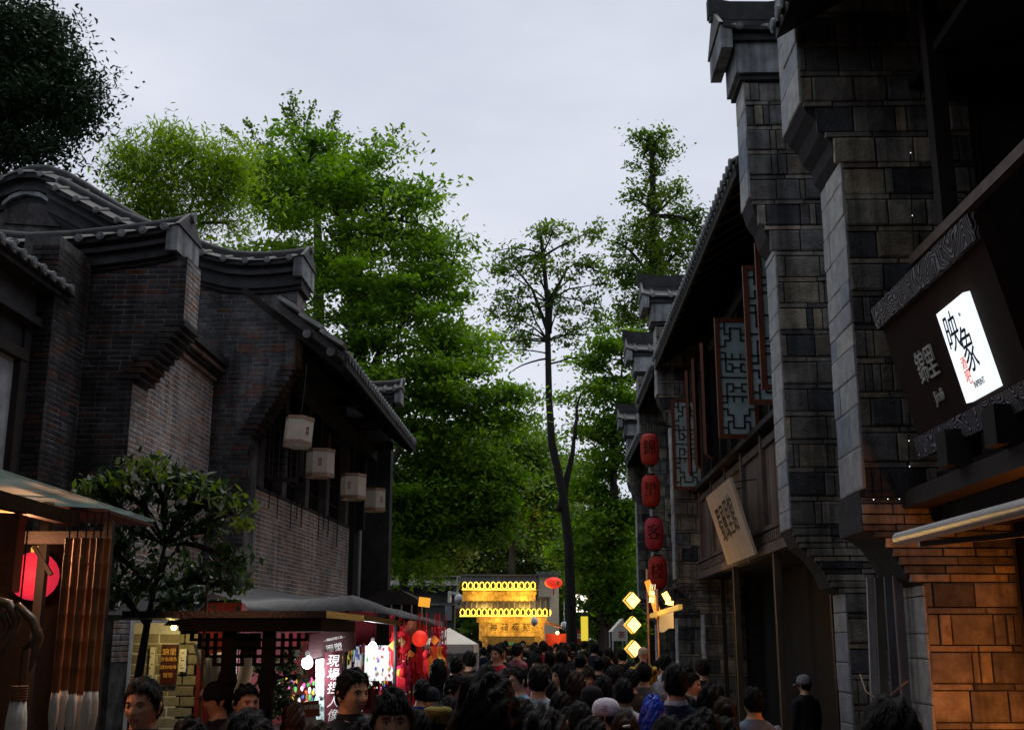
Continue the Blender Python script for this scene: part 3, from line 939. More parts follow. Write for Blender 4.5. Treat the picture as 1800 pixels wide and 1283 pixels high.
def shutter_mesh(w, h):
    fr = MB()
    f = 0.06
    fr.box(0, f, -.025, .025, 0, h); fr.box(w - f, w, -.025, .025, 0, h)
    fr.box(f, w - f, -.024, .024, 0, f); fr.box(f, w - f, -.024, .024, h - f, h)
    la = MB()
    ux, uz = (w - 2 * f) / 6, (h - 2 * f) / 18
    for mx_ in (0, 1):
        for mz_ in (0, 1):
            for a, b, c, d in FRET:
                if (a, b) == (c, d): continue
                q = []
                for (x, z) in ((a, b), (c, d)):
                    x = 6 - x if mx_ else x
                    z = 18 - z if mz_ else z
                    q.append((f + x * ux, f + z * uz))
                (x0, z0), (x1, z1) = q
                e = 0.009
                la.box(min(x0, x1) - e, max(x0, x1) + e, -.018 - .0004 * mx_ - .0002 * mz_, .018, min(z0, z1) - e, max(z0, z1) + e)
    pa = MB().box(f, w - f, -.003, .003, f, h - f)
    return fr.mesh('frame', WOOD_RED), la.mesh('lattice', LATTICE), pa.mesh('pane', GLASS_PALE)


SH = shutter_mesh(0.60, 1.80)


def shutter(x, y, z, rot, label, parent_unused=None):
    t = thing('lattice_shutter', label, 'shutter', (x, y, z), 'open lattice shutters', rot)
    for nm, me in zip(('frame', 'lattice', 'pane'), SH):
        link(nm, me, None, t, True)
    return t


def shop_house(label, Y0, Y1, seed, planks=True, near=False, eave=True, ez=7.33):
    rd = random.Random(seed)
    t = thing('timber_shop_house', label, 'house', (3.6, (Y0 + Y1) / 2, 0))
    MB().box(4.15, 4.4, Y0, Y1, 0, 3.0).build('shop_back_wall', WOOD_BLK, t)
    MB().box(3.0, 3.14, Y0 + .01, Y1 - .01, 2.95, 3.08).build('sill_beam', WOOD_MID, t)
    MB().box(3.05, 3.14, Y0 + .01, Y1 - .01, 3.085, 3.26).build('carved_frieze', WOOD_DK, t)
    MB().box(3.02, 3.14, Y0 + .01, Y1 - .01, 3.265, 3.32).build('frieze_moulding', WOOD_MID, t)
    n = int((Y1 - Y0) / 0.05)
    if near:
        m = MB()
        for i in range(int((Y1 - Y0 - .1) / 0.14)):
            y = Y0 + .1 + i * .14
            m.box(3.035, 3.05, y, y + .09, 3.11, 3.24)
        m.build('frieze_carving', WOOD_MID, t)
    pl = 0.21
    k = 0
    y = Y0 + .02
    while y < Y1 - .05:
        y1 = min(y + pl, Y1 - .02)
        if k % 8 == 0:
            MB().box(3.03, 3.16, y, y + .13, 3.325, 4.62).build('stile', WOOD_MID, t)
            y = y + .135
        else:
            MB().box(3.085 + rd.uniform(0, .008), 3.14, y, y1 - .006, 3.325, 4.40).build('plank', WOOD_MID, t)
            y = y1
        k += 1
    MB().box(3.05, 3.15, Y0 + .03, Y1 - .03, 4.41, 4.52).build('panel_rail', WOOD_MID, t)
    MB().box(2.95, 3.20, Y0 + .02, Y1 - .02, 4.625, 4.70).build('window_sill', WOOD_DK, t)
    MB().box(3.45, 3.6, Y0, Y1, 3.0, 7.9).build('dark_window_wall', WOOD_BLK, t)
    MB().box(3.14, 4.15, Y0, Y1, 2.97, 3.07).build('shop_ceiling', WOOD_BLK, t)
    y = Y0 + .6
    while y < Y1 - .2:
        MB().box(3.10, 3.22, y, y + .09, 4.705, 6.9).build('window_post', WOOD_DK, t)
        y += 1.1
    MB().box(3.06, 3.24, Y0 + .02, Y1 - .02, 6.905, 7.1).build('window_head', WOOD_DK, t)
    if eave:
        ex, sl = 2.30, 0.62
        vs = []
        for yy in (Y0 - .02, Y1 + .02):
            vs += [(ex, yy, ez), (ex + 4, yy, ez + 4 * sl), (ex + 4, yy, ez + 4 * sl - .14), (ex, yy, ez - .08)]
        rf = MB().add(vs, [(0, 4, 5, 1), (1, 5, 6, 2), (2, 6, 7, 3), (3, 7, 4, 0), (0, 1, 2, 3), (7, 6, 5, 4)]).build('eave_roof', TILE, t)
        bt = barrel_tile(1.6, 1.6 * sl, 0.065)
        for i in range(int((Y1 - Y0) / 0.22)):
            o = link('roof_tile', bt, None, rf)
            o.location = (ex + 1.56, Y0 + .11 + i * .22, ez + 1.6 * sl - .03); o.rotation_euler = (0, 0, -math.pi / 2)
        MB().box(ex - .012, ex + .03, Y0, Y1, ez - .21, ez - .085).build('fascia_board', WOOD_BLK, rf)
        for i in range(int((Y1 - Y0) / 0.5)):
            yy = Y0 + .2 + i * .5
            MB().bar((ex + .05, yy, ez - .16), (ex + 1.3, yy, ez - .16 + 1.25 * sl), .07, .08).build('rafter', WOOD_BLK, rf)
    return t


r2 = shop_house('dark timber shop house with wood panelling and open lattice shutters', 12.5, 22.5, 3, near=True)
for px, y in ((1289, 18.4), (1352, 15.15)):
    MB().box(3.02, 3.11, y, y + .10, 0, 2.94).build('shop_post', WOOD_POST, r2)
for y in (13.4, 16.6, 20.3, 21.6):
    MB().box(3.30, 3.38, y, y + .07, 0, 2.94).build('inner_post', WOOD_DK, r2)
r3 = shop_house('narrow timber shop house behind the string of red lanterns', 23.0, 27.0, 4)
r4 = shop_house('far timber shop house above the diamond lanterns', 27.5, 36.0, 5)
far_pier.location.x += .38
r4.location.x += .38

# shutters swung out into the street
for lab, px, py, rot in (
        ('nearest lattice shutter, half hidden by the second stone pier', 1340, 702, 0.0),
        ('dark framed lattice shutter just left of the nearest one', 1315, 686, 0.0),
        ('large lattice shutter with pale panes, whole face to the street', 1264, 766, 0.10),
        ('red edged lattice shutter left of the large pale one, nearly edge on', 1240, 800, 1.25),
        ('dark lattice shutter seen edge on, third left of the large one', 1224, 815, 1.34),
        ('lattice shutter seen edge on, just right of the farthest one', 1212, 822, 1.40),
        ('farthest lattice shutter, beside the red lantern string', 1184, 860, 0.0)):
    b = at(px, py, X=2.56)
    shutter(2.56, b.y, 4.66 if rot else 4.66, rot, lab)

# ------------------------------------------------------------------ near right house: balcony, ledge, awning
r1 = thing('dark_balcony_house', 'dark timber house with balcony at the right edge of the street', 'house', (4.0, 6.0, 0))
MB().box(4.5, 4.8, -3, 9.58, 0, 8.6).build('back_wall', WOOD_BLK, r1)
MB().box(3.25, 4.5, 0.5, 9.57, 2.78, 3.02).build('balcony_floor', WOOD_BLK, r1)
MB().box(3.0, 3.25, 1.0, 9.57, 2.90, 3.04).build('sign_ledge', WOOD_DK, r1)
MB().box(3.3, 3.42, 0.5, 9.57, 3.03, 3.2).build('balcony_sill', WOOD_DK, r1)
for y in (1.5, 4.2, 6.2, 8.9):
    MB().box(3.3, 3.44, y, y + .14, 3.2, 7.2).build('balcony_post', WOOD_DK, r1)
hz = at(1655, 395, X=3.2).z
MB().bar((3.26, 1.0, hz - .06), (3.26, 9.57, hz + .0), .07, .09).build('handrail', mat('worn_rail', (0.13, 0.095, 0.075), 0.6, 0.3, 6, 0.2), r1)
rl = MB()
for i in range(9):
    y = 2.0 + i * 0.5
    rl.box(3.34, 3.36, y, y + .022, 3.2, 5.0)
for i in range(6):
    z = 3.45 + i * .27
    rl.box(3.341, 3.359, 1.6, 6.2, z, z + .022)
for i in range(8):
    for j in range(5):
        if (i + j) % 2: rl.box(3.342, 3.358, 2.1 + i * .5, 2.1 + i * .5 + .25, 3.58 + j * .27, 3.60 + j * .27)
        else: rl.box(3.342, 3.358, 2.24 + i * .5, 2.26 + i * .5, 3.45 + j * .27, 3.74 + j * .27)
rl.build('balcony_lattice', mat('lattice_worn', (0.10, 0.085, 0.075), 0.7, 0.3, 6, 0.2), r1)
ex, sl, ez = 2.18, 0.62, 7.3
vs = []
for yy in (0.5, 9.57):
    vs += [(ex, yy, ez), (ex + 4, yy, ez + 4 * sl), (ex + 4, yy, ez + 4 * sl - .14), (ex, yy, ez - .08)]
rf = MB().add(vs, [(0, 4, 5, 1), (1, 5, 6, 2), (2, 6, 7, 3), (3, 7, 4, 0), (0, 1, 2, 3), (7, 6, 5, 4)]).build('eave_roof', WOOD_BLK, r1)
bt = barrel_tile(1.6, 1.6 * sl, 0.065)
for i in range(41):
    o = link('roof_tile', bt, None, rf)
    o.location = (ex + 1.56, 0.62 + i * .22, ez + 1.6 * sl - .03); o.rotation_euler = (0, 0, -math.pi / 2)
MB().box(3.35, 4.5, 0.5, 9.57, 6.7, 6.78).build('balcony_ceiling', WOOD_BLK, r1)
MB().box(3.9, 4.5, 1.0, 9.55, 0.0, 2.77).build('shop_inner_wall', WOOD_BLK, r1)

aw = thing('awning', 'dark shop awning with a bright silver front tube', 'awning', (2.7, 5.5, 2.4))
MB().tube([(2.20, 2.6, 2.42), (2.20, 7.15, 2.45)], 0.042, 12).build('front_tube', mat('silver_tube', (0.55, 0.54, 0.53), 0.35, 0.1, 5, 0.0, metal=0.5), aw, smooth=True)
MB().prism([(2.20, 2.47), (3.3, 2.74), (3.3, 2.72), (2.20, 2.45)], 'y', 2.6, 7.1).build('canvas', mat('dark_canvas', (0.03, 0.028, 0.026), 0.9, 0.3), aw)
for y in (3.0, 6.9):
    MB().bar((2.24, y, 2.40), (3.3, y, 2.50), .035, .035).build('folding_arm', GREY_METAL, aw)
lamp = thing('shop_lamp', 'warm bulb hanging under the awning, lighting the stone pier orange', 'lamp', (3.74, 8.25, 1.5))
MB().lathe([(0.02, .06), (0.045, .02), (0.05, -.03), (0.03, -.065), (0.005, -.075)], 12).build('bulb', mat('warm_bulb', (1, .6, .2), 0.4, 0, emit=(1, .5, .12), estr=12), lamp, True, True)
MB().tube([(0, 0, .06), (0, 0, 1.27)], 0.006, 5).build('cord', BLACK, lamp, local=True)
point_light('bulb_light', (0, 0, -0.10), 60, (1.0, 0.25, 0.025), 0.08, lamp, True)

# leaning door boards between the two nearest piers
for i, (px, wpx, lean, c) in enumerate(((1530, 12, .035, (0.30, 0.31, 0.33)), (1547, 15, .03, (0.12, 0.11, 0.10)), (1571, 20, .010, (0.13, 0.135, 0.15)), (1586, 16, .004, (0.14, 0.14, 0.15)))):
    q_ = at(px, 1150, Y=(10.3, 10.2, 10.05, 9.92)[i])
    o = MB().obox((q_.x, q_.y, 1.19), (wpx * 9.4 / FPX, .04, 2.36), Matrix.Rotation(lean, 3, 'Y')).build('door_board', mat('grey_board_%d' % i, c, 0.6, 0.3, 5, 0.3, stretch=(1, 1, .2), dirt=.4))
    tag(o, ('narrow bright grey board leaning leftmost between the two stone piers', 'brownish grey board leaning second from left between the piers',
            'wide grey board leaning between the piers, third from left', 'grey board leaning rightmost between the two stone piers')[i], 'board', 'door boards between the piers')
w = MB().tube([at(1512, 1185, Y=10.6), at(1522, 1215, Y=10.3), at(1540, 1228, Y=10.1), at(1565, 1222, Y=9.9), at(1585, 1205, Y=9.75), at(1596, 1196, Y=9.66)], 0.007, 6).build('hanging_cable', mat('tan_cable', (0.20, 0.14, 0.09), 0.5), smooth=True)
tag(w, 'thin tan cable sagging in front of the leaning boards', 'cable')

# ------------------------------------------------------------------ the big tilted signboard
sgn = thing('signboard', 'large tilted dark brown signboard with glowing white panel and carved borders', 'sign', (2.9, 7.6, 3.2))
T0, B0 = Vector((2.74, 0, 4.47)), Vector((3.03, 0, 3.25))
ydir = (T0 - B0).normalized()
nrm = Vector((0, -1, 0)).cross(ydir)          # out of the face, towards the street
Yn, Yf = 6.85, 9.02


def SP(y, s, d=0.0):
    q = B0 + (T0 - B0) * s + nrm * d
    return Vector((q.x, y, q.z))


def sign_slab(name, y0, y1, s0, s1, d0, d1, material, parent=sgn):
    return MB().add([SP(y, s, d) for d in (d0, d1) for s in (s0, s1) for y in (y0, y1)],
                    [(0, 2, 3, 1), (4, 5, 7, 6), (0, 1, 5, 4), (2, 6, 7, 3), (0, 4, 6, 2), (1, 3, 7, 5)]).build(name, material, parent)


board = sign_slab('board', Yn, Yf, 0, 1, -0.10, 0, mat('sign_brown', (0.020, 0.010, 0.007), 0.8, 0.25, 4, 0.05, spec=0.1))
cm = mat('carved_border', (0.22, 0.21, 0.24), 0.6, 0.2, 6, 0.0)
_t = cm.node_tree
_w = _t.nodes.new('ShaderNodeTexNoise'); _w.inputs['Scale'].default_value = 5.5; _w.inputs['Detail'].default_value = 0.5
_g = _t.nodes.new('ShaderNodeNewGeometry')
_m = _t.nodes.new('ShaderNodeMath'); _m.operation = 'MULTIPLY'; _m.inputs[1].default_value = 95.0
_s = _t.nodes.new('ShaderNodeMath'); _s.operation = 'SINE'
_r = _t.nodes.new('ShaderNodeValToRGB')
_r.color_ramp.elements[0].position = 0.35; _r.color_ramp.elements[0].color = (0.035, 0.033, 0.04, 1)
_r.color_ramp.elements[1].position = 0.62; _r.color_ramp.elements[1].color = (0.20, 0.195, 0.22, 1)
_p = _t.nodes.new('ShaderNodeBump'); _p.inputs['Strength'].default_value = 0.8; _p.inputs['Distance'].default_value = 0.02
_t.links.new(_g.outputs['Position'], _w.inputs['Vector']); _t.links.new(_w.outputs['Fac'], _m.inputs[0]); _t.links.new(_m.outputs[0], _s.inputs[0])
_t.links.new(_s.outputs[0], _r.inputs['Fac']); _t.links.new(_r.outputs['Color'], _t.nodes['Principled BSDF'].inputs['Base Color'])
_t.links.new(_s.outputs[0], _p.inputs['Height']); _t.links.new(_p.outputs['Normal'], _t.nodes['Principled BSDF'].inputs['Normal'])
sign_slab('carved_border', Yn, Yf + .01, 0.865, 1.005, 0.002, 0.045, cm, sgn)
sign_slab('carved_border', Yn, Yf + .01, -0.005, 0.125, 0.002, 0.045, cm, sgn)
for y in (8.05, 7.15):
    MB().box(2.86, 3.04, y, y + .20, 3.045, 3.30).build('bracket_block', WOOD_BLK, sgn)
O_, N_ = SP(7, .5, .03), nrm
c_tl, c_tr, c_br, c_bl = (at_plane(px, py, O_, N_) for px, py in ((1650, 546), (1699, 514), (1755, 681), (1701, 704)))
yA, yB = (c_tl.y + c_bl.y) / 2, (c_tr.y + c_br.y) / 2
sA = ((c_bl.z + c_br.z) / 2 - B0.z) / (T0.z - B0.z); sB = ((c_tl.z + c_tr.z) / 2 - B0.z) / (T0.z - B0.z)
GLOW = mat('glowing_acrylic', (0.8, 0.82, 0.85), 0.5, 0.02, 5, 0.0, emit=(0.88, 0.95, 1.0), estr=0.9)
panel = sign_slab('light_panel', min(yA, yB), max(yA, yB), sA, sB, 0.002, 0.05, GLOW)
pc, pw, ph = (yA + yB) / 2, abs(yA - yB), (sB - sA) * (T0 - B0).length


def on_sign(fx, fy, d=0.056):
    """frame at panel coordinates fx, fy in -0.5..0.5 (reading to the right = towards the camera)."""
    q = SP(pc - fx * pw, (sA + sB) / 2 + fy * (sB - sA), d)
    return frame3(q, (0, -1, 0), ydir)


INKN = mat('navy_ink', (0.015, 0.02, 0.05), 0.6, 0.1)
INKO = mat('orange_ink', (0.65, 0.10, 0.03), 0.6, 0.1, emit=(0.8, 0.12, 0.03), estr=0.5)
put_text('brush_letter', '映', ph * .36, on_sign(-.20, .20) @ Matrix.Scale(1.25, 4, (0, 1, 0)), INKN, panel, .001, .15)
put_text('brush_letter', '象', ph * .36, on_sign(.12, -.06) @ Matrix.Scale(1.45, 4, (0, 1, 0)), INKN, panel, .001, .15)
put_text('orange_letter', '酒', ph * .14, on_sign(-.14, -.13), INKO, panel, .001)
put_text('orange_letter', '吧', ph * .15, on_sign(-.14, -.28) @ Matrix.Scale(1.2, 4, (0, 1, 0)), INKO, panel, .001)
put_text('small_letters', 'INPRINT', ph * .075, on_sign(.12, -.38) @ Matrix.Scale(1.3, 4, (0, 1, 0)), INKN, panel, .001)
put_text('trade_mark', '®', ph * .06, on_sign(.22, .33), INKN, panel, .001)
pl_ = at_plane(1624, 645, O_, N_)
LETTER = mat('dull_letter', (0.42, 0.42, 0.38), 0.5, 0.15)
sp_s = (pl_.z - B0.z) / (T0.z - B0.z)
put_text('gold_letters', '錦里', 0.20, frame3(SP(pl_.y - .02, sp_s, .012), (0, -1, 0), ydir) @ Matrix.Scale(1.35, 4, (0, 1, 0)), LETTER, board, .008)
put_text('gold_letters', 'Jinli', 0.13, frame3(SP(pl_.y - .06, sp_s - .19, .012), (0, -1, 0), ydir), LETTER, board, .006)

# ------------------------------------------------------------------ hanging plank sign
pk = thing('plank_sign', 'pale wooden plank sign with black brush lettering, tilted off the panelling', 'sign', (2.8, 18.5, 3.2))
q = [at(1248, 870, X=2.62), at(1292, 834, X=2.62), at(1326, 972, X=2.92), at(1280, 996, X=2.92)]
y0, y1 = (q[0].y + q[3].y) / 2, (q[1].y + q[2].y) / 2
zt, zb = (q[0].z + q[1].z) / 2, (q[2].z + q[3].z) / 2
tp, bp_ = Vector((2.62, 0, zt)), Vector((2.92, 0, zb))
yd = (tp - bp_).normalized(); nn = Vector((0, -1, 0)).cross(yd)
pkm = mat('pale_plank', (0.42, 0.30, 0.20), 0.7, 0.3, 5, 0.25, col2=(0.50, 0.40, 0.32), stretch=(1, 1, .3))


def PK(y, s, d): return (lambda v: Vector((v.x, y, v.z)))(bp_ + (tp - bp_) * s + nn * d)


MB().add([PK(y, s, d) for d in (0, .04) for s in (0, 1) for y in (y1, y0)], [(0, 2, 3, 1), (4, 5, 7, 6), (0, 1, 5, 4), (2, 6, 7, 3), (0, 4, 6, 2), (1, 3, 7, 5)]).build('plank', pkm, pk)
yw = abs(y0 - y1)
for i, ch in enumerate('蜀風里館'):
    put_text('brush_letter', ch, yw * .17, frame3(PK(y0 - yw * (.24 + .17 * i), .50 + .02 * i, .043), (0, -1, 0), yd) @ Matrix.Scale(1.45, 4, (0, 1, 0)), INK, pk, .002)
for fy in (.3, .7):
    MB().tube([PK(y0 - yw * fy, 1, .02), Vector((3.08, y0 - yw * fy, zt + .06))], .01, 5).build('hanger', BLACK, pk)
    MB().tube([PK(y0 - yw * fy, 0, .02), PK(y0 - yw * fy, -.06, .02)], .008, 5).build('hook', GREY_METAL, pk)

# ------------------------------------------------------------------ string of red lanterns
RED_PAPER = mat('red_paper', (0.50, 0.045, 0.028), 0.6, 0.15, 5, 0.1, trans=0.35)
bodyp = [(0.07, -.30), (0.115, -.288), (0.15, -.245), (0.168, -.17), (0.174, -.05), (0.174, .06), (0.168, .175), (0.15, .245), (0.115, .288), (0.07, .30)]
for ch, px, py, lab in (('錦', 1142, 790, 'topmost of the four hanging red lanterns, first character lettered'), ('里', 1144, 863, 'second red lantern from the top of the hanging string'),
                        ('客', 1150, 938, 'third red lantern from the top, pinker than the others'), ('棧', 1156, 1006, 'lowest and darkest red lantern of the string')):
    c = at(px, py, Y=21.5)
    t = thing('red_lantern', lab, 'lantern', c, 'string of red lanterns')
    MB().lathe(bodyp, 28, rib=0.008, ribs=14).build('lantern_body', mat('pink_red_paper', (0.52, 0.05, 0.07), 0.6, 0.15, 5, 0.1, trans=0.35) if ch == '客' else RED_PAPER, t, True, True)
    MB().lathe([(0.08, .295), (0.085, .325), (0.06, .33)], 16).build('top_cap', BLACK, t, local=True)
    MB().lathe([(0.06, -.33), (0.085, -.325), (0.08, -.295)], 16).build('bottom_cap', BLACK, t, local=True)
    MB().tube([(0, 0, .33), (0, 0, .52)], .006, 5).build('cord', BLACK, t, local=True)
    m = text_mesh('brush_letter', ch, 0.26, .0008)
    for v in m.vertices:
        a = v.co.x / 0.178 - 0.15
        rr = 0.1805 + abs(v.co.z)
        v.co = Vector((rr * math.sin(a), -rr * math.cos(a), v.co.y * 1.15))
    m.materials.clear(); m.materials.append(INK)
    link('brush_letter', m, None, t, True)
bar = MB().tube([at(1150, 745, Y=21.5), Vector((2.6, 22.4, at(1150, 745, Y=21.5).z + .1))], .02, 6)
tag(bar.build('lantern_bracket', BLACK), 'black iron bracket holding the red lantern string', 'bracket')

# ------------------------------------------------------------------ lit diamond lanterns
DGLOW = mat('diamond_glow', (0.9, .7, .3), 0.5, 0.02, emit=(1.0, 0.70, 0.24), estr=1.25)
DEDGE = mat('diamond_edge', (0.8, .5, .1), 0.5, 0.05, emit=(1.0, 0.55, 0.08), estr=0.9)
for i, (py, lab) in enumerate(((1055, 'topmost glowing diamond lantern beside the copper poles'), (1098, 'middle glowing diamond lantern of the three'), (1140, 'lowest glowing diamond lantern, beside the child on shoulders'))):
    c = at(1110 + i * 1.5, py, Y=19.0)
    t = thing('diamond_lantern', lab, 'lantern', c, 'glowing diamond lanterns', 0.35)
    Rm = Matrix.Rotation(math.pi / 4, 3, 'Y')
    e = 0.195
    MB().obox((0, -.062, 0), (e, .006, e), Rm).build('front_panel', DGLOW, t, local=True)
    MB().obox((0, 0, 0), (e, .11, e), Rm).build('side_panel', DEDGE, t, local=True)
    fr = MB()
    for k in range(4):
        a = Matrix.Rotation(k * math.pi / 2, 3, 'Y') @ Rm
        fr.obox(a @ Vector((0, -.062, e / 2)), (e + .016, .016, .012), a)
    fr.build('lantern_frame', BLACK, t, local=True)
    MB().tube([(0, 0, e * .72), (0, 0, e * .72 + .10)], .005, 5).build('cord', BLACK, t, local=True)
    point_light('lantern_light', (0, -.25, 0), 5, (1.0, .62, .2), .1, t, True)
for px, top, y, lab in ((1137, 1000, 20.0, 'thin copper pole left of the orange banner'), (1155, 1035, 19.6, 'thin copper pole right of the orange banner')):
    a = at(px, top, Y=y)
    tag(MB().tube([(a.x, y, 0), (a.x, y, a.z)], .022, 8).build('copper_pole', mat('copper_pipe', (0.42, 0.20, 0.10), 0.4, 0.2, metal=0.6), smooth=True), lab, 'pole', 'copper poles')
bn = thing('orange_banner', 'glowing orange vertical banner between two copper poles', 'banner', at(1150, 1055, Y=19.8))
cs = [at(*p, Y=19.8) - at(1150, 1055, Y=19.8) for p in ((1133, 1022), (1142, 1018), (1164, 1082), (1153, 1087))]
MB().add([c + Vector((0, dy, 0)) for dy in (-.02, .02) for c in cs], [(0, 3, 2, 1), (4, 5, 6, 7), (0, 1, 5, 4), (1, 2, 6, 5), (2, 3, 7, 6), (3, 0, 4, 7)]).build('banner_box', mat('orange_glow', (.7, .25, .05), .5, .1, emit=(1.0, .32, .04), estr=0.9), bn, local=True)
put_text('banner_letters', '川\n味\n館', .11, frame3(((cs[0] + cs[2]) / 2 + Vector((-.02, -.03, .08))), (1, 0, -.1), (-.3, 0, 1)), mat('banner_white', (.8, .7, .5), .5, 0, emit=(1, .8, .5), estr=1.6), bn, .002, local=True)
# lit awning rail with cloth and flame-coloured lamp
ar = thing('shop_awning_rail', 'yellow lit awning rail with a hanging white cloth', 'awning', at(1170, 1075, Y=19.0))
a0, a1 = at(1145, 1082, Y=20.2), at(1196, 1066, Y=17.2)
MB().bar(a0, a1, .06, .07).build('rail', mat('yellow_rail', (.75, .5, .12), .5, .1, emit=(1, .55, .1), estr=.35), ar)
c0 = at(1158, 1078, Y=19.5)
MB().add([(c0.x + .07 * i, 19.5 - .10 * i, c0.z - (.30 + .03 * (i % 2)) * j + .03 * i) for j in (0, 1) for i in range(4)], [(i, i + 1, i + 5, i + 4) for i in range(3)]).build('cloth', mat('white_cloth', (.5, .48, .45), .9, .1), ar)
fl = thing('shop_light', 'bright yellow shop light above the awning rail', 'lamp', at(1171, 1048, Y=19))
MB().obox((0, 0, 0), (.09, .08, .14), Matrix.Rotation(-.5, 3, 'Y')).obox((.05, 0, -.10), (.12, .06, .07), Matrix.Rotation(.2, 3, 'Y')).build('lamp_box', mat('flame_glow', (1, .6, .2), .5, 0, emit=(1, .60, .15), estr=1.8), fl, local=True)
MB().tube([(0, 0, .1), (.1, .05, .5)], .008, 5).build('cord', BLACK, fl, local=True)
point_light('shop_light_glow', (0, -.15, -.1), 9, (1, .52, .14), .1, fl, True)

# unseen houses added behind the viewer to darken the street fronts
hb = thing('rear_shading_house', 'unseen plain house added on the left behind the viewer to shade the street', 'house', (-6.2, -4, 0))
MB().box(-8.5, -5.0, -16, 8.0, 0, 7.2).build('wall', BRICK_OLD, hb)
MB().prism([(-9.0, 8.6), (-4.3, 7.0), (-4.3, 7.1), (-9.0, 8.75)], 'y', -16, 8.0).build('roof', TILE, hb)
hb = thing('rear_shading_house', 'unseen plain house added on the right behind the viewer to shade the street', 'house', (5, -8, 0))
MB().box(3.3, 7.0, -16, -3.05, 0, 7.6).build('wall', BRICK_OLD, hb)
MB().prism([(2.2, 7.3), (7.4, 9.8), (7.4, 9.95), (2.2, 7.42)], 'y', -16, .4).build('roof', TILE, hb)
hb = thing('rear_shading_block', 'unseen tall block added across the street behind the viewer to cut sky light', 'house', (0, -17, 0))
MB().box(-9, 8, -19, -16.2, 3.2, 11).box(-9, -3, -19, -16.2, 0, 3.2).box(3, 8, -19, -16.2, 0, 3.2).build('wall', BRICK_OLD, hb)
MB().prism([(-19.8, 11), (-15.6, 11), (-17.6, 13.2)], 'x', -9.5, 8.5).build('roof', TILE, hb)
# ------------------------------------------------------------------ trees
def leaf_mat(name, a, b, c, trans=0.45, rough=0.55):
    m = bpy.data.materials.new(name)
    m.use_nodes = True
    t = m.node_tree
    p = t.nodes['Principled BSDF']
    g = t.nodes.new('ShaderNodeNewGeometry')
    r = t.nodes.new('ShaderNodeValToRGB')
    r.color_ramp.elements[0].color = (*a, 1)
    r.color_ramp.elements[1].color = (*c, 1)
    e = r.color_ramp.elements.new(0.55); e.color = (*b, 1)
    n = t.nodes.new('ShaderNodeTexNoise'); n.inputs['Scale'].default_value = 0.55; n.inputs['Detail'].default_value = 2
    mm = t.nodes.new('ShaderNodeMath'); mm.operation = 'MULTIPLY_ADD'; mm.inputs[1].default_value = 0.45
    ad = t.nodes.new('ShaderNodeMapRange'); ad.inputs['From Min'].default_value = .3; ad.inputs['From Max'].default_value = .7; ad.inputs['To Max'].default_value = .55
    lk = t.links.new
    lk(g.outputs['Position'], n.inputs['Vector']); lk(n.outputs['Fac'], ad.inputs['Value'])
    lk(g.outputs['Random Per Island'], mm.inputs[0]); lk(ad.outputs['Result'], mm.inputs[2])
    lk(mm.outputs[0], r.inputs['Fac']); lk(r.outputs['Color'], p.inputs['Base Color'])
    p.inputs['Roughness'].default_value = rough
    p.inputs['Specular IOR Level'].default_value = 0.25
    tr = t.nodes.new('ShaderNodeBsdfTranslucent')
    hs = t.nodes.new('ShaderNodeHueSaturation'); hs.inputs['Saturation'].default_value = 1.1; hs.inputs['Value'].default_value = 1.55
    lk(r.outputs['Color'], hs.inputs['Color']); lk(hs.outputs['Color'], tr.inputs['Color'])
    ms = t.nodes.new('ShaderNodeMixShader'); ms.inputs['Fac'].default_value = trans
    lk(p.outputs['BSDF'], ms.inputs[1]); lk(tr.outputs['BSDF'], ms.inputs[2]); lk(ms.outputs['Shader'], t.nodes['Material Output'].inputs['Surface'])
    return m


LF_BRIGHT = leaf_mat('leaf_bright', (0.036, 0.090, 0.009), (0.125, 0.25, 0.018), (0.31, 0.45, 0.06))
LF_MID = leaf_mat('leaf_mid', (0.035, 0.075, 0.012), (0.095, 0.175, 0.020), (0.22, 0.31, 0.045))
LF_OLIVE = leaf_mat('leaf_olive', (0.045, 0.075, 0.015), (0.095, 0.14, 0.025), (0.16, 0.20, 0.05))
LF_DARK = leaf_mat('leaf_dark', (0.008, 0.018, 0.009), (0.018, 0.035, 0.016), (0.035, 0.06, 0.028), 0.2)
LF_GINKGO = leaf_mat('leaf_ginkgo', (0.025, 0.050, 0.010), (0.055, 0.105, 0.016), (0.12, 0.19, 0.03), 0.45)
LF_BAMBOO = leaf_mat('leaf_bamboo', (0.07, 0.13, 0.014), (0.17, 0.28, 0.025), (0.33, 0.43, 0.07), 0.5)
LF_NEAR = leaf_mat('leaf_near', (0.010, 0.022, 0.010), (0.024, 0.050, 0.018), (0.11, 0.16, 0.03), 0.3, 0.45)
BARK = mat('bark', (0.045, 0.036, 0.030), 0.95, 0.4, 5, 0.8, 25, stretch=(1, 1, .3))
BARK_DK = mat('dark_bark', (0.016, 0.014, 0.013), 0.95, 0.4, 5, 0.7, 25, stretch=(1, 1, .3))
BARK_PALE = mat('pale_bark', (0.30, 0.27, 0.22), 0.95, 0.4, 5, 0.7, 25, stretch=(1, 1, .3))


def unit_dirs(rg, n):
    d = rg.normal(size=(n, 3))
    return d / np.linalg.norm(d, axis=1)[:, None]


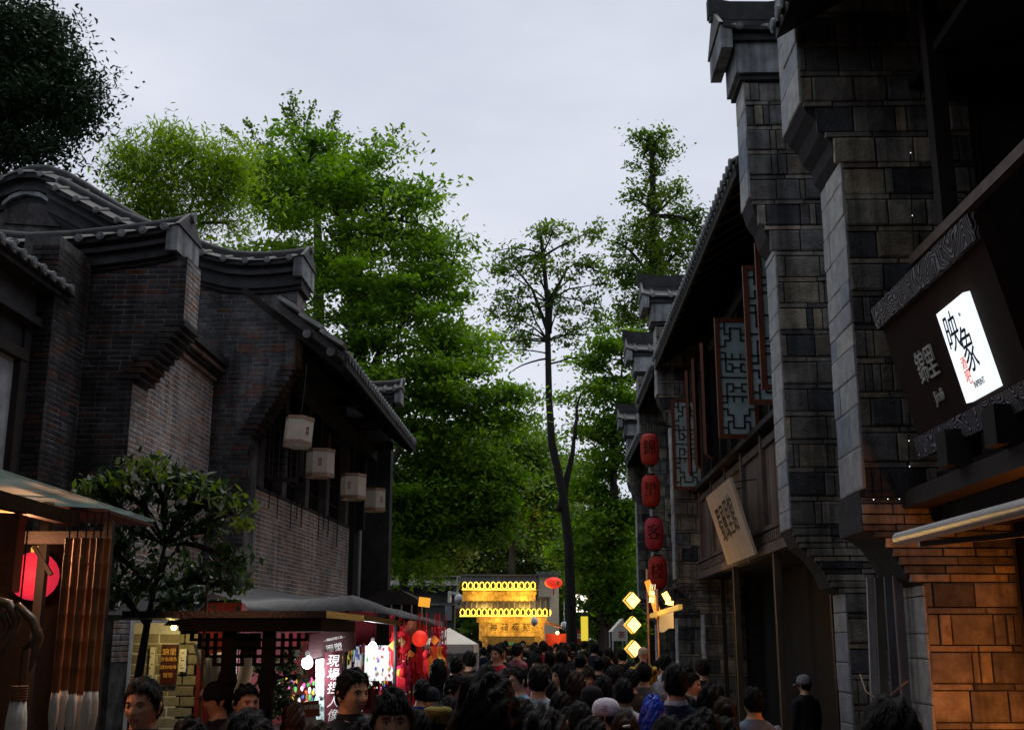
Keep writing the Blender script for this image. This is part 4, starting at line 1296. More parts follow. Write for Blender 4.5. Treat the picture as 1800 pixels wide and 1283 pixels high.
def leaf_mesh(name, P, length, width, rg, up=0.6, droop=0.25, hang=None):
    """One four-cornered leaf per point."""
    n = len(P)
    N = unit_dirs(rg, n); N[:, 2] = np.abs(N[:, 2]) * (1 - up) + up
    N /= np.linalg.norm(N, axis=1)[:, None]
    D = unit_dirs(rg, n); D[:, 2] -= droop
    if hang is not None: D[:, 2] -= hang
    D -= N * (D * N).sum(1)[:, None]
    D /= np.linalg.norm(D, axis=1)[:, None] + 1e-9
    Sd = np.cross(N, D)
    ln = length * rg.uniform(.5, 1.5, n)[:, None]
    wd = width * rg.uniform(.7, 1.3, n)[:, None]
    V = np.empty((n, 4, 3), np.float32)
    V[:, 0] = P - D * ln * .5
    V[:, 1] = P + Sd * wd * .5 - D * ln * .05 - N * wd * .12
    V[:, 2] = P + D * ln * .5 - N * ln * .10
    V[:, 3] = P - Sd * wd * .5 - D * ln * .05 - N * wd * .12
    F = np.arange(n * 4, dtype=np.int32).reshape(n, 4)
    return np_mesh(name, V.reshape(-1, 3), F)


def limb(m, a, b, r0, r1, rd, sag=0.12, n=5):
    a, b = Vector(a), Vector(b)
    l = (b - a).length
    k = Vector((rd.uniform(-1, 1), rd.uniform(-1, 1), rd.uniform(.2, 1))) * l * sag
    pts = [a.lerp(b, i / n) + k * math.sin(math.pi * i / n) + Vector((rd.uniform(-1, 1), rd.uniform(-1, 1), rd.uniform(-1, 1))) * l * .015 for i in range(n + 1)]
    m.tube(pts, [r0 + (r1 - r0) * i / n for i in range(n + 1)], 6)
    return pts


def tree(name, label, Y, blobs, trunk, r0, leafmat, n_clump, per, leaf, clump=0.55, bark=None, seed=1, depth=0.85, group=None, flat=0.55, shell=0.5, limbs=26, twigs=60, hang=None, up=0.6, cat='tree', twigr=0.02, lmax=.2, wexp=2.0):
    """blobs: (px, py, r_px[, dY]) seen places of the crown's lobes; trunk: list of (px, py[, dY]) from the ground up."""
    rd = random.Random(seed)
    rg = np.random.default_rng(seed)
    tp = []
    for p in trunk:
        tp.append(at(p[0], p[1], Y=Y + (p[2] if len(p) > 2 else 0)))
    base = Vector((tp[0].x, tp[0].y, 0))
    pts = [base + Vector((0, 0, -.05))] + [p for p in tp if p.z > 0.1]
    t = thing(name, label, cat, base, group)
    m = MB()
    rr = [r0 * (1 - .72 * i / (len(pts) - 1)) for i in range(len(pts))]
    rr[0] = r0 * 1.25
    m.tube(pts, rr, 10)
    B = []
    for b in blobs:
        y = Y + (b[3] if len(b) > 3 else 0)
        c = at(b[0], b[1], Y=y)
        B.append((c, b[2] * (c - Vector((0, 0, EYE))).length / FPX))
    wts = np.array([r ** wexp for _, r in B]); wts = wts / wts.sum()
    which = rg.choice(len(B), n_clump, p=wts)
    dirs = unit_dirs(rg, n_clump)
    rad = shell + (1 - shell) * rg.random(n_clump) ** .6
    rad = np.where(rg.random(n_clump) < .10, rg.uniform(1.05, 1.32, n_clump), rad)
    cent = np.array([tuple(B[w][0]) for w in which]); rads = np.array([B[w][1] for w in which])
    lump = 1 + .22 * np.sin(dirs[:, 0] * 5 + which) * np.cos(dirs[:, 2] * 6 + which * 2)
    CC = cent + dirs * (rads * rad * lump)[:, None] * np.array([1, depth, .92])
    # limbs out to the lobes, twigs on to the clumps
    tips = []
    for i, (c, r) in enumerate(sorted(B, key=lambda q: -q[1])[:limbs]):
        k = min(range(1, len(pts)), key=lambda j: (pts[j] - (c - Vector((0, 0, r * 1.2)))).length)
        tips.append(limb(m, pts[k], c, min(rr[k] * .55, lmax), min(.035, lmax * .3), rd))
    for i in rg.choice(n_clump, min(twigs, n_clump), replace=False):
        c = Vector(CC[i])
        best = min((q for tt in tips for q in tt[2:]), key=lambda q: (q - c).length, default=pts[-1])
        limb(m, best, c, twigr * 1.5, twigr * .5, rd, .1, 3)
    m.build('trunk', bark or BARK, t, smooth=True)
    n = n_clump * per
    ci = np.repeat(np.arange(n_clump), per)
    sz = clump * rg.uniform(.6, 1.35, n_clump)[ci]
    P = CC[ci] + rg.normal(size=(n, 3)) * np.array([.62, .62, .62 * flat]) * sz[:, None]
    me = leaf_mesh('crown', P, leaf[0], leaf[1], rg, up=up, hang=hang)
    link('crown', me, leafmat, t)
    return t


# big bright tree behind the lantern house
tree('bright_broadleaf_tree', 'large bright green tree filling the middle left behind the lantern eave', 28,
     [(470, 330, 70), (540, 290, 70), (610, 300, 65), (570, 400, 100), (480, 430, 70), (690, 370, 70), (735, 395, 45, 1), (650, 480, 110), (750, 470, 50, 1), (740, 540, 90), (792, 500, 28, 1), (600, 560, 90),
      (700, 640, 110), (768, 620, 75, 1), (835, 620, 34, 2), (740, 740, 110, 1), (800, 720, 70, 2), (680, 800, 90, 1), (760, 850, 100, 2)],
     [(640, 1100), (640, 900), (635, 700), (620, 520), (600, 380)], 0.42, LF_BRIGHT, 300, 210, (0.17, 0.078), 0.60, seed=21, limbs=19, twigs=240, flat=.25)
tree('shadow_broadleaf_tree', 'darker leafy tree below the bright one, drooping over the stalls', 30,
     [(680, 880, 80), (750, 900, 85), (815, 860, 75), (780, 820, 75), (850, 920, 50), (720, 960, 60), (870, 840, 40), (880, 700, 45), (900, 690, 30), (860, 740, 40)],
     [(700, 1100), (715, 980), (760, 860), (820, 760)], 0.16, LF_BRIGHT, 170, 160, (0.17, 0.08), 0.62, shell=.2, flat=.28, seed=22, limbs=10, twigs=60)
# ginkgo with long upright shoots behind it
gk = tree('shooting_ginkgo_tree', 'ginkgo tree with long upright shoots above the bright tree', 31,
          [(560, 330, 50), (500, 320, 40), (620, 330, 40), (540, 290, 26), (590, 290, 24)],
          [(560, 1090), (560, 700), (560, 450), (555, 330)], 0.3, LF_MID, 200, 40, (0.12, 0.09), 0.30, seed=23, limbs=5, twigs=20, flat=.9, shell=.1, lmax=.06)
sm, PS = MB(), []
rgs = np.random.default_rng(8)
rds = random.Random(8)
for (x0, y0), (x1, y1), w in (((545, 330), (515, 163), 1.5), ((522, 250), (493, 184), .9), ((530, 250), (553, 182), 1.0), ((578, 310), (592, 198), 1.2), ((590, 250), (578, 215), .7), ((635, 320), (707, 217), .9), ((640, 300), (662, 236), .8), ((603, 310), (612, 240), .9),
                              ((475, 300), (388, 222), .8), ((480, 290), (430, 212), .9), ((475, 275), (478, 226), .9), ((655, 300), (640, 250), .9), ((520, 220), (508, 190), .7)):
    pts = limb(sm, at(x0, y0, Y=30.5), at(x1, y1, Y=30.5), .025, .006, rds, .05, 7)
    L_ = (pts[-1] - pts[0]).length
    nn_ = int(90 * L_ * w)
    tt = rgs.random(nn_) * .92 + .08
    P_ = np.array([tuple(p) for p in pts])
    q_ = np.stack([np.interp(tt * 7, np.arange(8), P_[:, k]) for k in range(3)], 1)
    PS.append(q_ + rgs.normal(size=(nn_, 3)) * (.15 * w * (1.15 - .75 * tt))[:, None])
sm.build('shoots', BARK, gk, smooth=True)
link('shoot_leaves', leaf_mesh('shoot_leaves', np.concatenate(PS), .115, .085, rgs, up=.3), LF_MID, gk)
# feathery bamboo
tree('bamboo_clump', 'feathery yellow green bamboo clump behind the nearest roof', 22,
     [(240, 275, 38), (290, 265, 35), (340, 280, 40), (225, 320, 32), (280, 330, 45), (340, 345, 45), (390, 330, 45), (250, 370, 35), (310, 390, 40), (400, 290, 35), (395, 390, 40)],
     [(320, 1000), (315, 600), (310, 420), (300, 330)], 0.05, LF_BAMBOO, 230, 60, (0.16, 0.036), 0.38, seed=24, limbs=11, twigs=150, hang=.6, flat=.8, twigr=.012, cat='bamboo')
# dark tree top left
tree('dark_evergreen_tree', 'dense dark evergreen tree crown in the top left corner', 19,
     [(20, 90, 85), (-60, 150, 110), (80, 150, 75), (110, 120, 45), (60, 230, 75), (130, 210, 40), (10, 190, 80), (100, 60, 30), (40, 40, 45), (-90, 60, 100), (120, 170, 45), (-40, 260, 80)],
     [(-60, 1000), (-50, 500), (-30, 300), (0, 200)], 0.3, LF_DARK, 620, 84, (0.11, 0.05), 0.36, seed=25, limbs=12, twigs=60, shell=.35)
# slender dark-trunked tree in the middle
tree('slender_tree', 'slender tree with dark bare trunk and sparse crown against the sky', 38,
     [(945, 410, 30), (975, 400, 24), (1010, 420, 26), (1045, 410, 18), (900, 455, 28), (880, 480, 20), (940, 470, 34), (990, 480, 36), (1035, 470, 26), (895, 525, 34), (935, 540, 34), (985, 540, 32), (1030, 530, 28), (870, 545, 20), (905, 580, 30),
      (880, 600, 18), (1005, 590, 26), (1050, 560, 18), (925, 600, 22), (870, 440, 10), (1060, 500, 14)],
     [(1005, 1110), (1000, 960), (990, 870), (970, 780), (965, 700), (963, 600), (962, 530), (955, 450), (950, 410)], 0.20, LF_MID, 270, 21, (0.16, 0.085), 0.27, bark=BARK_DK, seed=26, limbs=21, twigs=200, flat=.5, shell=.2, hang=.35, twigr=.012, lmax=.04)
x = MB()
rd_ = random.Random(4)
tr_ = [o for o in bpy.data.objects if o.name.startswith('slender_tree')][0]
for a, b, r in (((964, 630), (895, 655), .03), ((966, 640), (1045, 628), .028), ((964, 620), (878, 615), .022), ((985, 900), (1010, 770), .12), ((1010, 770), (1020, 690), .06), ((965, 585), (1000, 470), .07), ((963, 580), (905, 470), .06)):
    x = MB()
    limb(x, at(*a, Y=38), at(*b, Y=38), r * 1.3, r * .5, rd_, .08)
    x.build('bare_limb', BARK_DK, tr_, smooth=True)
# tall conical tree behind the right roofs
tree('tall_ginkgo_tree', 'tall narrow topped tree rising behind the stone piers', 42,
     [(1120, 240, 14), (1165, 238, 14), (1145, 255, 26), (1130, 280, 22), (1170, 275, 18), (1150, 300, 18), (1140, 335, 24), (1175, 345, 30), (1115, 350, 16), (1195, 335, 16), (1150, 390, 36), (1110, 400, 26), (1200, 385, 34), (1225, 400, 24), (1085, 425, 22), (1130, 440, 42), (1190, 445, 50), (1095, 480, 34), (1150, 500, 50), (1110, 560, 40)],
     [(1150, 1100), (1150, 700), (1148, 500), (1147, 380), (1146, 260)], 0.3, LF_MID, 330, 40, (0.15, 0.10), 0.32, bark=BARK_DK, seed=27, limbs=20, twigs=90, shell=.25, flat=.8)
tree('layered_green_tree', 'layered green tree left of the red lantern string', 40,
     [(1090, 610, 45), (1050, 620, 22), (1030, 640, 24), (1100, 690, 50), (1040, 690, 34), (1000, 690, 18), (1060, 740, 45), (1110, 780, 50), (1020, 760, 26), (1070, 820, 45), (1030, 860, 36), (1090, 890, 50), (1040, 930, 48), (1010, 980, 40), (1080, 990, 50), (1050, 1040, 40), (1100, 1060, 40)],
     [(1075, 1110), (1075, 950), (1080, 800), (1090, 680)], 0.25, LF_BRIGHT, 230, 110, (0.18, 0.11), 0.55, seed=28, limbs=17, twigs=80, shell=.3, flat=.34)
# trees far behind the gate
far = [
    ('broadleaf_tree', 'rounded green tree directly behind the slender trunk', 52, [(860, 800, 60), (920, 790, 50), (900, 850, 70), (950, 840, 50), (850, 880, 60), (960, 900, 60)], [(900, 1100), (900, 900)], LF_MID),
    ('broadleaf_tree', 'olive green tree over the grey tiled gate wall, beside the eave', 44, [(670, 930, 50), (720, 920, 60), (650, 980, 40), (760, 960, 60), (700, 985, 50), (740, 890, 40), (655, 925, 30)], [(715, 1100), (715, 980)], LF_OLIVE),
    ('broadleaf_tree', 'dark green tree right behind the neon gate', 60, [(830, 940, 60), (890, 950, 70), (950, 960, 70), (800, 990, 50), (870, 1000, 50), (930, 1010, 50), (990, 940, 50), (1000, 1010, 50), (990, 860, 40)], [(860, 1100), (860, 1000), (858, 950)], LF_OLIVE),
    ('broadleaf_tree', 'shaded tree at the end of the street right of the gate', 58, [(1000, 1040, 45), (1050, 1060, 45), (1100, 1020, 60), (1120, 950, 60), (1140, 1080, 50)], [(1060, 1110), (1060, 1050)], LF_MID),
    ('broadleaf_tree', 'hazy green tree low between big bright tree and slender trunk', 66, [(930, 760, 40), (890, 770, 30), (960, 800, 40), (1010, 830, 40), (1030, 900, 50), (950, 900, 70), (870, 930, 70), (1060, 960, 60), (780, 950, 60)], [(950, 1100), (950, 900)], LF_MID),
]
for i, (nm, lab, Y, bl, tk, lm) in enumerate(far):
    tree(nm, lab, Y, bl, tk, .35, lm, 460, 44, (0.22, 0.13), 0.62, seed=40 + i, limbs=9, twigs=30, group='trees beyond the gate', shell=.3, bark=BARK_PALE if i == 2 else BARK)
# small dark tree among the left stalls
tree('stall_tree', 'small dark leafy tree among the left stalls with upward yellow sprays', 8.6,
     [(250, 815, 22), (300, 840, 24), (340, 850, 26), (385, 870, 22), (410, 900, 20), (200, 850, 24), (255, 870, 30), (310, 910, 34), (370, 930, 30), (400, 980, 30), (230, 930, 40), (190, 960, 32), (290, 980, 40), (350, 1010, 34), (400, 1030, 22), (250, 1020, 36), (210, 1040, 30), (320, 1050, 24), (170, 860, 16)],
     [(236, 1240), (245, 1180), (258, 1100), (270, 1040), (290, 960)], 0.045, LF_NEAR, 190, 11, (0.085, 0.038), 0.10, bark=BARK_DK, seed=60, limbs=19, twigs=120, flat=.8, shell=.15, hang=.7, twigr=.005, up=.3)
rgn = np.random.default_rng(12)
PN = []
for px_, py_, r_ in ((248, 812, 20), (262, 830, 18), (300, 838, 24), (335, 850, 26), (375, 862, 22), (405, 885, 18), (190, 848, 18), (225, 850, 18), (425, 920, 12), (160, 856, 12)):
    c_ = np.array(at(px_, py_, Y=8.5)); rr_ = r_ * 8.6 / FPX
    PN.append(c_ + rgn.normal(size=(42, 3)) * np.array([rr_, rr_ * 1.2, rr_ * .45]))
nt_ = [o for o in bpy.data.objects if o.name.startswith('stall_tree')][0]
link('new_leaves', leaf_mesh('new_leaves', np.concatenate(PN), .085, .032, rgn, up=.3, hang=.9), leaf_mat('leaf_new', (0.05, 0.08, 0.012), (0.11, 0.16, 0.02), (0.22, 0.28, 0.04), 0.4), nt_)
st_ = at(363, 1080, Y=8.7)
tag(MB().tube([(st_.x, 8.7, 0), (st_.x - .01, 8.7, at(363, 985, Y=8.7).z)], .012, 6).build('bamboo_stake', mat('stake', (0.25, 0.19, 0.10), .7)), 'thin bamboo stake beside the small stall tree', 'stake')

# an unseen evergreen, added overhead to take sky light off the fronts
ov = thing('shading_evergreen', 'unseen evergreen added over the street behind the viewer to shade the fronts', 'tree', (-4.4, -7, 0))
rdo, rgo = random.Random(3), np.random.default_rng(3)
mo = MB().tube([(-4.4, -7, 0), (-4.3, -6.8, 4), (-3.6, -6.2, 8), (-2.2, -5.4, 11)], [.42, .36, .3, .2], 10)
CO = []
for c_ in ((-3, -5, 11, 3.4), (0, -3.2, 12, 3.4), (2.6, -5, 11.5, 3.2), (-1, -8, 12.5, 3.4), (1.6, 0, 12.4, 2.6), (-3.6, -.6, 12, 2.6)):
    limb(mo, (-3.6, -6.2, 8), c_[:3], .14, .04, rdo)
    d_ = unit_dirs(rgo, 90)
    CO.append(np.array(c_[:3]) + d_ * (c_[3] * rgo.random(90) ** .4)[:, None] * np.array([1, 1, .6]))
CO = np.concatenate(CO)
mo.build('trunk', BARK, ov, smooth=True)
ci_ = np.repeat(np.arange(len(CO)), 40)
link('crown', leaf_mesh('crown', CO[ci_] + rgo.normal(size=(len(ci_), 3)) * np.array([.4, .4, .2]), .26, .15, rgo), LF_DARK, ov)
# ------------------------------------------------------------------ near-left stall: glass canopy, hanging writing brushes
sa = thing('glass_canopy_stall', 'near left stall with tilted glass canopy on dark posts', 'stall', (-2.6, 5.2, 0))
e0, e1 = at(0, 829, Z=2.52), at(272, 917, Z=2.52)
ed = (e1 - e0).normalized()
e0 = e0 - ed * 0.9
lf = Vector((-2.2, -0.35, 0.10))
CANOPY_GLASS = mat('canopy_glass', (0.42, 0.50, 0.48), 0.35, 0.25, 4, 0.05, trans=0.75, dirt=0.3)
sheet = MB().add([e0, e1, e1 + lf, e0 + lf] + [p + Vector((0, 0, .012)) for p in (e0, e1, e1 + lf, e0 + lf)], [(0, 1, 2, 3), (7, 6, 5, 4), (0, 4, 5, 1), (1, 5, 6, 2), (2, 6, 7, 3), (3, 7, 4, 0)])
sheet.build('canopy_sheet', CANOPY_GLASS, sa)
f1 = e0 + (e1 - e0) * 0.72
for i, s in enumerate((0.05, 0.33, 0.61)):
    a = e0 + (e1 - e0) * s + Vector((-.14, 0, -.05))
    MB().bar(a, a + lf * .9, .05, .06).build('cross_beam', mat('pale_beam', (0.45, 0.36, 0.22), .6, .2), sa)
MB().bar(e0 + Vector((-.16, 0, -.07)), f1 + Vector((-.16, 0, -.07)), .05, .07).build('edge_beam', WOOD_DK, sa)
dk = MB().add([f1 + Vector((0, 0, -.014)), e1 + Vector((0, 0, -.014)), e1 + lf + Vector((0, 0, -.014)), f1 + lf + Vector((0, 0, -.014))] + [f1 + Vector((0, 0, -.03)), e1 + Vector((0, 0, -.03)), e1 + lf + Vector((0, 0, -.03)), f1 + lf + Vector((0, 0, -.03))], [(0, 3, 2, 1), (4, 5, 6, 7), (0, 1, 5, 4), (1, 2, 6, 5), (2, 3, 7, 6), (3, 0, 4, 7)])
dk.build('dark_end_board', mat('maroon_board', (0.05, 0.022, 0.022), .6, .2), sa)
for px in (74, 186):
    p = at(px, 1000, Y=5.9)
    MB().box(p.x - .022, p.x + .022, 5.88, 5.925, 0, 2.45).build('post', BLACK, sa)
MB().bar(at(0, 945, Y=5.6), at(200, 945, Y=5.6), .05, .06).build('hanging_rail', WOOD_BLK, sa)
MB().bar(at(60, 960, Y=5.88), at(90, 1010, Y=5.88), .02, .02).build('brace', BLACK, sa)
MB().box(-4.4, -1.98, 5.0, 6.0, 0, 0.95).build('counter', WOOD_DK, sa)
MB().box(-4.4, -2.5, 6.4, 6.45, 0.95, 2.45).build('back_board', WOOD_BLK, sa)
bx = at(12, 972, Y=5.2)
tag(MB().box(bx.x - .12, bx.x + .058, 5.16, 5.24, bx.z - .175, bx.z + .175).build('hanging_box', mat('rust_board', (0.16, 0.045, 0.015), .7, .25, 6)), 'rust brown box hanging at the left edge under the canopy', 'box')
rl_ = thing('red_lamp', 'glowing magenta red round lamp behind the stall posts', 'lamp', at(60, 1012, Y=6.2))
MB().lathe([(max(.004, .13 * math.sin(math.pi * k / 10)), -.13 * math.cos(math.pi * k / 10)) for k in range(11)], 20, rib=.02, ribs=10).build('lamp_body', mat('magenta_paper', (.6, .03, .06), .6, .2, emit=(0.9, .03, .07), estr=0.55), rl_, True, True)
MB().lathe([(0.028, .12), (0.03, .15), (0.02, .16)], 10).build('lamp_cap', mat('yellow_cap', (.6, .4, .05), .5, .1, emit=(1, .6, .05), estr=.6), rl_, local=True)
MB().tube([(0, 0, .15), (0, 0, .35)], .005, 5).build('cord', BLACK, rl_, local=True)
point_light('stall_light', (0.25, -0.8, .05), 24, (1.0, .42, .20), .08, rl_, True)
BAMBOO = mat('brown_bamboo', (0.20, 0.075, 0.022), .62, .5, 9, .15, stretch=(1, 1, .4))
BRISTLE = mat('white_bristle', (0.62, 0.56, 0.48), .8, .2, 40, .4, stretch=(1, 1, .08))


def brush(px, topy, boty, Y, rpx, label, tuft=78, k=0):
    b = at(px, boty, Y=Y); tz = at(px, topy, Y=Y).z
    r = rpx * .86 * Y / FPX
    t = thing('writing_brush', label, 'brush', b, 'giant writing brushes on the left stall')
    h = tz - b.z
    prof = [(r * .9, 0)]
    z = 0
    nn = 6
    for i in range(nn):
        s = h / nn
        prof += [(r * .97, z + s * .08), (r * .94, z + s * .5), (r * .97, z + s * .92), (r * 1.05, z + s * .97), (r * 1.05, z + s * .995)]
        z += s
    MB().lathe(prof, 12).build('bamboo_handle', BAMBOO, t, True, True)
    l = tuft * Y / FPX
    MB().lathe([(r * .15, -l), (r * .8, -l * .8), (r * 1.25, -l * .45), (r * 1.15, -l * .2), (r * .85, .012)], 16, rib=.07, ribs=8).build('bristle_tuft', BRISTLE, t, True, True)
    MB().tube([(0, 0, h), (0, 0, h + .12)], .004, 5).build('cord', BLACK, t, local=True)


for i, (px, b, Y, r, lab) in enumerate(((97, 1218, 5.0, 8, 'leftmost hanging writing brush of the bundle'), (112, 1214, 5.25, 8, 'second writing brush from the left of the bundle'), (127, 1220, 5.0, 9, 'third writing brush from the left of the bundle'),
                                        (141, 1222, 5.3, 8.5, 'fourth writing brush from the left of the bundle'), (154, 1216, 5.0, 8, 'fifth writing brush from the left of the bundle'), (166, 1216, 5.2, 8, 'rightmost hanging writing brush of the bundle'))):
    brush(px, 945, b, Y, r, lab, k=i)
brush(32, 1205, 1232, 4.2, 17, 'thick white tufted brush low at the left edge', 150)
cw = thing('carved_wood_hanging', 'twisted carved wooden ornament hanging at the left edge', 'ornament', at(30, 1120, Y=4.8))
wm = mat('polished_root', (0.13, 0.075, 0.04), .35, .5, 10, .1)
for pts, r in ((((-20, 1050), (15, 1062), (30, 1090), (22, 1125), (2, 1150)), (.018, .022, .02, .014, .006)), (((-20, 1070), (5, 1078), (14, 1100), (5, 1120), (-15, 1128)), (.014, .018, .016, .012, .006)),
               (((30, 1062), (58, 1090), (68, 1120), (60, 1150), (52, 1180)), (.014, .02, .022, .014, .004)), (((40, 1140), (60, 1128), (70, 1105)), (.008, .02, .012))):
    m = MB().tube([at(a, b, Y=4.8) - cw.location for a, b in pts], list(r), 10)
    m.build('carved_strand', wm, cw, True, True)
MB().tube([(0, 0, .15), (0, 0, .45)], .004, 5).build('cord', BLACK, cw, local=True)

# ------------------------------------------------------------------ low lit wall with notices
lw = thing('notice_wall', 'low stone wall lit yellow behind the notice boards', 'wall', (-3.8, 11.7, 0))
wl0, wl1 = at(236, 1100, Y=11.5).x, at(350, 1100, Y=11.5).x
MB().box(wl0, wl1, 11.5, 11.9, 0, 2.0).build('wall_body', MORTAR, lw)
brick_face(lw, (0, 11.5, 0), (1, 0, 0), (0, -1, 0), 0.6, 1.95, lambda v: [(wl0, wl1)], mesh=unit_brick('stone_block', mat('yellow_stone', (.1, .1, .1), .85, .25, 8, .4, dirt=.3, isl=True, rand=[(.30, .27, .20), (.22, .20, .15), (.34, .31, .24), (.26, .23, .17)])), limit=120, seed=31, Lb=.26, H=.10, g=.010)
MB().prism([(11.0, 2.02), (11.9, 2.42), (11.9, 2.47), (11.0, 2.07)], 'x', wl0 - .1, wl1 + .1).build('lean_to_roof', CORNICE, lw)
for px0, px1, p0, p1, mt, lab, tx in ((283, 313, 1132, 1202, 'maroon', 'maroon notice board with gold lettering on the lit wall', '告示'), (262, 275, 1137, 1197, 'paper', 'narrow white notice left of the maroon board', None), (315, 329, 1140, 1180, 'paper', 'white notice right of the maroon board', None)):
    a, b = at(px0, p1, Y=11.46), at(px1, p0, Y=11.46)
    nb = thing('notice_board', lab, 'notice', ((a.x + b.x) / 2, 11.46, a.z))
    MB().box(a.x, b.x, 11.43, 11.475, a.z, b.z).build('board', mat('maroon_sign', (.05, .008, .007), .5, .1) if mt == 'maroon' else mat('notice_paper', (.62, .60, .52), .8, .08), nb)
    if tx:
        gm = mat('gold_letter', (.65, .38, .10), .4, .1)
        for s, fz, sz in (('錦里', .80, .07), ('古街通告', .62, .042), ('請勿喧嘩', .42, .04), ('管理', .22, .05)):
            put_text('gold_letters', s, sz, frame3(((a.x + b.x) / 2, 11.428, a.z + (b.z - a.z) * fz), (1, 0, 0), (0, 0, 1)), gm, nb, .002)
    else:
        for r in range(7):
            z = a.z + (b.z - a.z) * (.15 + .11 * r)
            MB().box(a.x + .015, b.x - .015 - .02 * (r % 3), 11.427, 11.4295, z, z + .008).build('print_line', INK, nb)
wlamp = thing('wall_lamp', 'small warm lamp under the lean-to roof over the notices', 'lamp', (at(305, 1112, Y=11.1).x, 11.1, 2.0))
MB().lathe([(.02, .05), (.09, -.02), (.095, -.03), (.02, -.03)], 12).build('lamp_shade', BLACK, wlamp, local=True)
MB().ball((0, 0, -.045), .028).build('bulb', mat('yellow_bulb', (1, .8, .3), .4, 0, emit=(1, .72, .22), estr=10), wlamp, True, True)
point_light('wall_lamp_light', (0, -.12, -.14), 6, (1.0, .74, .26), .05, wlamp, True)

# ------------------------------------------------------------------ dark timber pavilion stall
pv = thing('pavilion_stall', 'black timber pavilion stall with stepped lattice brackets', 'stall', (-2.1, 8.2, 0))
a, b = at(250, 1096, Y=8.0), at(592, 1096, Y=8.0)
MB().box(a.x, b.x, 7.6, 9.2, 1.985, 2.03).build('roof_board', mat('black_roof', (.012, .012, .014), .35, .3), pv)
MB().box(a.x + .35, b.x - .05, 7.7, 9.1, 1.90, 1.98).build('roof_beam', WOOD_BLK, pv)
for px in (402, 472):
    c = at(px, 1150, Y=8.0)
    wd = .04
    MB().box(c.x - wd, c.x + wd, 7.96, 8.04, 0, 1.90).build('post', WOOD_BLK, pv)
    s = .055
    for sg in (-1, 1):
        br = MB()
        for row in range(4):
            ncol = 4 - row
            for k in range(ncol):
                x0 = c.x + sg * (wd + k * s)
                z0 = 1.90 - (row + 1) * s
                e = .010
                xa, xb = min(x0, x0 + sg * s), max(x0, x0 + sg * s)
                br.box(xa - e, xb + e, 7.975, 8.02, z0 - e, z0 + e)
                br.box(xb - e if sg > 0 else xa - e, xb + e if sg > 0 else xa + e, 7.978, 8.017, z0 + e, z0 + s - e)
        br.build('lattice_bracket', WOOD_BLK, pv)
    MB().lathe([(.055, 0), (.07, .05), (.06, .1), (.04, .14)], 10, (c.x, 8.0, 1.52)).build('post_collar', WOOD_BLK, pv)
MB().box(at(300, 1200, Y=8.6).x, b.x - .2, 8.3, 9.0, 0, .95).build('counter', WOOD_BLK, pv)
RF = mat('mat_straw', (.46, .36, .22), .8, .25, 14, .3, stretch=(1, 1, .2))
for i, (pa, pb, r0, r1, lab) in enumerate((((346, 1130), (374, 1235), .028, .05, 'thin pale rolled mat leaning leftmost behind the pavilion post'), ((359, 1136), (380, 1235), .022, .04, 'second pale rolled mat leaning behind the pavilion post'),
                                           ((384, 1150), (390, 1240), .075, .06, 'widest pale rolled mat behind the pavilion post'), ((438, 1150), (418, 1240), .055, .05, 'pale rolled mat leaning right of the pavilion post'))):
    p0, p1 = at(*pb, Y=9.6), at(*pa, Y=9.5)
    d = (p0 - p1).normalized()
    p0 = p1 + d * (p1.z / -d.z) if d.z < 0 else p0
    t = thing('rolled_mat', lab, 'mat', p0, 'rolled straw mats')
    MB().tube([p0 - p0, (p1 - p0) * .5, p1 - p0], [r1, (r0 + r1) / 2, r0], 12).build('roll', RF, t, True, True)
    MB().tube([(p1 - p0) * .72, (p1 - p0) * .735], [(r0 + r1) / 2 * 1.04] * 2, 12).build('tie', WOOD_DK, t, True, True)

# ------------------------------------------------------------------ figurine stall with two bare bulbs
sd = thing('figurine_stall', 'brightly lit stall under sagging plastic tarpaulin, red boards and bulbs', 'stall', (-2.6, 13.5, 0))
TARP = mat('grey_tarp', (.034, .035, .039), .5, .3, 3, .3, 12)
edge = [at(430, 1060, Y=11.0), at(520, 1062, Y=11.4), at(620, 1058, Y=12.2), at(660, 1062, Y=13), at(705, 1070, Y=14.2), at(745, 1078, Y=15.4), at(778, 1092, Y=16.6)]
vs, fs = [], []
rd = random.Random(9)
for i, p in enumerate(edge):
    for j in range(6):
        q = p + Vector((-.32 * j, .10 * j, .07 * math.sin(j * 1.3 + i) + .03 * j + rd.uniform(-.02, .02)))
        vs.append(q)
    vs.append(p + Vector((.04, -.02, -.09 + rd.uniform(-.03, .03))))
for i in range(len(edge) - 1):
    for j in range(5):
        fs.append((i * 7 + j, i * 7 + j + 1, i * 7 + j + 8, i * 7 + j + 7))
    fs.append((i * 7, i * 7 + 7, i * 7 + 13, i * 7 + 6))
MB().add(vs, fs).build('tarpaulin', TARP, sd, smooth=True)
for p in (edge[0], edge[2], edge[4], edge[6]):
    MB().tube([(p.x - .06, p.y, 0), (p.x - .06, p.y, p.z - .03)], .022, 8).build('post', BLACK, sd)
MB().bar(edge[0] + Vector((-.05, 0, -.14)), edge[2] + Vector((-.05, 0, -.14)), .03, .06).build('front_rail', BLACK, sd)
MB().bar(edge[2] + Vector((-.05, 0, -.14)), edge[6] + Vector((-.05, 0, -.10)), .03, .06).build('front_rail', BLACK, sd)
REDB = mat('maroon_cloth', (.16, .012, .018), .8, .2)
MB().box(at(500, 1150, Y=15.6).x, at(660, 1150, Y=15.6).x, 15.6, 15.66, 0, 2.2).build('back_board', REDB, sd)
MB().box(-3.6, -3.0, 11.5, 15.6, 0, 2.2).build('side_board', REDB, sd)
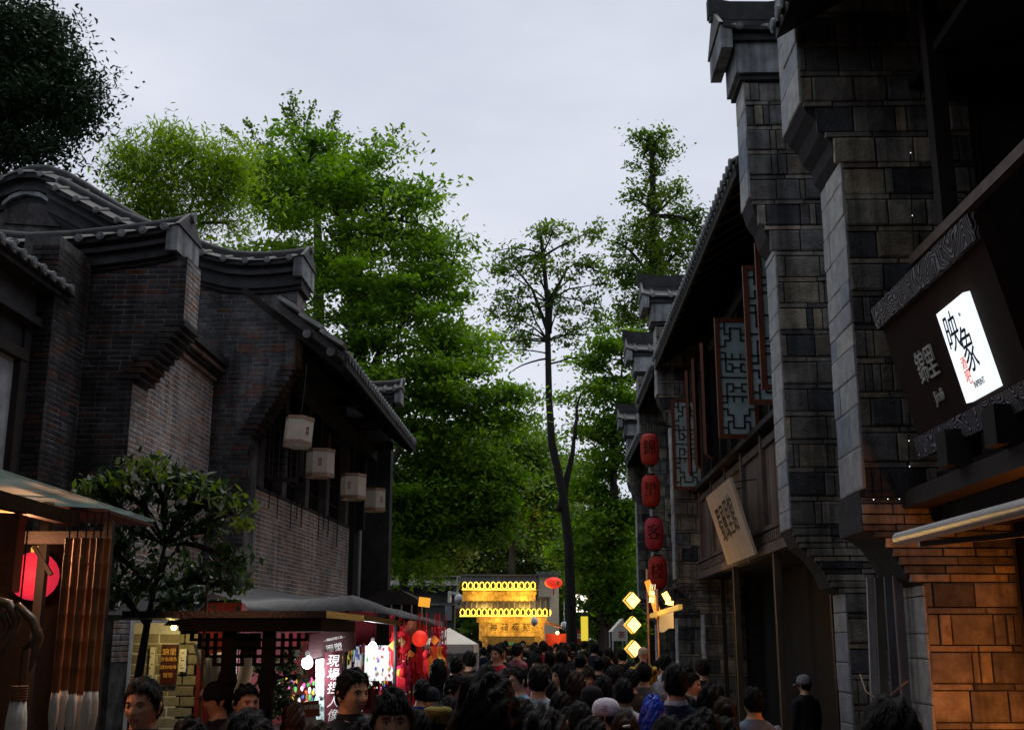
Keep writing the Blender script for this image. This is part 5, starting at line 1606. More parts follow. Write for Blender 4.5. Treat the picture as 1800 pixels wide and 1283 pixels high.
MB().box(-2.9, -2.05, 11.4, 14.6, 0, .95).build('counter', WOOD_DK, sd)
a, b = at(640, 1196, Y=14.6), at(692, 1134, Y=14.6)
MB().box(a.x, b.x, 14.6, 14.63, a.z, b.z).build('poster_panel', mat('poster_white', (.66, .62, .62), .7, .1, 30, 0, col2=(.70, .66, .68)), sd)
rd = random.Random(17)
CHARM = [mat('charm_%d' % i, c, .5, .1) for i, c in enumerate(((.6, .1, .05), (.65, .45, .05), (.08, .12, .4), (.7, .68, .65), (.1, .35, .08), (.55, .1, .3)))]
for i in range(42):
    x, z = rd.uniform(a.x + .02, b.x + .04), rd.uniform(a.z - .2, b.z - .02)
    o = MB().ball((x, 14.56, z), (rd.uniform(.008, .016), .01, rd.uniform(.012, .028)), 7, 5).build('charm', CHARM[i % 6], sd)
for i in range(60):
    q = at(rd.uniform(600, 640), rd.uniform(1146, 1205), Y=14.9)
    h = rd.uniform(.05, .13)
    MB().box(q.x - .012, q.x + .012, 14.9, 14.93, q.z, q.z + h).build('figurine', CHARM[rd.randrange(6)], sd)
MB().box(at(598, 1150, Y=14.95).x, at(640, 1150, Y=14.95).x, 14.94, 14.98, .95, 1.75).build('figurine_rack', mat('rack_white', (.55, .55, .55), .6), sd)
for i in range(46):
    q = at(rd.uniform(490, 560), rd.uniform(1195, 1240), Y=12.2)
    MB().ball((q.x, 12.2 + rd.uniform(-.1, .1), q.z), (.018, .018, rd.uniform(.02, .05)), 7, 5).build('figurine', CHARM[rd.randrange(6)], sd)


def bare_bulb(px, py, Y, power, label):
    c = at(px, py, Y=Y)
    t = thing('bare_bulb', label, 'bulb', c, 'bare bulbs of the figurine stall')
    MB().lathe([(.012, -.062), (.04, -.05), (.056, -.02), (.054, .012), (.035, .045), (.022, .06)], 16).build('glass', mat('white_bulb', (1, 1, 1), .4, 0, emit=(.95, .97, 1.0), estr=14), t, True, True)
    MB().lathe([(.023, .058), (.025, .10), (.012, .115)], 10).build('socket', WHITE_PLASTIC, t, local=True)
    MB().tube([(0, 0, .11), (.02, 0, .3), (0, .05, .55)], .005, 5).build('cord', BLACK, t, local=True)
    point_light('bulb_light', (0, -.02, -.10), power, (.93, .95, 1.0), .05, t, True)


bare_bulb(540, 1163, 11.6, 30, 'bright bare bulb beside the maroon hanging sign')
bare_bulb(655, 1137, 13.9, 30, 'bright bare bulb in front of the white poster panel')


def flat_sign(name, label, corners, Y, material, th=.03, parent=None):
    c = [at(*p, Y=Y) for p in corners]
    o = sum(c, Vector()) / 4
    t = thing(name, label, 'sign', o)
    MB().add([q - o + Vector((0, dy, 0)) for dy in (-th / 2, th / 2) for q in c], [(0, 3, 2, 1), (4, 5, 6, 7), (0, 1, 5, 4), (1, 2, 6, 5), (2, 3, 7, 6), (3, 0, 4, 7)]).build('board', material, t, local=True)
    return t, c, o


WHITEL = mat('white_letter', (.68, .66, .64), .6, .05)
t, c, o = flat_sign('maroon_sign', 'tilted maroon sign with two white characters over the bulb', ((538, 1118), (622, 1096), (626, 1141), (547, 1158)), 11.9, mat('sign_maroon', (.035, .010, .012), .5, .15))
xd = (c[2] - c[3]); yd2 = (c[0] - c[3])
put_text('sign_letters', '面塑', .085, frame3(Vector((.03, -.02, -.06)), xd, yd2), WHITEL, t, .002, local=True)
put_text('sign_letters', '—傳統民間工藝—', .028, frame3(Vector((.03, -.02, .035)), xd, yd2), WHITEL, t, .002, local=True)
t, c, o = flat_sign('vertical_sign', 'tall narrow maroon sign with white vertical characters', ((571, 1146), (601, 1142), (601, 1290), (571, 1290)), 11.7, mat('sign_wine', (.075, .008, .016), .6, .15))
for i, ch in enumerate('現場捏人像'):
    q = at(585, 1162 + i * 24, Y=11.67)
    put_text('sign_letters', ch, .125, frame3(q - o, (1, 0, 0), (0, 0, 1)), WHITEL, t, .002, .15, local=True)
t, c, o = flat_sign('teal_strip_sign', 'narrow pale teal strip with small print beside the maroon sign', ((556, 1158), (570, 1157), (570, 1270), (556, 1270)), 11.75, mat('teal_paper', (.38, .52, .50), .7, .1))
for i, ch in enumerate('傳統手藝面人'):
    put_text('sign_letters', ch, .05, frame3(at(563, 1172 + i * 17, Y=11.72) - o, (1, 0, 0), (0, 0, 1)), INK, t, .001, local=True)
t, c, o = flat_sign('counter_sign', 'orange brown counter sign with a line of pale characters', ((502, 1236), (560, 1230), (562, 1258), (502, 1262)), 10.6, mat('rust_sign', (.16, .045, .02), .6, .15))
put_text('sign_letters', '手機請放好謝謝', .042, frame3(Vector((0, -.02, .015)), c[2] - c[3], (0, 0, 1)), WHITEL, t, .001, local=True)

# potted plant in front of the bulb
tree('potted_plant', 'dark spindly potted plant silhouetted by the stall bulb', 10.4,
     [(500, 1170, 14), (515, 1150, 10), (490, 1210, 16), (505, 1230, 18), (470, 1200, 12), (520, 1190, 10), (455, 1175, 10), (485, 1245, 14)], [(500, 1300), (502, 1240), (500, 1190)], .02, LF_NEAR, 60, 9, (.075, .035), .09, bark=BARK_DK, seed=66, limbs=8, twigs=30, shell=.1, twigr=.004, cat='plant')

# ------------------------------------------------------------------ red ornaments hanging at the stall corner
ORN = 14.6
RC = mat('red_felt', (.55, .012, .02), .8, .2, 9, .2)
PK_ = mat('pink_felt', (.58, .02, .10), .8, .2, 9, .2)
OR_ = mat('orange_satin', (.72, .22, .02), .4, .15, 9, .1, emit=(1, .25, .02), estr=.12)


def ornament(px, py, label, build, Y=ORN):
    c = at(px, py, Y=Y)
    t = thing('hanging_ornament', label, 'ornament', c, 'red ornaments at the stall corner')
    build(t)
    MB().tube([(0, 0, .1), (0, 0, max(.2, 2.16 - c.z))], .004, 5).build('cord', RC, t, local=True)


def felt_toy(col, s):
    def f(t):
        D_, F_ = [], []
        m = MB()
        n, k_ = 28, 6
        for j in range(-k_, k_ + 1):
            f_ = math.sqrt(max(0, 1 - (j / k_) ** 2))
            for i in range(n):
                a = 2 * math.pi * i / n
                ru = 1 + .09 * math.sin(a * 9) * (1 if abs(j) < 2 else .4)
                rr = .15 * s * (.25 + .75 * f_) * ru / max(abs(math.cos(a)) ** 3 + abs(math.sin(a)) ** 3, .2) ** .33
                m.v.append((rr * math.cos(a), .06 * j / k_, rr * 1.1 * math.sin(a)))
        for j in range(2 * k_):
            for i in range(n):
                m.f.append((j * n + i, j * n + (i + 1) % n, (j + 1) * n + (i + 1) % n, (j + 1) * n + i)); m.m.append(0)
        m.f.append(tuple(range(n))); m.m.append(0)
        m.build('cushion', col, t, True, True)
        MB().obox((.02, -.064, .0), (.10 * s, .012, .10 * s), Matrix.Rotation(.7, 3, 'Y')).build('gold_patch', mat('gold_felt', (.42, .28, .10), .7, .3), t, local=True)
        for k in range(7):
            x = -.11 * s + .036 * s * k
            MB().tube([(x, 0, -.14 * s), (x + .01, -.01, -.30 * s - .03 * (k % 3))], .009, 5).build('tassel', col, t, True, True)
        for k in range(5):
            MB().ball((-.12 * s + .05 * k, -.03, -.2 - .03 * (k % 2)), .014, 8, 5).build('bead', CHARM[k % 6], t, True, True)
    return f


def pouch(t):
    MB().lathe([(.02, -.22), (.10, -.18), (.13, -.08), (.11, .02), (.05, .08), (.07, .14), (.085, .17)], 18, rib=.05, ribs=9).build('pouch', OR_, t, True, True)
    MB().tube([(-.06, 0, .08), (0, -.06, .075), (.06, 0, .08)], .012, 6).build('ribbon', mat('yellow_ribbon', (.7, .5, .05), .5), t, True, True)
    for x in (-.05, .05):
        MB().ball((x, -.10, -.08), (.03, .02, .035), 10, 6).build('medallion', mat('pale_medallion', (.65, .58, .4), .5), t, True, True)
    for k in range(5):
        MB().tube([(-.06 + .03 * k, 0, -.2), (-.06 + .03 * k, 0, -.34)], .01, 5).build('tassel', RC, t, True, True)


def red_ball(t):
    MB().lathe([(max(.004, .10 * math.sin(math.pi * k / 10)), -.10 * math.cos(math.pi * k / 10)) for k in range(11)], 20, rib=.03, ribs=10).build('lantern_body', mat('lit_red', (.6, .02, .015), .6, .1, emit=(1, .05, .02), estr=.5), t, True, True)
    for k in range(6):
        MB().tube([(-.03 + .012 * k, 0, -.13), (-.03 + .012 * k, 0, -.42)], .006, 5).build('tassel', RC, t, local=True)


def strips(t):
    for k in range(5):
        MB().box(-.12 + .05 * k, -.085 + .05 * k, -.01 + .01 * (k % 2), .0 + .01 * (k % 2), -.62 - .05 * (k % 3), .08).build('ribbon_strip', RC if k % 2 else mat('deep_red', (.4, .01, .012), .7), t, local=True)
    for k in range(4):
        MB().ball((-.1 + .06 * k, -.03, -.2 - .09 * k), .022, 8, 6).build('bead', CHARM[(k + 1) % 6], t, True, True)


def gourds(t):
    for k, (x, z) in enumerate(((0, 0), (.06, -.05), (-.06, -.12), (.02, -.2), (.08, -.26))):
        MB().lathe([(.01, -.06), (.045, -.04), (.045, 0), (.022, .025), (.03, .05), (.008, .075)], 12, (x, 0, z)).build('gourd', CHARM[3] if k % 2 else RC, t, True, True)
    for k in range(5):
        MB().tube([(-.08 + .04 * k, .02, .08), (-.08 + .04 * k, .02, -.5)], .012, 5).build('tassel', RC, t, True, True)


ornament(704, 1128, 'red cloth cushion with gold patch, hanging nearest the bulb', felt_toy(RC, .85))
ornament(706, 1186, 'bright pink cloth cushion hanging below the red one', felt_toy(PK_, .75), 14.5)
ornament(738, 1122, 'glowing red ball ornament with long tassel', red_ball)
ornament(735, 1165, 'bunch of red ribbon strips with beads', strips, 14.8)
ornament(752, 1150, 'dark red ribbon strips beside the orange pouch', strips, 15.2)
ornament(767, 1160, 'orange satin pouch with two pale medallions', pouch, 15.0)
ornament(770, 1112, 'cluster of red and white gourds under the tarpaulin corner', gourds, 15.3)
ornament(684, 1165, 'string of small coloured charms at the poster edge', strips, 14.9)
ornament(722, 1105, 'small rust red hanging cloth under the tarpaulin', lambda t: MB().box(-.07, .07, -.02, .02, -.18, .1).build('cloth', mat('rust_cloth', (.25, .06, .03), .8, .3), t, local=True))

def tassel_charm(col, kind):
    def f(t):
        if kind == 0:
            MB().lathe([(.006, -.05), (.035, -.035), (.045, 0), (.03, .035), (.006, .05)], 12).build('bead', col, t, True, True)
        elif kind == 1:
            MB().obox((0, 0, 0), (.085, .02, .085), Matrix.Rotation(.785, 3, 'Y')).build('knot', col, t, local=True)
        else:
            MB().lathe([(.01, -.07), (.05, -.05), (.055, 0), (.02, .04), (.035, .07)], 12, rib=.06, ribs=6).build('pouch', col, t, True, True)
        for k in range(4):
            MB().tube([(-.02 + .013 * k, 0, -.05), (-.025 + .017 * k, 0, -.22 - .03 * (k % 2))], .006, 5).build('tassel', RC, t, True, True)
    return f


rdt = random.Random(21)
small = sorted((rdt.uniform(688, 784), rdt.uniform(1102, 1200)) for _ in range(18))
ordn = ['leftmost', 'second', 'third', 'fourth', 'fifth', 'sixth', 'seventh', 'eighth', 'ninth', 'tenth', 'eleventh', 'twelfth', 'thirteenth', 'fourteenth', 'fifteenth', 'sixteenth', 'seventeenth', 'rightmost']
for i, (px, py) in enumerate(small):
    ornament(px, py, ('%s small tasselled charm in the red hanging cluster' if i in (0, 17) else '%s small tasselled charm from the left in the red hanging cluster') % ordn[i],
             tassel_charm((RC, OR_, RC, CHARM[1], PK_, RC)[i % 6], i % 3), 14.2 + 1.0 * rdt.random())

# ------------------------------------------------------------------ white tent, dark kiosk roof, orange box lamp
tn = thing('white_tent', 'small white market tent beyond the red ornaments', 'tent', (at(790, 1150, Y=18).x, 18, 0))
xa, xb = at(735, 1130, Y=18).x, at(831, 1130, Y=18).x
zt0 = at(831, 1132, Y=18).z
TENT = mat('tent_canvas', (.66, .64, .56), .8, .08, 3, .15)
pk0 = Vector(((xa + xb) / 2, 18.7, at(775, 1103, Y=18.7).z))
cn = [Vector((xa, 18, zt0)), Vector((xb, 18, zt0)), Vector((xb, 19.4, zt0)), Vector((xa, 19.4, zt0))]
MB().add(cn + [pk0], [(0, 1, 4), (1, 2, 4), (2, 3, 4), (3, 0, 4)]).build('canopy', TENT, tn)
vl = MB()
for i in range(4):
    p, q2 = cn[i], cn[(i + 1) % 4]
    n = 8
    for k in range(n):
        u, v = p.lerp(q2, k / n), p.lerp(q2, (k + 1) / n)
        vl.add([u, v, v + Vector((0, 0, -.13)), u + Vector((0, 0, -.13 - .015 * (k % 2)))], [(0, 1, 2, 3)])
vl.build('valance', TENT, tn)
for p in cn:
    MB().tube([(p.x, p.y, 0), (p.x, p.y, p.z)], .02, 8).build('leg', WHITE_PLASTIC, tn)
MB().box(xa + .3, xb - .02, 19.36, 19.38, .3, zt0 - .1).build('back_sheet', mat('blue_white_sheet', (.52, .56, .66), .8, .06), tn)
kr = thing('dark_kiosk', 'dark domed kiosk roof in front of the grey tiled wall', 'kiosk', (at(690, 1060, Y=22).x, 22.5, 0))
pts = [at(px, py, Y=22) for px, py in ((635, 1062), (650, 1046), (680, 1036), (705, 1037), (730, 1050), (742, 1062))]
MB().prism([(p.x, p.z) for p in pts], 'y', 22, 23.4).build('domed_roof', mat('kiosk_tarp', (.025, .024, .026), .5, .4, 4, .3), kr)
MB().box(pts[0].x + .1, pts[-1].x - .1, 22.1, 23.3, 0, pts[0].z - .002).build('kiosk_body', WOOD_BLK, kr)
for i in range(7):
    p, q2 = pts[0].lerp(pts[-1], i / 6), None
    MB().box(p.x - .012, p.x + .012, 21.97, 21.995, pts[0].z - .25, pts[0].z - .01).build('fringe_slat', GREY_METAL, kr)
ob = thing('box_lantern', 'orange glowing box lantern on the kiosk roof edge', 'lantern', at(746, 1058, Y=21.6))
MB().obox((0, 0, 0), (.20, .14, .17), Matrix.Rotation(.12, 3, 'Y')).build('lamp_box', mat('amber_glow', (.7, .35, .05), .5, .1, emit=(1, .42, .04), estr=.75), ob, local=True)
MB().tube([(0, 0, -.08), (0, 0.05, -.35)], .012, 6).build('stem', BLACK, ob, local=True)

# ------------------------------------------------------------------ grey tiled wall and neon gate at the end of the street
gw = thing('tiled_garden_wall', 'grey garden wall with green grey tile coping left of the gate', 'wall', (-4.2, 38, 0))
x0, x1 = at(640, 1020, Y=38).x, at(803, 1020, Y=38).x
zc = at(720, 1030, Y=38).z
MB().box(x0, x1 - .05, 37.8, 38.2, 0, zc - .2).build('wall_body', mat('wall_grey', (.085, .088, .082), .85, .3, 3, .3, dirt=.4), gw)
tile_cap(gw, [(x0, zc), (x1, zc)], 38, .5, .22, .235, bands=((0.05, -.08, 0), (-.1, -.2, -.08)), ends=(False, True))
MB().box(x0, x1, 37.72, 38.25, zc - .62, zc - .56).build('string_course', PLASTER, gw)
for i in range(3):
    xx = x1 - .35
    MB().box(xx, xx + .22, 37.72, 37.79, .9 + i * .75, 1.4 + i * .75).build('lattice_window', STONE_PALE, gw)
gt = thing('neon_gate', 'tiered ornamental gate lit gold with two rows of looping neon', 'gate', (-1.5, 50, 0))
GY = 50.0
GOLD = mat('gilt_stone', (.42, .29, .11), .7, .4, 4, .5, 30, dirt=.5, streak=.4)


def G(px, py, dy=0.0):
    return at(px, py, Y=GY + dy)


lo0, lo1, up0, up1 = G(842, 1100), G(957, 1100), G(812, 1050), G(941, 1050)
zr1, zr0 = G(900, 1082).z, G(900, 1036).z
MB().box(lo0.x, lo1.x, GY, GY + 1.2, 0, zr1 - .02).build('lower_body', GOLD, gt)
MB().box(up0.x, up1.x, GY + .4, GY + 1.3, zr1, zr0 - .02).build('upper_body', GOLD, gt)
tile_cap(gt, [(G(795, 1082).x, zr1 + .30), (G(965, 1082).x, zr1 + .30)], GY + .6, .95, .42, .23, bands=((.05, -.30, 0),), ends=(False, True))
tile_cap(gt, [(G(803, 1036).x, zr0 + .28), (G(946, 1036).x, zr0 + .28)], GY + .8, .75, .3, .23, bands=((.05, -.28, 0),), ends=(False, True))
MB().box(lo0.x - .1, lo1.x + .1, GY - .12, GY + .0, zr1 - .28, zr1 - .06).build('cornice_course', GOLD, gt)
MB().box(up0.x, up1.x + .05, GY + .28, GY + .4, zr0 - .2, zr0 - .04).build('cornice_course', GOLD, gt)
bl_ = []
for r in range(6):
    for k in range(14):
        xx = lo0.x + k * .23 + (.11 if r % 2 else 0)
        if xx + .21 < lo1.x:
            bl_.append((xx, xx + .21, zr1 - 1.5 + r * .2, zr1 - 1.32 + r * .2, .02))
place_pieces(gt, 'stone_block', 'stone_courses', unit_brick('stone_block', GOLD, .03, .05), bl_, (0, GY, 0), (1, 0, 0), (0, -1, 0), 120)
NEON = mat('neon_yellow', (1, .7, .1), .4, 0, emit=(1.0, .56, .055), estr=3.2)


def neon_row(px0, px1, py, dy, pitch=9.4):
    a, b = G(px0, py, dy), G(px1, py, dy)
    n = max(1, int((px1 - px0) / pitch))
    s = (b.x - a.x) / n
    rg_ = MB().tube([(s * .40 * math.sin(q) * (1 - .35 * (q > math.pi * .8) * (q < math.pi * 1.2)), -.01 * math.sin(q), s * .62 * math.cos(q)) for q in [2 * math.pi * k / 18 for k in range(19)]], .017, 6, caps=False)
    me = rg_.mesh('neon_loop', NEON, True)
    for k in range(n):
        o = link('neon_loop', me, None, gt)
        o.location = (a.x + s * (k + .5), a.y, a.z)
    MB().tube([(a.x, a.y, a.z - s * .66), (b.x, b.y, b.z - s * .66)], .02, 6).build('neon_tube', NEON, gt, smooth=True)


neon_row(812, 942, 1029, -.06)
neon_row(808, 963, 1076, -.42)
for (px, py, dy0, dy1) in ((944, 1029, .1, 1.4), (966, 1076, -.2, 1.5)):
    p = G(px, py, dy0)
    pts = [(p.x + .05 * math.sin(k * .9), p.y + (dy1 - dy0) * k / 40, p.z + .11 * math.cos(k * .9)) for k in range(41)]
    MB().tube(pts, .028, 6).build('neon_tube', NEON, gt, smooth=True)
for i, ch in enumerate('神荷荷苑'):
    put_text('gate_letter', ch, .34, frame3((G(868 + i * 19, 1103).x, GY - .035, G(868, 1103).z), (1, 0, 0), (0, 0, 1)), INK, gt, .01)
ag = MB()
cx, cz, rr = G(900, 1160).x, G(900, 1160).z, (G(940, 1160).x - G(862, 1160).x) / 2
for k in range(16):
    a0, a1 = math.pi * k / 16, math.pi * (k + 1) / 16
    ag.prism([(cx + rr * math.cos(a0), cz + rr * .8 * math.sin(a0)), (cx + rr * math.cos(a1), cz + rr * .8 * math.sin(a1)), (cx + rr * .86 * math.cos(a1), cz + rr * .66 * math.sin(a1)), (cx + rr * .86 * math.cos(a0), cz + rr * .66 * math.sin(a0))], 'y', GY - .08, GY - .02)
ag.build('green_arch', mat('green_glaze', (.03, .12, .08), .4, .2), gt)
MB().box(G(858, 1120).x, G(940, 1120).x, GY - .024, GY - .022 + .004, 0, G(900, 1118).z).build('niche_back', mat('niche_brown', (.06, .045, .025), .8, .3), gt)
MB().box(G(856, 1120).x, G(942, 1120).x, GY - .06, GY - .028, G(900, 1118).z, G(900, 1115).z).build('niche_lintel', GOLD, gt)
fan = MB()
for k in range(9):
    a0 = math.pi * (k + .5) / 9
    fan.tube([(cx, GY - .05, cz), (cx + rr * .55 * math.cos(a0), GY - .06, cz + rr * .5 * math.sin(a0))], [.03, .14], 8)
fan.build('fan_relief', mat('fan_bronze', (.16, .10, .04), .6, .3), gt)
for px, py, dy, pw in ((850, 1056, -.3, 80), (920, 1056, -.3, 80), (875, 1092, -.9, 90), (935, 1092, -.9, 90), (905, 1030, -.8, 60)):
    p = G(px, py, dy)
    point_light('neon_light', (p.x, p.y, p.z), pw, (1, .58, .10), .3, gt)
sr = thing('gate_side_shop', 'small lit shop with lean-to roof right of the neon gate', 'shop', (G(985, 1110).x, GY, 0))
p0, p1 = G(957, 1090), G(1012, 1108)
MB().prism([(p0.x + .02, p0.z), (p1.x, p1.z), (p1.x, p1.z - .1), (p0.x + .02, p0.z - .12)], 'y', GY - .6, GY + 1).build('lean_to_roof', mat('shop_roof', (.20, .10, .05), .7, .3), sr)
MB().box(p0.x + .05, p1.x, GY + .8, GY + .9, 0, p1.z - .12).build('back_wall', mat('shop_red', (.22, .03, .02), .7, .3), sr)
MB().box(G(1004, 1108).x, G(1021, 1108).x, GY - .7, GY - .65, G(1010, 1132).z, G(1010, 1106).z).build('red_board', mat('red_board', (.14, .012, .01), .6, .1), sr)
put_text('board_letters', '錦里小吃\n特色美食', .11, frame3((G(1012, 1118).x, GY - .72, G(1012, 1118).z), (1, 0, 0), (0, 0, 1)), WHITEL, sr, .003)
point_light('shop_glow', (G(980, 1130).x, GY + .2, 2.0), 45, (1, .35, .12), .15, sr)
MB().ball((G(980, 1122).x, GY + .2, 2.05), .07).build('shop_bulb', mat('shop_bulb', (1, .6, .3), .4, 0, emit=(1, .5, .18), estr=8), sr, True)
# pale lit house glimpsed above the gate with a round red lantern
ph_ = thing('pale_house', 'pale lit house glimpsed through leaves above the gate', 'house', (G(970, 1020, 6).x, 56, 0))
MB().box(G(946, 1020, 6).x, G(982, 1020, 6).x, 56, 58, 0, G(960, 1012, 6).z).build('wall', mat('cream_wall', (.5, .46, .36), .8, .15, 2, .2), ph_)
MB().box(G(943, 1020, 6).x, G(986, 1020, 6).x, 55.7, 58.2, G(960, 1012, 6).z + .004, G(960, 1005, 6).z).build('eave_slab', PLASTER, ph_)
rb = thing('round_lantern', 'round red lantern hanging above the gate, right side', 'lantern', G(973, 1024, -2))
MB().lathe([(max(.01, .36 * math.sin(math.pi * k / 10)), -.23 * math.cos(math.pi * k / 10)) for k in range(11)], 20, rib=.03, ribs=10).build('lantern_body', mat('round_red', (.6, .02, .015), .6, .1, emit=(1, .04, .02), estr=.55), rb, True, True)
MB().tube([(0, 0, .2), (0, 0, .9)], .012, 5).build('cord', BLACK, rb, local=True)
MB().tube([(0, 0, -.2), (0, 0, -.5)], .03, 6).build('tassel', RC, rb, local=True)


def dome_camera(px, py, Y, label, bracket):
    c = at(px, py, Y=Y)
    s = Y / 38.0
    t = thing('dome_camera', label, 'camera', c, 'security cameras')
    MB().lathe([(.05, .16), (.12, .12), (.13, .0), (.125, -.05)], 14).build('housing', WHITE_PLASTIC, t, True, True)
    MB().ball((0, 0, -.06), (.115, .115, .12), 14, 8).build('dome', mat('smoked_dome', (.25, .25, .26), .2, .1), t, True, True)
    if bracket:
        MB().box(-.30, .02, -.05, .05, .16, .22).box(-.34, -.24, -.06, .10, -.1, .26).build('bracket', WHITE_PLASTIC, t, local=True)
    else:
        MB().tube([(0, 0, .15), (0, 0, .9)], .02, 6).build('drop_pipe', WHITE_PLASTIC, t, local=True)


dome_camera(806, 1053, 37, 'white dome camera on a bracket at the end of the grey wall', True)
dome_camera(939, 1092, 46, 'white dome camera hanging in front of the gate lettering', False)
dome_camera(992, 1100, 44, 'small white dome camera right of the gate', False)

# stalls at the far right end of the street
ft = thing('pale_stall_tent', 'pale printed stall tent behind the diamond lanterns', 'tent', at(1090, 1150, Y=30))
c = at(1090, 1110, Y=30)
xa, xb = at(1075, 1110, Y=30).x, at(1103, 1110, Y=30).x
zt_, zb_ = at(1090, 1106, Y=30).z, at(1090, 1126, Y=30).z
MB().prism([(xa, zt_ - .05), ((xa + xb) / 2 + .1, zt_ + .28), (xb, zt_ - .05)], 'y', 30, 31.5).build('canopy', TENT, ft)
MB().box(xa, xb, 29.98, 30.0, zb_, zt_ - .06).build('valance', TENT, ft)
put_text('emblem', '茶', .2, frame3(((xa + xb) / 2 + .05, 29.97, (zt_ + zb_) / 2), (1, 0, 0), (0, 0, 1)), mat('emblem_red', (.3, .03, .02), .7), ft, .003)
for x in (xa + .03, xb - .03):
    MB().tube([(x, 30, 0), (x, 30, zt_ - .05)], .02, 6).build('leg', WHITE_PLASTIC, ft)
    MB().tube([(x, 31.4, 0), (x, 31.4, zt_ - .05)], .02, 6).build('leg', WHITE_PLASTIC, ft)
yb = thing('yellow_banner', 'yellow glowing banner at the far end of the street', 'banner', at(1027, 1105, Y=46))
MB().box(-.13, .15, -.02, .02, -.45, .48).build('banner_cloth', mat('yellow_cloth', (.7, .6, .06), .7, .1, emit=(1, .75, .05), estr=.55), yb, local=True)
MB().tube([(-.13, 0, .5), (.15, 0, .5)], .02, 6).build('rod', BLACK, yb, local=True)
MB().tube([(.17, 0, .5), (.17, 0, -2.2)], .02, 6).build('pole', BLACK, yb, local=True)
fs_ = thing('far_street_light', 'white lit opening seen through leaves right of the gate', 'lamp', at(1022, 1060, Y=55))
MB().obox((0, 0, 0), (.55, .2, .8)).build('light_box', mat('far_white', (1, .95, .85), .5, 0, emit=(1, .9, .72), estr=1.6), fs_, local=True)
MB().tube([(0, 0, -.4), (0, 0, -(at(1022, 1060, Y=55).z))], .05, 6).build('pole', BLACK, fs_, local=True)

# the wood beyond everything, one dense mass
rgw = np.random.default_rng(5)
nw = 26000
PW = np.stack([rgw.uniform(-26, 26, nw), rgw.uniform(74, 84, nw), np.zeros(nw)], 1)
hh = 7.5 + 1.6 * np.sin(PW[:, 0] * .45) + 1.0 * np.sin(PW[:, 0] * 1.3 + 1)
PW[:, 2] = rgw.random(nw) ** .8 * hh
wo = link('far_wood', leaf_mesh('far_wood', PW, .75, .5, rgw, up=.3), LF_MID)
tag(wo, 'dark green wood closing the end of the street', 'wood', kind='stuff')
# ------------------------------------------------------------------ people
def smooth01(a, b, x):
    t = np.clip((x - a) / (b - a), 0, 1)
    return t * t * (3 - 2 * t)


def head_points(D, w=1.0, jaw=0.30, nose=1.0, face=True, fat=0.0):
    """Directions (n,3) -> head surface, front at -Y, centre at the ear line, metres."""
    sx, sy, sz = D[:, 0], D[:, 1], D[:, 2]
    t = np.clip(-sz, 0, 1)
    x = (.0745 + fat * .006) * w * sx * (1 - jaw * t ** 1.7)
    y = np.where(sy > 0, .098, .092) * sy
    z = .117 * sz
    y = np.where(sy > 0, y * (1 - .42 * t ** 1.3), y * (1 - .10 * t))
    if face:
        f = smooth01(.05, .5, -sy)
        ax = np.abs(x)
        tri = np.where(z > -.030, np.clip((.016 - z) / .046, 0, 1) ** 1.1, np.clip((z + .043) / .013, 0, 1))
        d = -.021 * nose * np.exp(-(x / (.0105 + .006 * tri)) ** 2) * tri
        d += .0095 * np.exp(-((ax - .030) / .017) ** 2 - ((z - .006) / .011) ** 2)
        d += -.0045 * np.exp(-((ax - .027) / .022) ** 2 - ((z - .023) / .007) ** 2)
        d += -.0065 * np.exp(-(x / .023) ** 2 - ((z + .058) / .010) ** 2)
        d += .004 * np.exp(-(x / .022) ** 2 - ((z + .0585) / .003) ** 2)
        d += -.005 * np.exp(-((ax - .044) / .018) ** 2 - ((z + .020) / .018) ** 2)
        d += -.010 * np.exp(-(x / .024) ** 2 - ((z + .098) / .016) ** 2)
        d += .003 * np.exp(-(x / .02) ** 2 - ((z + .077) / .006) ** 2)
        y = y + d * f
    return np.stack([x, y, z], 1)


def sphere_grid(nu, nv):
    P, F = [], []
    for i in range(nv + 1):
        p = math.pi * i / nv
        for k in range(nu):
            a = 2 * math.pi * k / nu
            P.append((math.sin(p) * math.cos(a), math.sin(p) * math.sin(a), -math.cos(p)))
    for i in range(nv):
        for k in range(nu):
            F.append((i * nu + k, i * nu + (k + 1) % nu, (i + 1) * nu + (k + 1) % nu, (i + 1) * nu + k))
    return np.array(P), F


HC = 1.600                      # height of the head's centre on a 1.72 m figure
SKIN = mat('skin', (0.58, 0.32, 0.20), 0.5, 0.10, 30, 0.08, 200, 0.35)
SKIN_B = mat('skin_tan', (0.50, 0.265, 0.165), 0.5, 0.10, 30, 0.08, 200, 0.35)
LIPS = mat('lips', (0.36, 0.13, 0.10), 0.45, 0.08, 30, 0.0)
HAIR = mat('black_hair', (0.006, 0.0055, 0.0055), 0.65, 0.3, 30, 0.1, spec=0.08)
HAIR_BR = mat('brown_hair', (0.020, 0.011, 0.007), 0.65, 0.3, 30, 0.1, spec=0.08)
SHOE = mat('shoe', (0.02, 0.02, 0.02), 0.5, 0.2)
TROUS = mat('dark_trousers', (0.022, 0.024, 0.032), 0.85, 0.2)


def cloth(name, col):
    return mat('cloth_' + name, col, 0.88, 0.22, 9, 0.35, 55, 0.15)


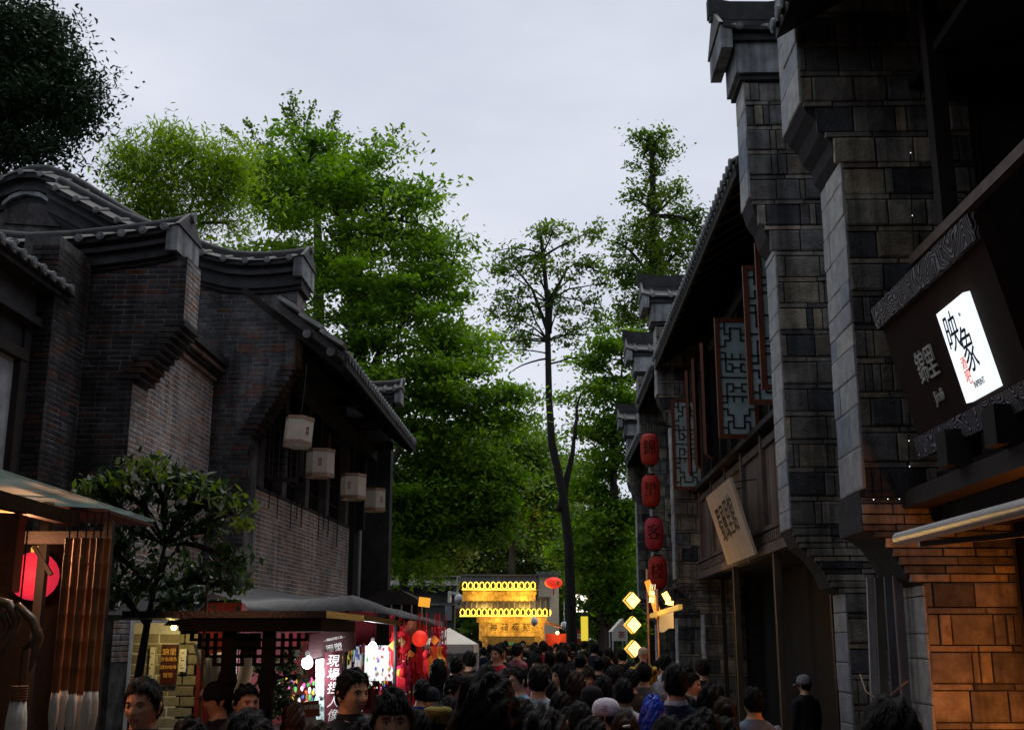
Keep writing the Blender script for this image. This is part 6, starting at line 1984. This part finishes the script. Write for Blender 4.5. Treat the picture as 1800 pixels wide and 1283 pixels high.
def ring_loft(m, rings, n=24):
    b = len(m.v)
    for (z, a, d, oy) in rings:
        for k in range(n):
            t = 2 * math.pi * k / n
            c, s = math.cos(t), math.sin(t)
            e = 0.8
            m.v.append((a * math.copysign(abs(c) ** e, c), oy + d * math.copysign(abs(s) ** e, s), z))
    for i in range(len(rings) - 1):
        for k in range(n):
            m.f.append((b + i * n + k, b + i * n + (k + 1) % n, b + (i + 1) * n + (k + 1) % n, b + (i + 1) * n + k)); m.m.append(0)
    m.f.append(tuple(b + k for k in reversed(range(n)))); m.m.append(0)
    e = b + (len(rings) - 1) * n
    m.f.append(tuple(e + k for k in range(n))); m.m.append(0)


def body_mesh(name, voxel, female=False, pose='stand', head=None, child=False):
    head = head or {}
    m = MB()
    sh = .90 if female else 1.0
    ring_loft(m, [(.80, .10, .09, 0), (.86, .155, .115, .005), (.93, .172, .125, .01), (1.05, .152 * (.95 if female else 1), .108, 0), (1.16, .160 * sh, .115, 0), (1.28, .182 * sh, .125, 0), (1.36, .190 * sh, .115, .005),
                  (1.415, .172 * sh, .095, .012), (1.45, .125 * sh, .078, .016), (1.475, .078, .066, .018), (1.50, .058, .058, .018), (1.57, .053, .056, .014)])
    if pose == 'ride':
        for s in (-1, 1):
            m.tube([(s * .09, 0, .88), (s * .14, -.20, .87), (s * .15, -.36, .83)], [.095, .085, .065], 12)
            m.tube([(s * .15, -.36, .84), (s * .14, -.36, .60), (s * .13, -.33, .46)], [.065, .055, .04], 12)
            m.ball((s * .13, -.38, .43), (.045, .10, .045), 12, 8)
            m.tube([(s * .185, 0, 1.38), (s * .22, -.12, 1.18), (s * .12, -.30, 1.10)], [.065, .05, .04], 12)
            m.ball((s * .11, -.33, 1.09), (.04, .045, .03), 10, 8)
    else:
        for s in (-1, 1):
            st = .05 * s if pose == 'walk' else 0
            m.tube([(s * .088, 0, .90), (s * .092, -.015 - st, .68), (s * .094, -.02 - st * 2, .48), (s * .096, .005 - st * 1.5, .30), (s * .095, .02 - st, .10), (s * .095, .02 - st, .05)], [.098, .088, .066, .062, .045, .045], 14)
            m.ball((s * .10, -.055 - st, .042), (.046, .125, .042), 14, 8)
            sw = .10 * s if pose == 'walk' else 0
            X = s * .19 * sh
            el, wr = (X + s * .045, .02 + sw * .4, 1.13), (X + s * .045, -.05 + sw, .90)
            m.tube([(X - s * .02, .01, 1.395), (X + s * .012, .012, 1.34), (X + s * .03, .015, 1.24), el, (X + s * .05, -.015 + sw * .7, 1.02), wr], [.062, .066, .056, .048, .044, .032], 14)
            hx, hy, hz = wr
            m.ball((hx, hy - .012, hz - .05), (.020, .040, .052), 12, 8)
            for k in range(4):
                fy = hy - .040 + .019 * k
                ln = (.062, .075, .080, .068)[3 - k] if k < 4 else .06
                m.tube([(hx, fy, hz - .085), (hx - s * .006, fy - .004, hz - .085 - ln * .55), (hx - s * .018, fy - .006, hz - .085 - ln)], [.0095, .009, .0075], 8)
            m.tube([(hx - s * .004, hy - .040, hz - .035), (hx - s * .014, hy - .062, hz - .065), (hx - s * .018, hy - .068, hz - .092)], [.013, .011, .009], 8)
    D, F = sphere_grid(72, 52)
    P = head_points(D, **head) + np.array([0, 0, HC])
    m.add([tuple(p) for p in P], F)
    w = head.get('w', 1.0)
    for s in (-1, 1):
        m.ball((s * .075 * w, .010, HC - .006), (.012, .020, .032), 12, 8)
        m.ball((s * .081 * w, .018, HC + .006), (.010, .016, .022), 10, 6)
    tmp = bpy.data.objects.new('tmp', m.mesh('tmp'))
    COL.objects.link(tmp)
    md = tmp.modifiers.new('r', 'REMESH')
    md.mode = 'VOXEL'; md.voxel_size = voxel; md.use_smooth_shade = True
    dg = bpy.context.evaluated_depsgraph_get()
    me = bpy.data.meshes.new_from_object(tmp.evaluated_get(dg))
    old = tmp.data
    bpy.data.objects.remove(tmp); bpy.data.meshes.remove(old)
    me.name = name
    n = len(me.polygons)
    cen = np.empty(n * 3, np.float32); me.polygons.foreach_get('center', cen); cen = cen.reshape(n, 3)
    x, y, z = cen.T
    idx = np.ones(n, np.int32)
    idx[z < .90] = 2
    idx[z < .085] = 3
    idx[(z > 1.478 - .018 * smooth01(.0, -.06, y))] = 0
    if pose == 'ride':
        idx[(z < .47) & (y < -.2)] = 3
        idx[(z < .845) & (y < -.2) & (z >= .47)] = 2
        idx[(y < -.285) & (z > 1.0) & (z < 1.2)] = 0
    else:
        idx[(np.abs(x) > .19) & (z < .905) & (z > .60)] = 0
        idx[(np.abs(x) > .19) & (z >= .905) & (z < 1.0)] = 1
    lip = (np.abs(x) < .024) & (np.abs(z - (HC - .058)) < .0085) & (y < -.07)
    idx[lip] = 4
    me.materials.clear()
    for q in (SKIN, cloth('black', (.018, .018, .020)), TROUS, SHOE, LIPS):
        me.materials.append(q)
    me.polygons.foreach_set('material_index', idx)
    me.polygons.foreach_set('use_smooth', np.ones(n, bool))
    me.update()
    return me


def hair_mesh(style, seed=1, w=1.0, dens=900):
    rd = random.Random(seed)
    D, F = sphere_grid(56, 40)
    P = head_points(D, w=w, face=False)
    az = np.abs(np.arctan2(D[:, 0], -D[:, 1]))
    xs = {'short': ([0, .5, .95, 1.25, 1.45, 1.75, 2.2, 3.15], [.066, .064, .048, .005, -.022, -.018, -.055, -.068]),
          'fringe': ([0, .5, .95, 1.25, 1.45, 1.75, 2.2, 3.15], [.038, .040, .034, -.005, -.03, -.03, -.060, -.075]),
          'long': ([0, .45, .8, 1.1, 1.45, 1.75, 2.2, 3.15], [.060, .052, .020, -.05, -.11, -.11, -.11, -.11]),
          'bob': ([0, .45, .8, 1.1, 1.45, 1.75, 2.2, 3.15], [.045, .040, .010, -.06, -.11, -.11, -.11, -.11]),
          'bun': ([0, .5, .95, 1.25, 1.45, 1.75, 2.2, 3.15], [.064, .060, .044, .005, -.022, -.02, -.05, -.075])}[style if style in ('short', 'fringe', 'long', 'bob', 'bun') else 'short']
    lim = np.interp(az, *xs)
    rng_ = np.random.default_rng(seed)
    nrm_ = P / np.linalg.norm(P, axis=1)[:, None]
    thick = {'short': .013, 'fringe': .018, 'long': .018, 'bob': .022, 'bun': .012}[style]
    off = thick * (1 + .35 * np.sin(D[:, 0] * 9 + seed) * np.sin(D[:, 1] * 8 + seed * 2) + .25 * np.sin(D[:, 2] * 13 + D[:, 0] * 11))
    top = smooth01(.02, .10, P[:, 2])
    off = off * (1 + .6 * top)
    fade = smooth01(-.012, .02, P[:, 2] - lim)
    Q = P + nrm_ * (off * (.25 + .75 * fade))[:, None]
    keep = [f for f in F if np.mean(P[list(f), 2] - lim[list(f)]) > 0]
    used = sorted({i for f in keep for i in f}); mp = {a: b for b, a in enumerate(used)}
    m = MB()
    m.add([tuple(Q[i]) for i in used], [tuple(mp[i] for i in f) for f in keep])
    if style in ('long', 'bob'):
        ln = .30 if style == 'long' else .10
        n = 28
        vs = []
        for j in range(7):
            f = j / 6
            for k in range(n + 1):
                a = 1.0 + (2 * math.pi - 2.0) * k / n           # round the back, open at the face
                r = (.094 - .006 * math.cos(2 * a)) * (1 + .05 * math.sin(k * 2.1 + j)) + (.010 * math.sin(math.pi * f))
                z = -.02 - (ln + .03 * math.sin(k * 1.7)) * f
                vs.append((r * math.sin(a) * .98, -r * math.cos(a) * 1.12 - .01 + .02 * f, z))
        m.add(vs, [(j * (n + 1) + k, j * (n + 1) + k + 1, (j + 1) * (n + 1) + k + 1, (j + 1) * (n + 1) + k) for j in range(6) for k in range(n)])
    if style == 'bun':
        m.ball((0, .115, .055), (.045, .042, .042), 14, 10)
    crown = Vector((0, .03, .125))
    for _ in range(dens):
        i = rd.choice(used)
        if fade[i] < .15 and rd.random() < .6: continue
        p = Vector(Q[i]); nn = Vector(nrm_[i])
        d = (p - crown); d -= nn * d.dot(nn)
        if d.length < 1e-4: continue
        d = (d.normalized() + Vector((rd.uniform(-.35, .35), rd.uniform(-.35, .35), rd.uniform(-.4, .2)))).normalized()
        d -= nn * d.dot(nn) * .8
        s = d.cross(nn).normalized()
        l = rd.uniform(.016, .036) * (1.5 if style in ('long', 'bob', 'fringe') else 1)
        wd = rd.uniform(.0008, .0018)
        a0, a1, a2 = p - nn * .004, p + d * l * .55 + nn * rd.uniform(.001, .004), p + d * l - nn * rd.uniform(-.002, .006)
        m.add([a0 - s * wd, a0 + s * wd, a1 + s * wd * .8, a1 - s * wd * .8, a2], [(0, 1, 2, 3), (3, 2, 4)])
    me = m.mesh('hair', HAIR, True)
    me.transform(Matrix.Translation((0, 0, HC)))
    return me


def hat_mesh(kind):
    m = MB()
    if kind == 'beanie':
        m.lathe([(.094, -.01), (.098, .012), (.098, .035), (.093, .045), (.093, .07), (.080, .105), (.05, .128), (.012, .137)], 28, rib=.012, ribs=28)
        m.v = [(x, y * 1.16 + .004, z + HC + .015) for x, y, z in m.v]
    elif kind in ('cap', 'snapback'):
        m.lathe([(.096, -.005), (.099, .03), (.094, .07), (.075, .105), (.042, .124), (.01, .13)], 24)
        m.v = [(x, y * 1.14 + .004, z + HC + .018) for x, y, z in m.v]
        b = len(m.v); n = 10
        for j in range(2):
            for k in range(n + 1):
                a = -1.05 + 2.1 * k / n
                r = .105
                ext = .075 * math.cos(a * .75) if j else 0
                m.v.append((r * .95 * math.sin(a), -r * 1.12 * math.cos(a) - ext, HC + .022 - (.012 * j if kind == 'cap' else .002) - (.018 * abs(math.sin(a)) * j if kind == 'cap' else 0)))
        for k in range(n):
            m.f.append((b + k, b + k + 1, b + n + 1 + k + 1, b + n + 1 + k)); m.m.append(0)
    elif kind == 'flat':
        m.lathe([(.092, -.03), (.100, -.02), (.099, .02), (.104, .026), (.106, .06), (.098, .078), (.06, .090), (.01, .094)], 28)
        m.v = [(x, y * 1.12, z + HC + .035) for x, y, z in m.v]
    return m


SK = {'BODY_M': body_mesh('person_body', .0105), 'BODY_W': body_mesh('person_body', .0105, True, head=dict(w=.94, jaw=.36, nose=.8)), 'BODY_MW': body_mesh('person_body', .0105, pose='walk'),
      'FACE_A': body_mesh('person_body', .0058, head=dict(w=1.0, jaw=.26, nose=1.0)), 'FACE_B': body_mesh('person_body', .0058, head=dict(w=1.06, jaw=.17, nose=1.05, fat=.6)),
      'FACE_C': body_mesh('person_body', .0058, head=dict(w=.97, jaw=.34, nose=.9)), 'FACE_W': body_mesh('person_body', .0066, True, head=dict(w=.95, jaw=.34, nose=.8)),
      'CHILD': body_mesh('person_body', .010, True, 'ride', head=dict(w=1.05, jaw=.2, nose=.6, fat=.5))}
HAIRS = {'short': hair_mesh('short', 3), 'short2': hair_mesh('short', 8, 1.03), 'fringe': hair_mesh('fringe', 5, 1.02), 'long': hair_mesh('long', 6), 'bob': hair_mesh('bob', 7), 'bun': hair_mesh('bun', 9)}
HATS = {}
eye_m = MB()
for s in (-1, 1):
    eye_m.ball((s * .031, -.0745, HC + .003), (.0135, .010, .0052), 10, 8)
EYES = eye_m.mesh('eyes', mat('eye_white', (.52, .48, .45), .3, .05), True)
ir = MB()
for s in (-1, 1):
    ir.ball((s * .031, -.0795, HC + .003), (.0056, .0062, .0050), 10, 8)
IRIS = ir.mesh('iris', mat('iris_dark', (.012, .008, .006), .2, .05), True)
bw = MB()
for s in (-1, 1):
    pts = [(s * .014, -.0905, HC + .019), (s * .026, -.0895, HC + .0245), (s * .038, -.083, HC + .0245), (s * .049, -.073, HC + .019)]
    bw.tube(pts, [.0022, .0036, .0032, .0014], 6)
    lid = [(s * .0175, -.0795, HC + .004), (s * .025, -.0845, HC + .0092), (s * .034, -.0838, HC + .0098), (s * .045, -.0765, HC + .0055)]
    bw.tube(lid, [.0010, .0017, .0017, .0010], 5)
BROWS = bw.mesh('eyebrows', HAIR, True)
nst = MB()
for s in (-1, 1):
    nst.ball((s * .0068, -.1035, HC - .0365), (.0032, .004, .002), 6, 5)
gl = MB()
for s in (-1, 1):
    pts = [(s * .032 + .019 * math.cos(a), -.098 + .010 * abs(s * .032 + .019 * math.cos(a)) / .05, HC + .004 + .015 * math.sin(a)) for a in [2 * math.pi * k / 14 for k in range(15)]]
    gl.tube(pts, .0016, 5)
    gl.tube([(s * .051, -.088, HC + .006), (s * .078, -.03, HC + .008), (s * .078, .012, HC + .004)], .0016, 5)
gl.tube([(-.013, -.099, HC + .006), (.013, -.099, HC + .006)], .0016, 5)
GLASSES = gl.mesh('glasses', BLACK, True)
cl = MB().lathe([(.088, 1.448), (.086, 1.475), (.076, 1.503), (.070, 1.500), (.078, 1.468)], 24)
cl.v = [(x * .95, y * .88 + .014 - (1.49 - z) * .15, z) for x, y, z in cl.v]
PLACED = []


def set_slot(o, i, m):
    o.material_slots[i].link = 'OBJECT'
    o.material_slots[i].material = m


def person(px, topy, hpx, rot, body, hair, top, label, hat=None, hatcol=None, skin=None, hairmat=None, glasses=False, collar=None, face=None, trousers=None, group=None, Y=None, tilt=0.0):
    Y = Y or .237 * FPX / hpx
    p = at(px, topy, Y=Y)
    extra = .02 if hat or hair in ('fringe', 'bob', 'long') else .015
    s = (p.z) / (1.717 + extra)
    s = max(.82, min(1.12, s))
    o = link('person', SK[body])
    o.location = (p.x, Y, 0)
    o.rotation_euler = (tilt, 0, rot)
    o.scale = (s, s, s)
    set_slot(o, 1, cloth(*top))
    if skin: set_slot(o, 0, skin)
    if trousers: set_slot(o, 2, trousers)
    WM[o.name] = Matrix()
    PLACED.append((p.x, Y))
    tag(o, label, 'person', group)
    if hair:
        h = link('hair', HAIRS[hair], None, o, True)
        if hairmat: set_slot(h, 0, hairmat)
    if hat:
        key = (hat, hatcol[0])
        if key not in HATS:
            HATS[key] = hat_mesh(hat).mesh('hat', cloth(*hatcol), True)
        link({'flat': 'hat', 'beanie': 'beanie'}.get(hat, 'cap'), HATS[key], None, o, True)
    if face if face is not None else math.cos(rot) > -.35:
        link('eyes', EYES, None, o, True); link('iris', IRIS, None, o, True); link('eyebrows', BROWS, None, o, True)
    if glasses: link('glasses', GLASSES, None, o, True)
    if collar:
        key = ('collar', collar[0])
        if key not in HATS:
            HATS[key] = cl.mesh('collar', cloth(*collar), True)
        link('collar', HATS[key], None, o, True)
    return o


R = math.radians
BLK, NAVY, GRY, WHT, BLU = ('black', (.016, .016, .018)), ('navy', (.016, .02, .04)), ('grey', (.10, .105, .115)), ('white', (.42, .43, .46)), ('blue', (.03, .06, .20))
OLV, MUS, RED, PNK, BRN, SKY, TAN = ('olive', (.09, .085, .03)), ('mustard', (.32, .21, .03)), ('red', (.35, .02, .03)), ('pink', (.25, .08, .10)), ('brown', (.06, .035, .022)), ('skyblue', (.22, .33, .48)), ('tan', (.25, .18, .11))
SLATE = ('slate', (.13, .17, .23))
# faces turned towards us, left to right
person(254, 1191, 88, R(-8), 'FACE_C', 'short', BLK, 'young man with short black hair looking at the camera, far left of the crowd', skin=SKIN_B, collar=BLK)
person(384, 1198, 60, R(-60), 'BODY_M', 'short', BLK, 'person in black flat-brimmed cap with white emblem, left crowd', 'snapback', ('capblack', (.012, .012, .016)), SKIN_B)
person(434, 1202, 63, R(42), 'FACE_B', 'short2', NAVY, 'broad-faced man looking right, pale blue collar, beside the black cap', collar=('paleblue', (.35, .45, .55)), skin=SKIN_B)
person(621, 1176, 76, R(48), 'FACE_A', 'short', BLK, 'tall young man in black looking right before the maroon sign', collar=BLK)
person(690, 1213, 96, R(12), 'FACE_B', 'fringe', NAVY, 'man with fringe facing us, blue jacket, below the pink cushion', skin=SKIN_B)
person(757, 1209, 46, R(-14), 'FACE_W', None, NAVY, 'short person in dark knitted beanie facing us, centre left', 'beanie', ('beanieblack', (.010, .010, .013)))
person(770, 1238, 64, R(165), 'BODY_W', 'short', MUS, 'person in mustard flat hat and yellow top, back to us', 'flat', ('hatmustard', (.15, .12, .03)), face=False)
person(803, 1186, 54, R(68), 'FACE_A', 'short', BLK, 'man with glasses in profile behind the mustard hat', glasses=True)
person(742, 1194, 46, R(175), 'BODY_M', 'short', BLU, 'man in blue jacket seen from behind below the red ornaments', face=False)
person(857, 1188, 128, R(158), 'BODY_W', 'bob', BLK, 'very large dark head close to us in the centre left foreground', face=False)
person(832, 1228, 118, R(185), 'BODY_M', 'short2', BLK, 'dark head lower left of the largest foreground head', face=False)
person(911, 1173, 44, R(-62), 'FACE_C', 'short', SKY, 'young man with glasses in profile facing left, centre', glasses=True)
person(946, 1169, 52, R(176), 'BODY_M', 'short', ('palecoat', (.38, .43, .52)), 'man in pale blue shirt seen from behind, centre', face=False)
person(984, 1167, 40, R(-52), 'FACE_W', 'long', WHT, 'young woman with long black hair and white top facing left')
person(1012, 1184, 48, R(172), 'BODY_W', 'bob', BRN, 'woman with brown bob seen from behind, centre', face=False, hairmat=HAIR_BR)
person(1040, 1207, 54, R(180), 'BODY_W', 'short', BLK, 'person in black knitted beanie seen from behind, centre', 'beanie', ('beanieblack', (.010, .010, .013)), face=False)
wc = person(1064, 1228, 60, R(250), 'BODY_W', 'short', BLK, 'person in white baseball cap with purple emblem, brim to the left', 'cap', ('capwhite', (.60, .56, .64)), face=False)
person(1095, 1193, 52, R(185), 'BODY_M', 'short2', WHT, 'man in white collared shirt seen from behind right of the white cap', collar=WHT, face=False)
person(1098, 1249, 74, R(178), 'BODY_W', 'bun', BLK, 'woman with tied hair and small clip right below the white cap', hairmat=HAIR_BR, face=False)
person(1158, 1160, 28, R(62), 'FACE_C', 'short', GRY, 'man with lit face looking right beside the copper poles')
person(1186, 1167, 62, R(182), 'BODY_MW', 'short', NAVY, 'broad man in dark coat seen from behind, carrying the blue bag', face=False, collar=WHT)
person(1216, 1183, 42, R(60), 'FACE_B', 'short', BLK, 'man in shadow looking right next to the broad man', skin=SKIN_B, collar=WHT)
person(1247, 1206, 60, R(176), 'BODY_W', 'bob', BLK, 'dark-haired woman with white hair ring seen from behind, right', face=False)
person(1322, 1208, 54, R(198), 'BODY_M', 'short2', SLATE, 'man in slate blue shirt turned away in front of the timber shop', face=False)
person(1238, 1249, 84, R(180), 'BODY_M', 'fringe', BLK, 'dark foreground head at the right centre edge', face=False)
person(1562, 1226, 138, R(178), 'BODY_M', 'short2', BLK, 'dark foreground head at the lower right before the leaning boards', face=False)
person(436, 1253, 122, R(180), 'BODY_M', 'fringe', BLK, 'huge dark foreground head at the lower left edge', face=False)
person(516, 1258, 60, R(190), 'BODY_W', 'bob', BRN, 'reddish-haired person low in front of the counter sign', hairmat=mat('auburn', (.06, .022, .012), .45, .3), face=False)
person(956, 1252, 122, R(182), 'BODY_W', 'bob', BLK, 'wide dark foreground head at the bottom centre', face=False)
person(918, 1228, 74, R(174), 'BODY_M', 'short', BLK, 'dark head directly behind the bottom centre foreground head', face=False)
person(1412, 1186, 46, R(-150), 'BODY_W', 'short', BLK, 'dim figure in pale cap inside the dark shop doorway', 'cap', ('capgrey', (.20, .20, .22)), face=False, Y=13.7)
# cap emblems
for nm, M_, mt_, par in (('emblem', frame3((0.0, -.118, HC + .065), (1, 0, 0), (0, .35, 1)), WHITE_PLASTIC, [o for o in bpy.data.objects if o.get('label', '').startswith('person in black flat')][0]),
                         ('emblem', frame3((.096, .02, HC + .065), (0, 1, 0), (-.3, 0, 1)), mat('purple_thread', (.22, .05, .28), .7), wc)):
    if par is wc:
        put_text(nm, '花', .055, M_, mt_, par, .003, local=True)
    else:
        MB().prism([(-.02, -.02), (.022, -.022), (.018, .0), (.024, .018), (-.012, .024), (-.02, .006)], 'z', 0, .006).xform(M_).build(nm, mt_, par, local=True)
clip = [o for o in bpy.data.objects if o.get('label', '').startswith('woman with tied hair')][0]
MB().ball((0, .16, HC + .05), (.022, .008, .009), 10, 6).ball((-.02, .158, HC + .052), (.01, .008, .012), 8, 5).build('hair_clip', mat('clip', (.6, .55, .5), .3), clip, True, True)

# father and the child on his shoulders
fa = person(1131, 1164, 54, R(182), 'BODY_M', 'short', ('stripes', (.12, .12, .13)), 'man in striped top carrying a child on his shoulders', face=False, Y=12.0)
ch_y = fa.location.y
cp = at(1131, 1139, Y=ch_y)
ch = link('person', SK['CHILD'])
cs_ = .56
ch.scale = (cs_, cs_, cs_)
ch.location = (cp.x, ch_y + .06, cp.z - 1.73 * cs_)
ch.rotation_euler = (0, 0, R(180))
DOT = mat('mustard_coat', (.40, .26, .03), .85, .15, 6, .2)
_t = DOT.node_tree
_v = _t.nodes.new('ShaderNodeTexVoronoi'); _v.inputs['Scale'].default_value = 15.0
_g2 = _t.nodes.new('ShaderNodeNewGeometry')
_lt = _t.nodes.new('ShaderNodeMath'); _lt.operation = 'LESS_THAN'; _lt.inputs[1].default_value = .30
_mx = _t.nodes.new('ShaderNodeMixRGB'); _mx.inputs['Color1'].default_value = (.40, .26, .03, 1); _mx.inputs['Color2'].default_value = (.06, .03, .01, 1)
_t.links.new(_g2.outputs['Position'], _v.inputs['Vector']); _t.links.new(_v.outputs['Distance'], _lt.inputs[0]); _t.links.new(_lt.outputs[0], _mx.inputs['Fac'])
_t.links.new(_mx.outputs['Color'], _t.nodes['Principled BSDF'].inputs['Base Color'])
set_slot(ch, 1, DOT)
tag(ch, 'child in dotted mustard coat and pale beanie riding on shoulders', 'person')
link('beanie', hat_mesh('beanie').mesh('hat', cloth('palecream', (.38, .30, .22)), True), None, ch, True)
# shiny blue bag on the broad man's back
bc = at(1148, 1236, Y=7.4)
bg = thing('blue_bag', 'shiny bright blue plastic bag slung on the broad man, right of centre', 'bag', bc)
m = MB()
rdb = random.Random(3)
D, F = sphere_grid(36, 26)
pts = [(d[0] * .085 * (1 + .10 * math.sin(d[2] * 9 + d[1] * 7) + rdb.uniform(-.04, .04)), d[1] * .07 * (1 + rdb.uniform(-.06, .06)), d[2] * .18 * (1 + rdb.uniform(-.03, .03)) - .12) for d in D]
m.add(pts, F)
m.build('bag_body', mat('blue_film', (.010, .05, .50), .25, .3, 14, .4, 30, .6), bg, local=True)
m2 = MB().tube([(-.03, 0, .0), (-.01, -.02, .06), (.03, 0, .0)], .008, 6)
m2.build('handle', mat('blue_film', (.010, .05, .50)), bg, local=True)

# the packed crowd further on
rdp = random.Random(77)
opts = [('black', BLK), ('dark navy', NAVY), ('grey', GRY), ('white', WHT), ('brown', BRN), ('red', RED), ('blue', BLU), ('black', BLK), ('dark navy', NAVY), ('olive', OLV), ('black', BLK), ('black', BLK), ('pink', PNK)]
n = 0
tries = 0
while n < 92 and tries < 20000:
    tries += 1
    Y = 7.5 + 33 * rdp.random() ** 1.15
    lo = -1.55 if Y < 17 else (-1.0 if Y < 20 else -2.4)
    hi = 1.9 if Y < 17 else 1.75
    X = rdp.uniform(lo, hi)
    if Y < 11.5 and not -.7 < X < .55: continue
    if Y < 16 and X < -1.1: continue
    if Y < 12.5 and X / Y > .07: continue
    if any((X - a) ** 2 + ((Y - b) * .8) ** 2 < .17 for a, b in PLACED): continue
    if 17.5 < Y < 20.5 and X > 1.35: continue
    back = rdp.random() < .74
    word, col = opts[rdp.randrange(len(opts))]
    fem = rdp.random() < .5
    hr = rdp.choice(('long', 'bob', 'bun', 'fringe')) if fem else rdp.choice(('short', 'short2', 'fringe'))
    hz = rdp.uniform(1.50, 1.64) if fem else rdp.uniform(1.60, 1.78)
    o = link('person', SK['BODY_W' if fem else rdp.choice(('BODY_M', 'BODY_MW'))])
    s = hz / 1.735
    o.location = (X, Y, 0); o.scale = (s, s, s)
    rot = (math.pi if back else 0) + rdp.uniform(-.6, .6)
    o.rotation_euler = (0, 0, rot)
    set_slot(o, 1, cloth(*col))
    h = link('hair', HAIRS[hr], None, o, True)
    if rdp.random() < .18: set_slot(h, 0, HAIR_BR)
    if not back:
        link('eyes', EYES, None, o, True); link('iris', IRIS, None, o, True); link('eyebrows', BROWS, None, o, True)
    side = 'left' if X / Y < -.028 else ('right' if X / Y > .045 else 'middle')
    zone = {'left': 'left', 'right': 'right', 'middle': 'middle'}[side] + (' just behind the nearest heads' if Y < 10.5 else ' level with the figurine stall' if Y < 16 else ' level with the white tent' if Y < 25 else ' of distant crowd before gate')
    tag(o, '%s-haired %s in %s, %s, %s' % (hr.replace('short2', 'short').replace('bun', 'tied'), 'woman' if fem else 'man', word, 'back to us' if back else 'facing us', zone), 'person', 'people in the packed crowd')
    PLACED.append((X, Y))
    n += 1
rdn = random.Random(41)
for px_, ty_, hp_ in ((876, 1206, 60), (985, 1216, 58), (1018, 1234, 70), (1206, 1224, 60), (1272, 1226, 62), (1172, 1258, 82), (1040, 1264, 86), (1000, 1246, 66), (1216, 1264, 92), (1276, 1262, 82),
                      (880, 1238, 72), (790, 1226, 60), (560, 1268, 84), (735, 1256, 66), (1060, 1188, 46), (965, 1196, 48), (1075, 1172, 38), (1110, 1176, 40), (890, 1176, 40), (860, 1168, 34), (640, 1266, 88), (335, 1266, 80)):
    fem_ = rdn.random() < .5
    hr_ = rdn.choice(('long', 'bob', 'bun')) if fem_ else rdn.choice(('short', 'short2', 'fringe'))
    word_, col_ = rdn.choice((('black', BLK), ('dark navy', NAVY), ('black', BLK), ('brown', BRN), ('grey', GRY)))
    where_ = 'left' if px_ < 800 else 'centre' if px_ < 1100 else 'right'
    person(px_, ty_, hp_, R(180 + rdn.uniform(-22, 22)), 'BODY_W' if fem_ else 'BODY_M', hr_, col_, '%s-haired %s in %s, back to us, among the near heads at %s' % (hr_.replace('short2', 'short').replace('bun', 'tied'), 'woman' if fem_ else 'man', word_, where_), face=False, group='people in the packed crowd', hairmat=HAIR_BR if rdn.random() < .2 else None)
alike = {}
for o in [q for q in bpy.data.objects if q.get('group') == 'people in the packed crowd']:
    alike.setdefault(o['label'], []).append(o)
for lab, os_ in alike.items():
    if len(os_) > 1:
        os_.sort(key=lambda q: q.location.y)
        rank = ['nearest', 'second nearest', 'third nearest', 'fourth nearest', 'fifth nearest', 'sixth nearest', 'seventh nearest']
        for i_, o in enumerate(os_):
            o['label'] = lab + ', ' + (rank[i_] if i_ < len(os_) - 1 else 'farthest')
# fairy lights along the nearest piers
fl_ = thing('fairy_light_string', 'thin cable with tiny white lights down the nearest stone piers', 'lights', (2.6, 9.5, 3.0))
pts = [at(px, py, Y=9.53) for px, py in ((1600, 270), (1603, 380), (1607, 450), (1605, 600), (1597, 775), (1598, 820), (1598, 868), (1580, 877), (1560, 877), (1535, 878), (1515, 880))]
MB().tube(pts, .006, 5).build('cable', BLACK, fl_)
FLM = mat('fairy_bulb', (1, 1, 1), .4, 0, emit=(.9, .93, 1), estr=1.2)
for p in pts[:-1]:
    MB().ball(p + Vector((0, -.012, 0)), .005, 6, 4).build('bulb', FLM, fl_)
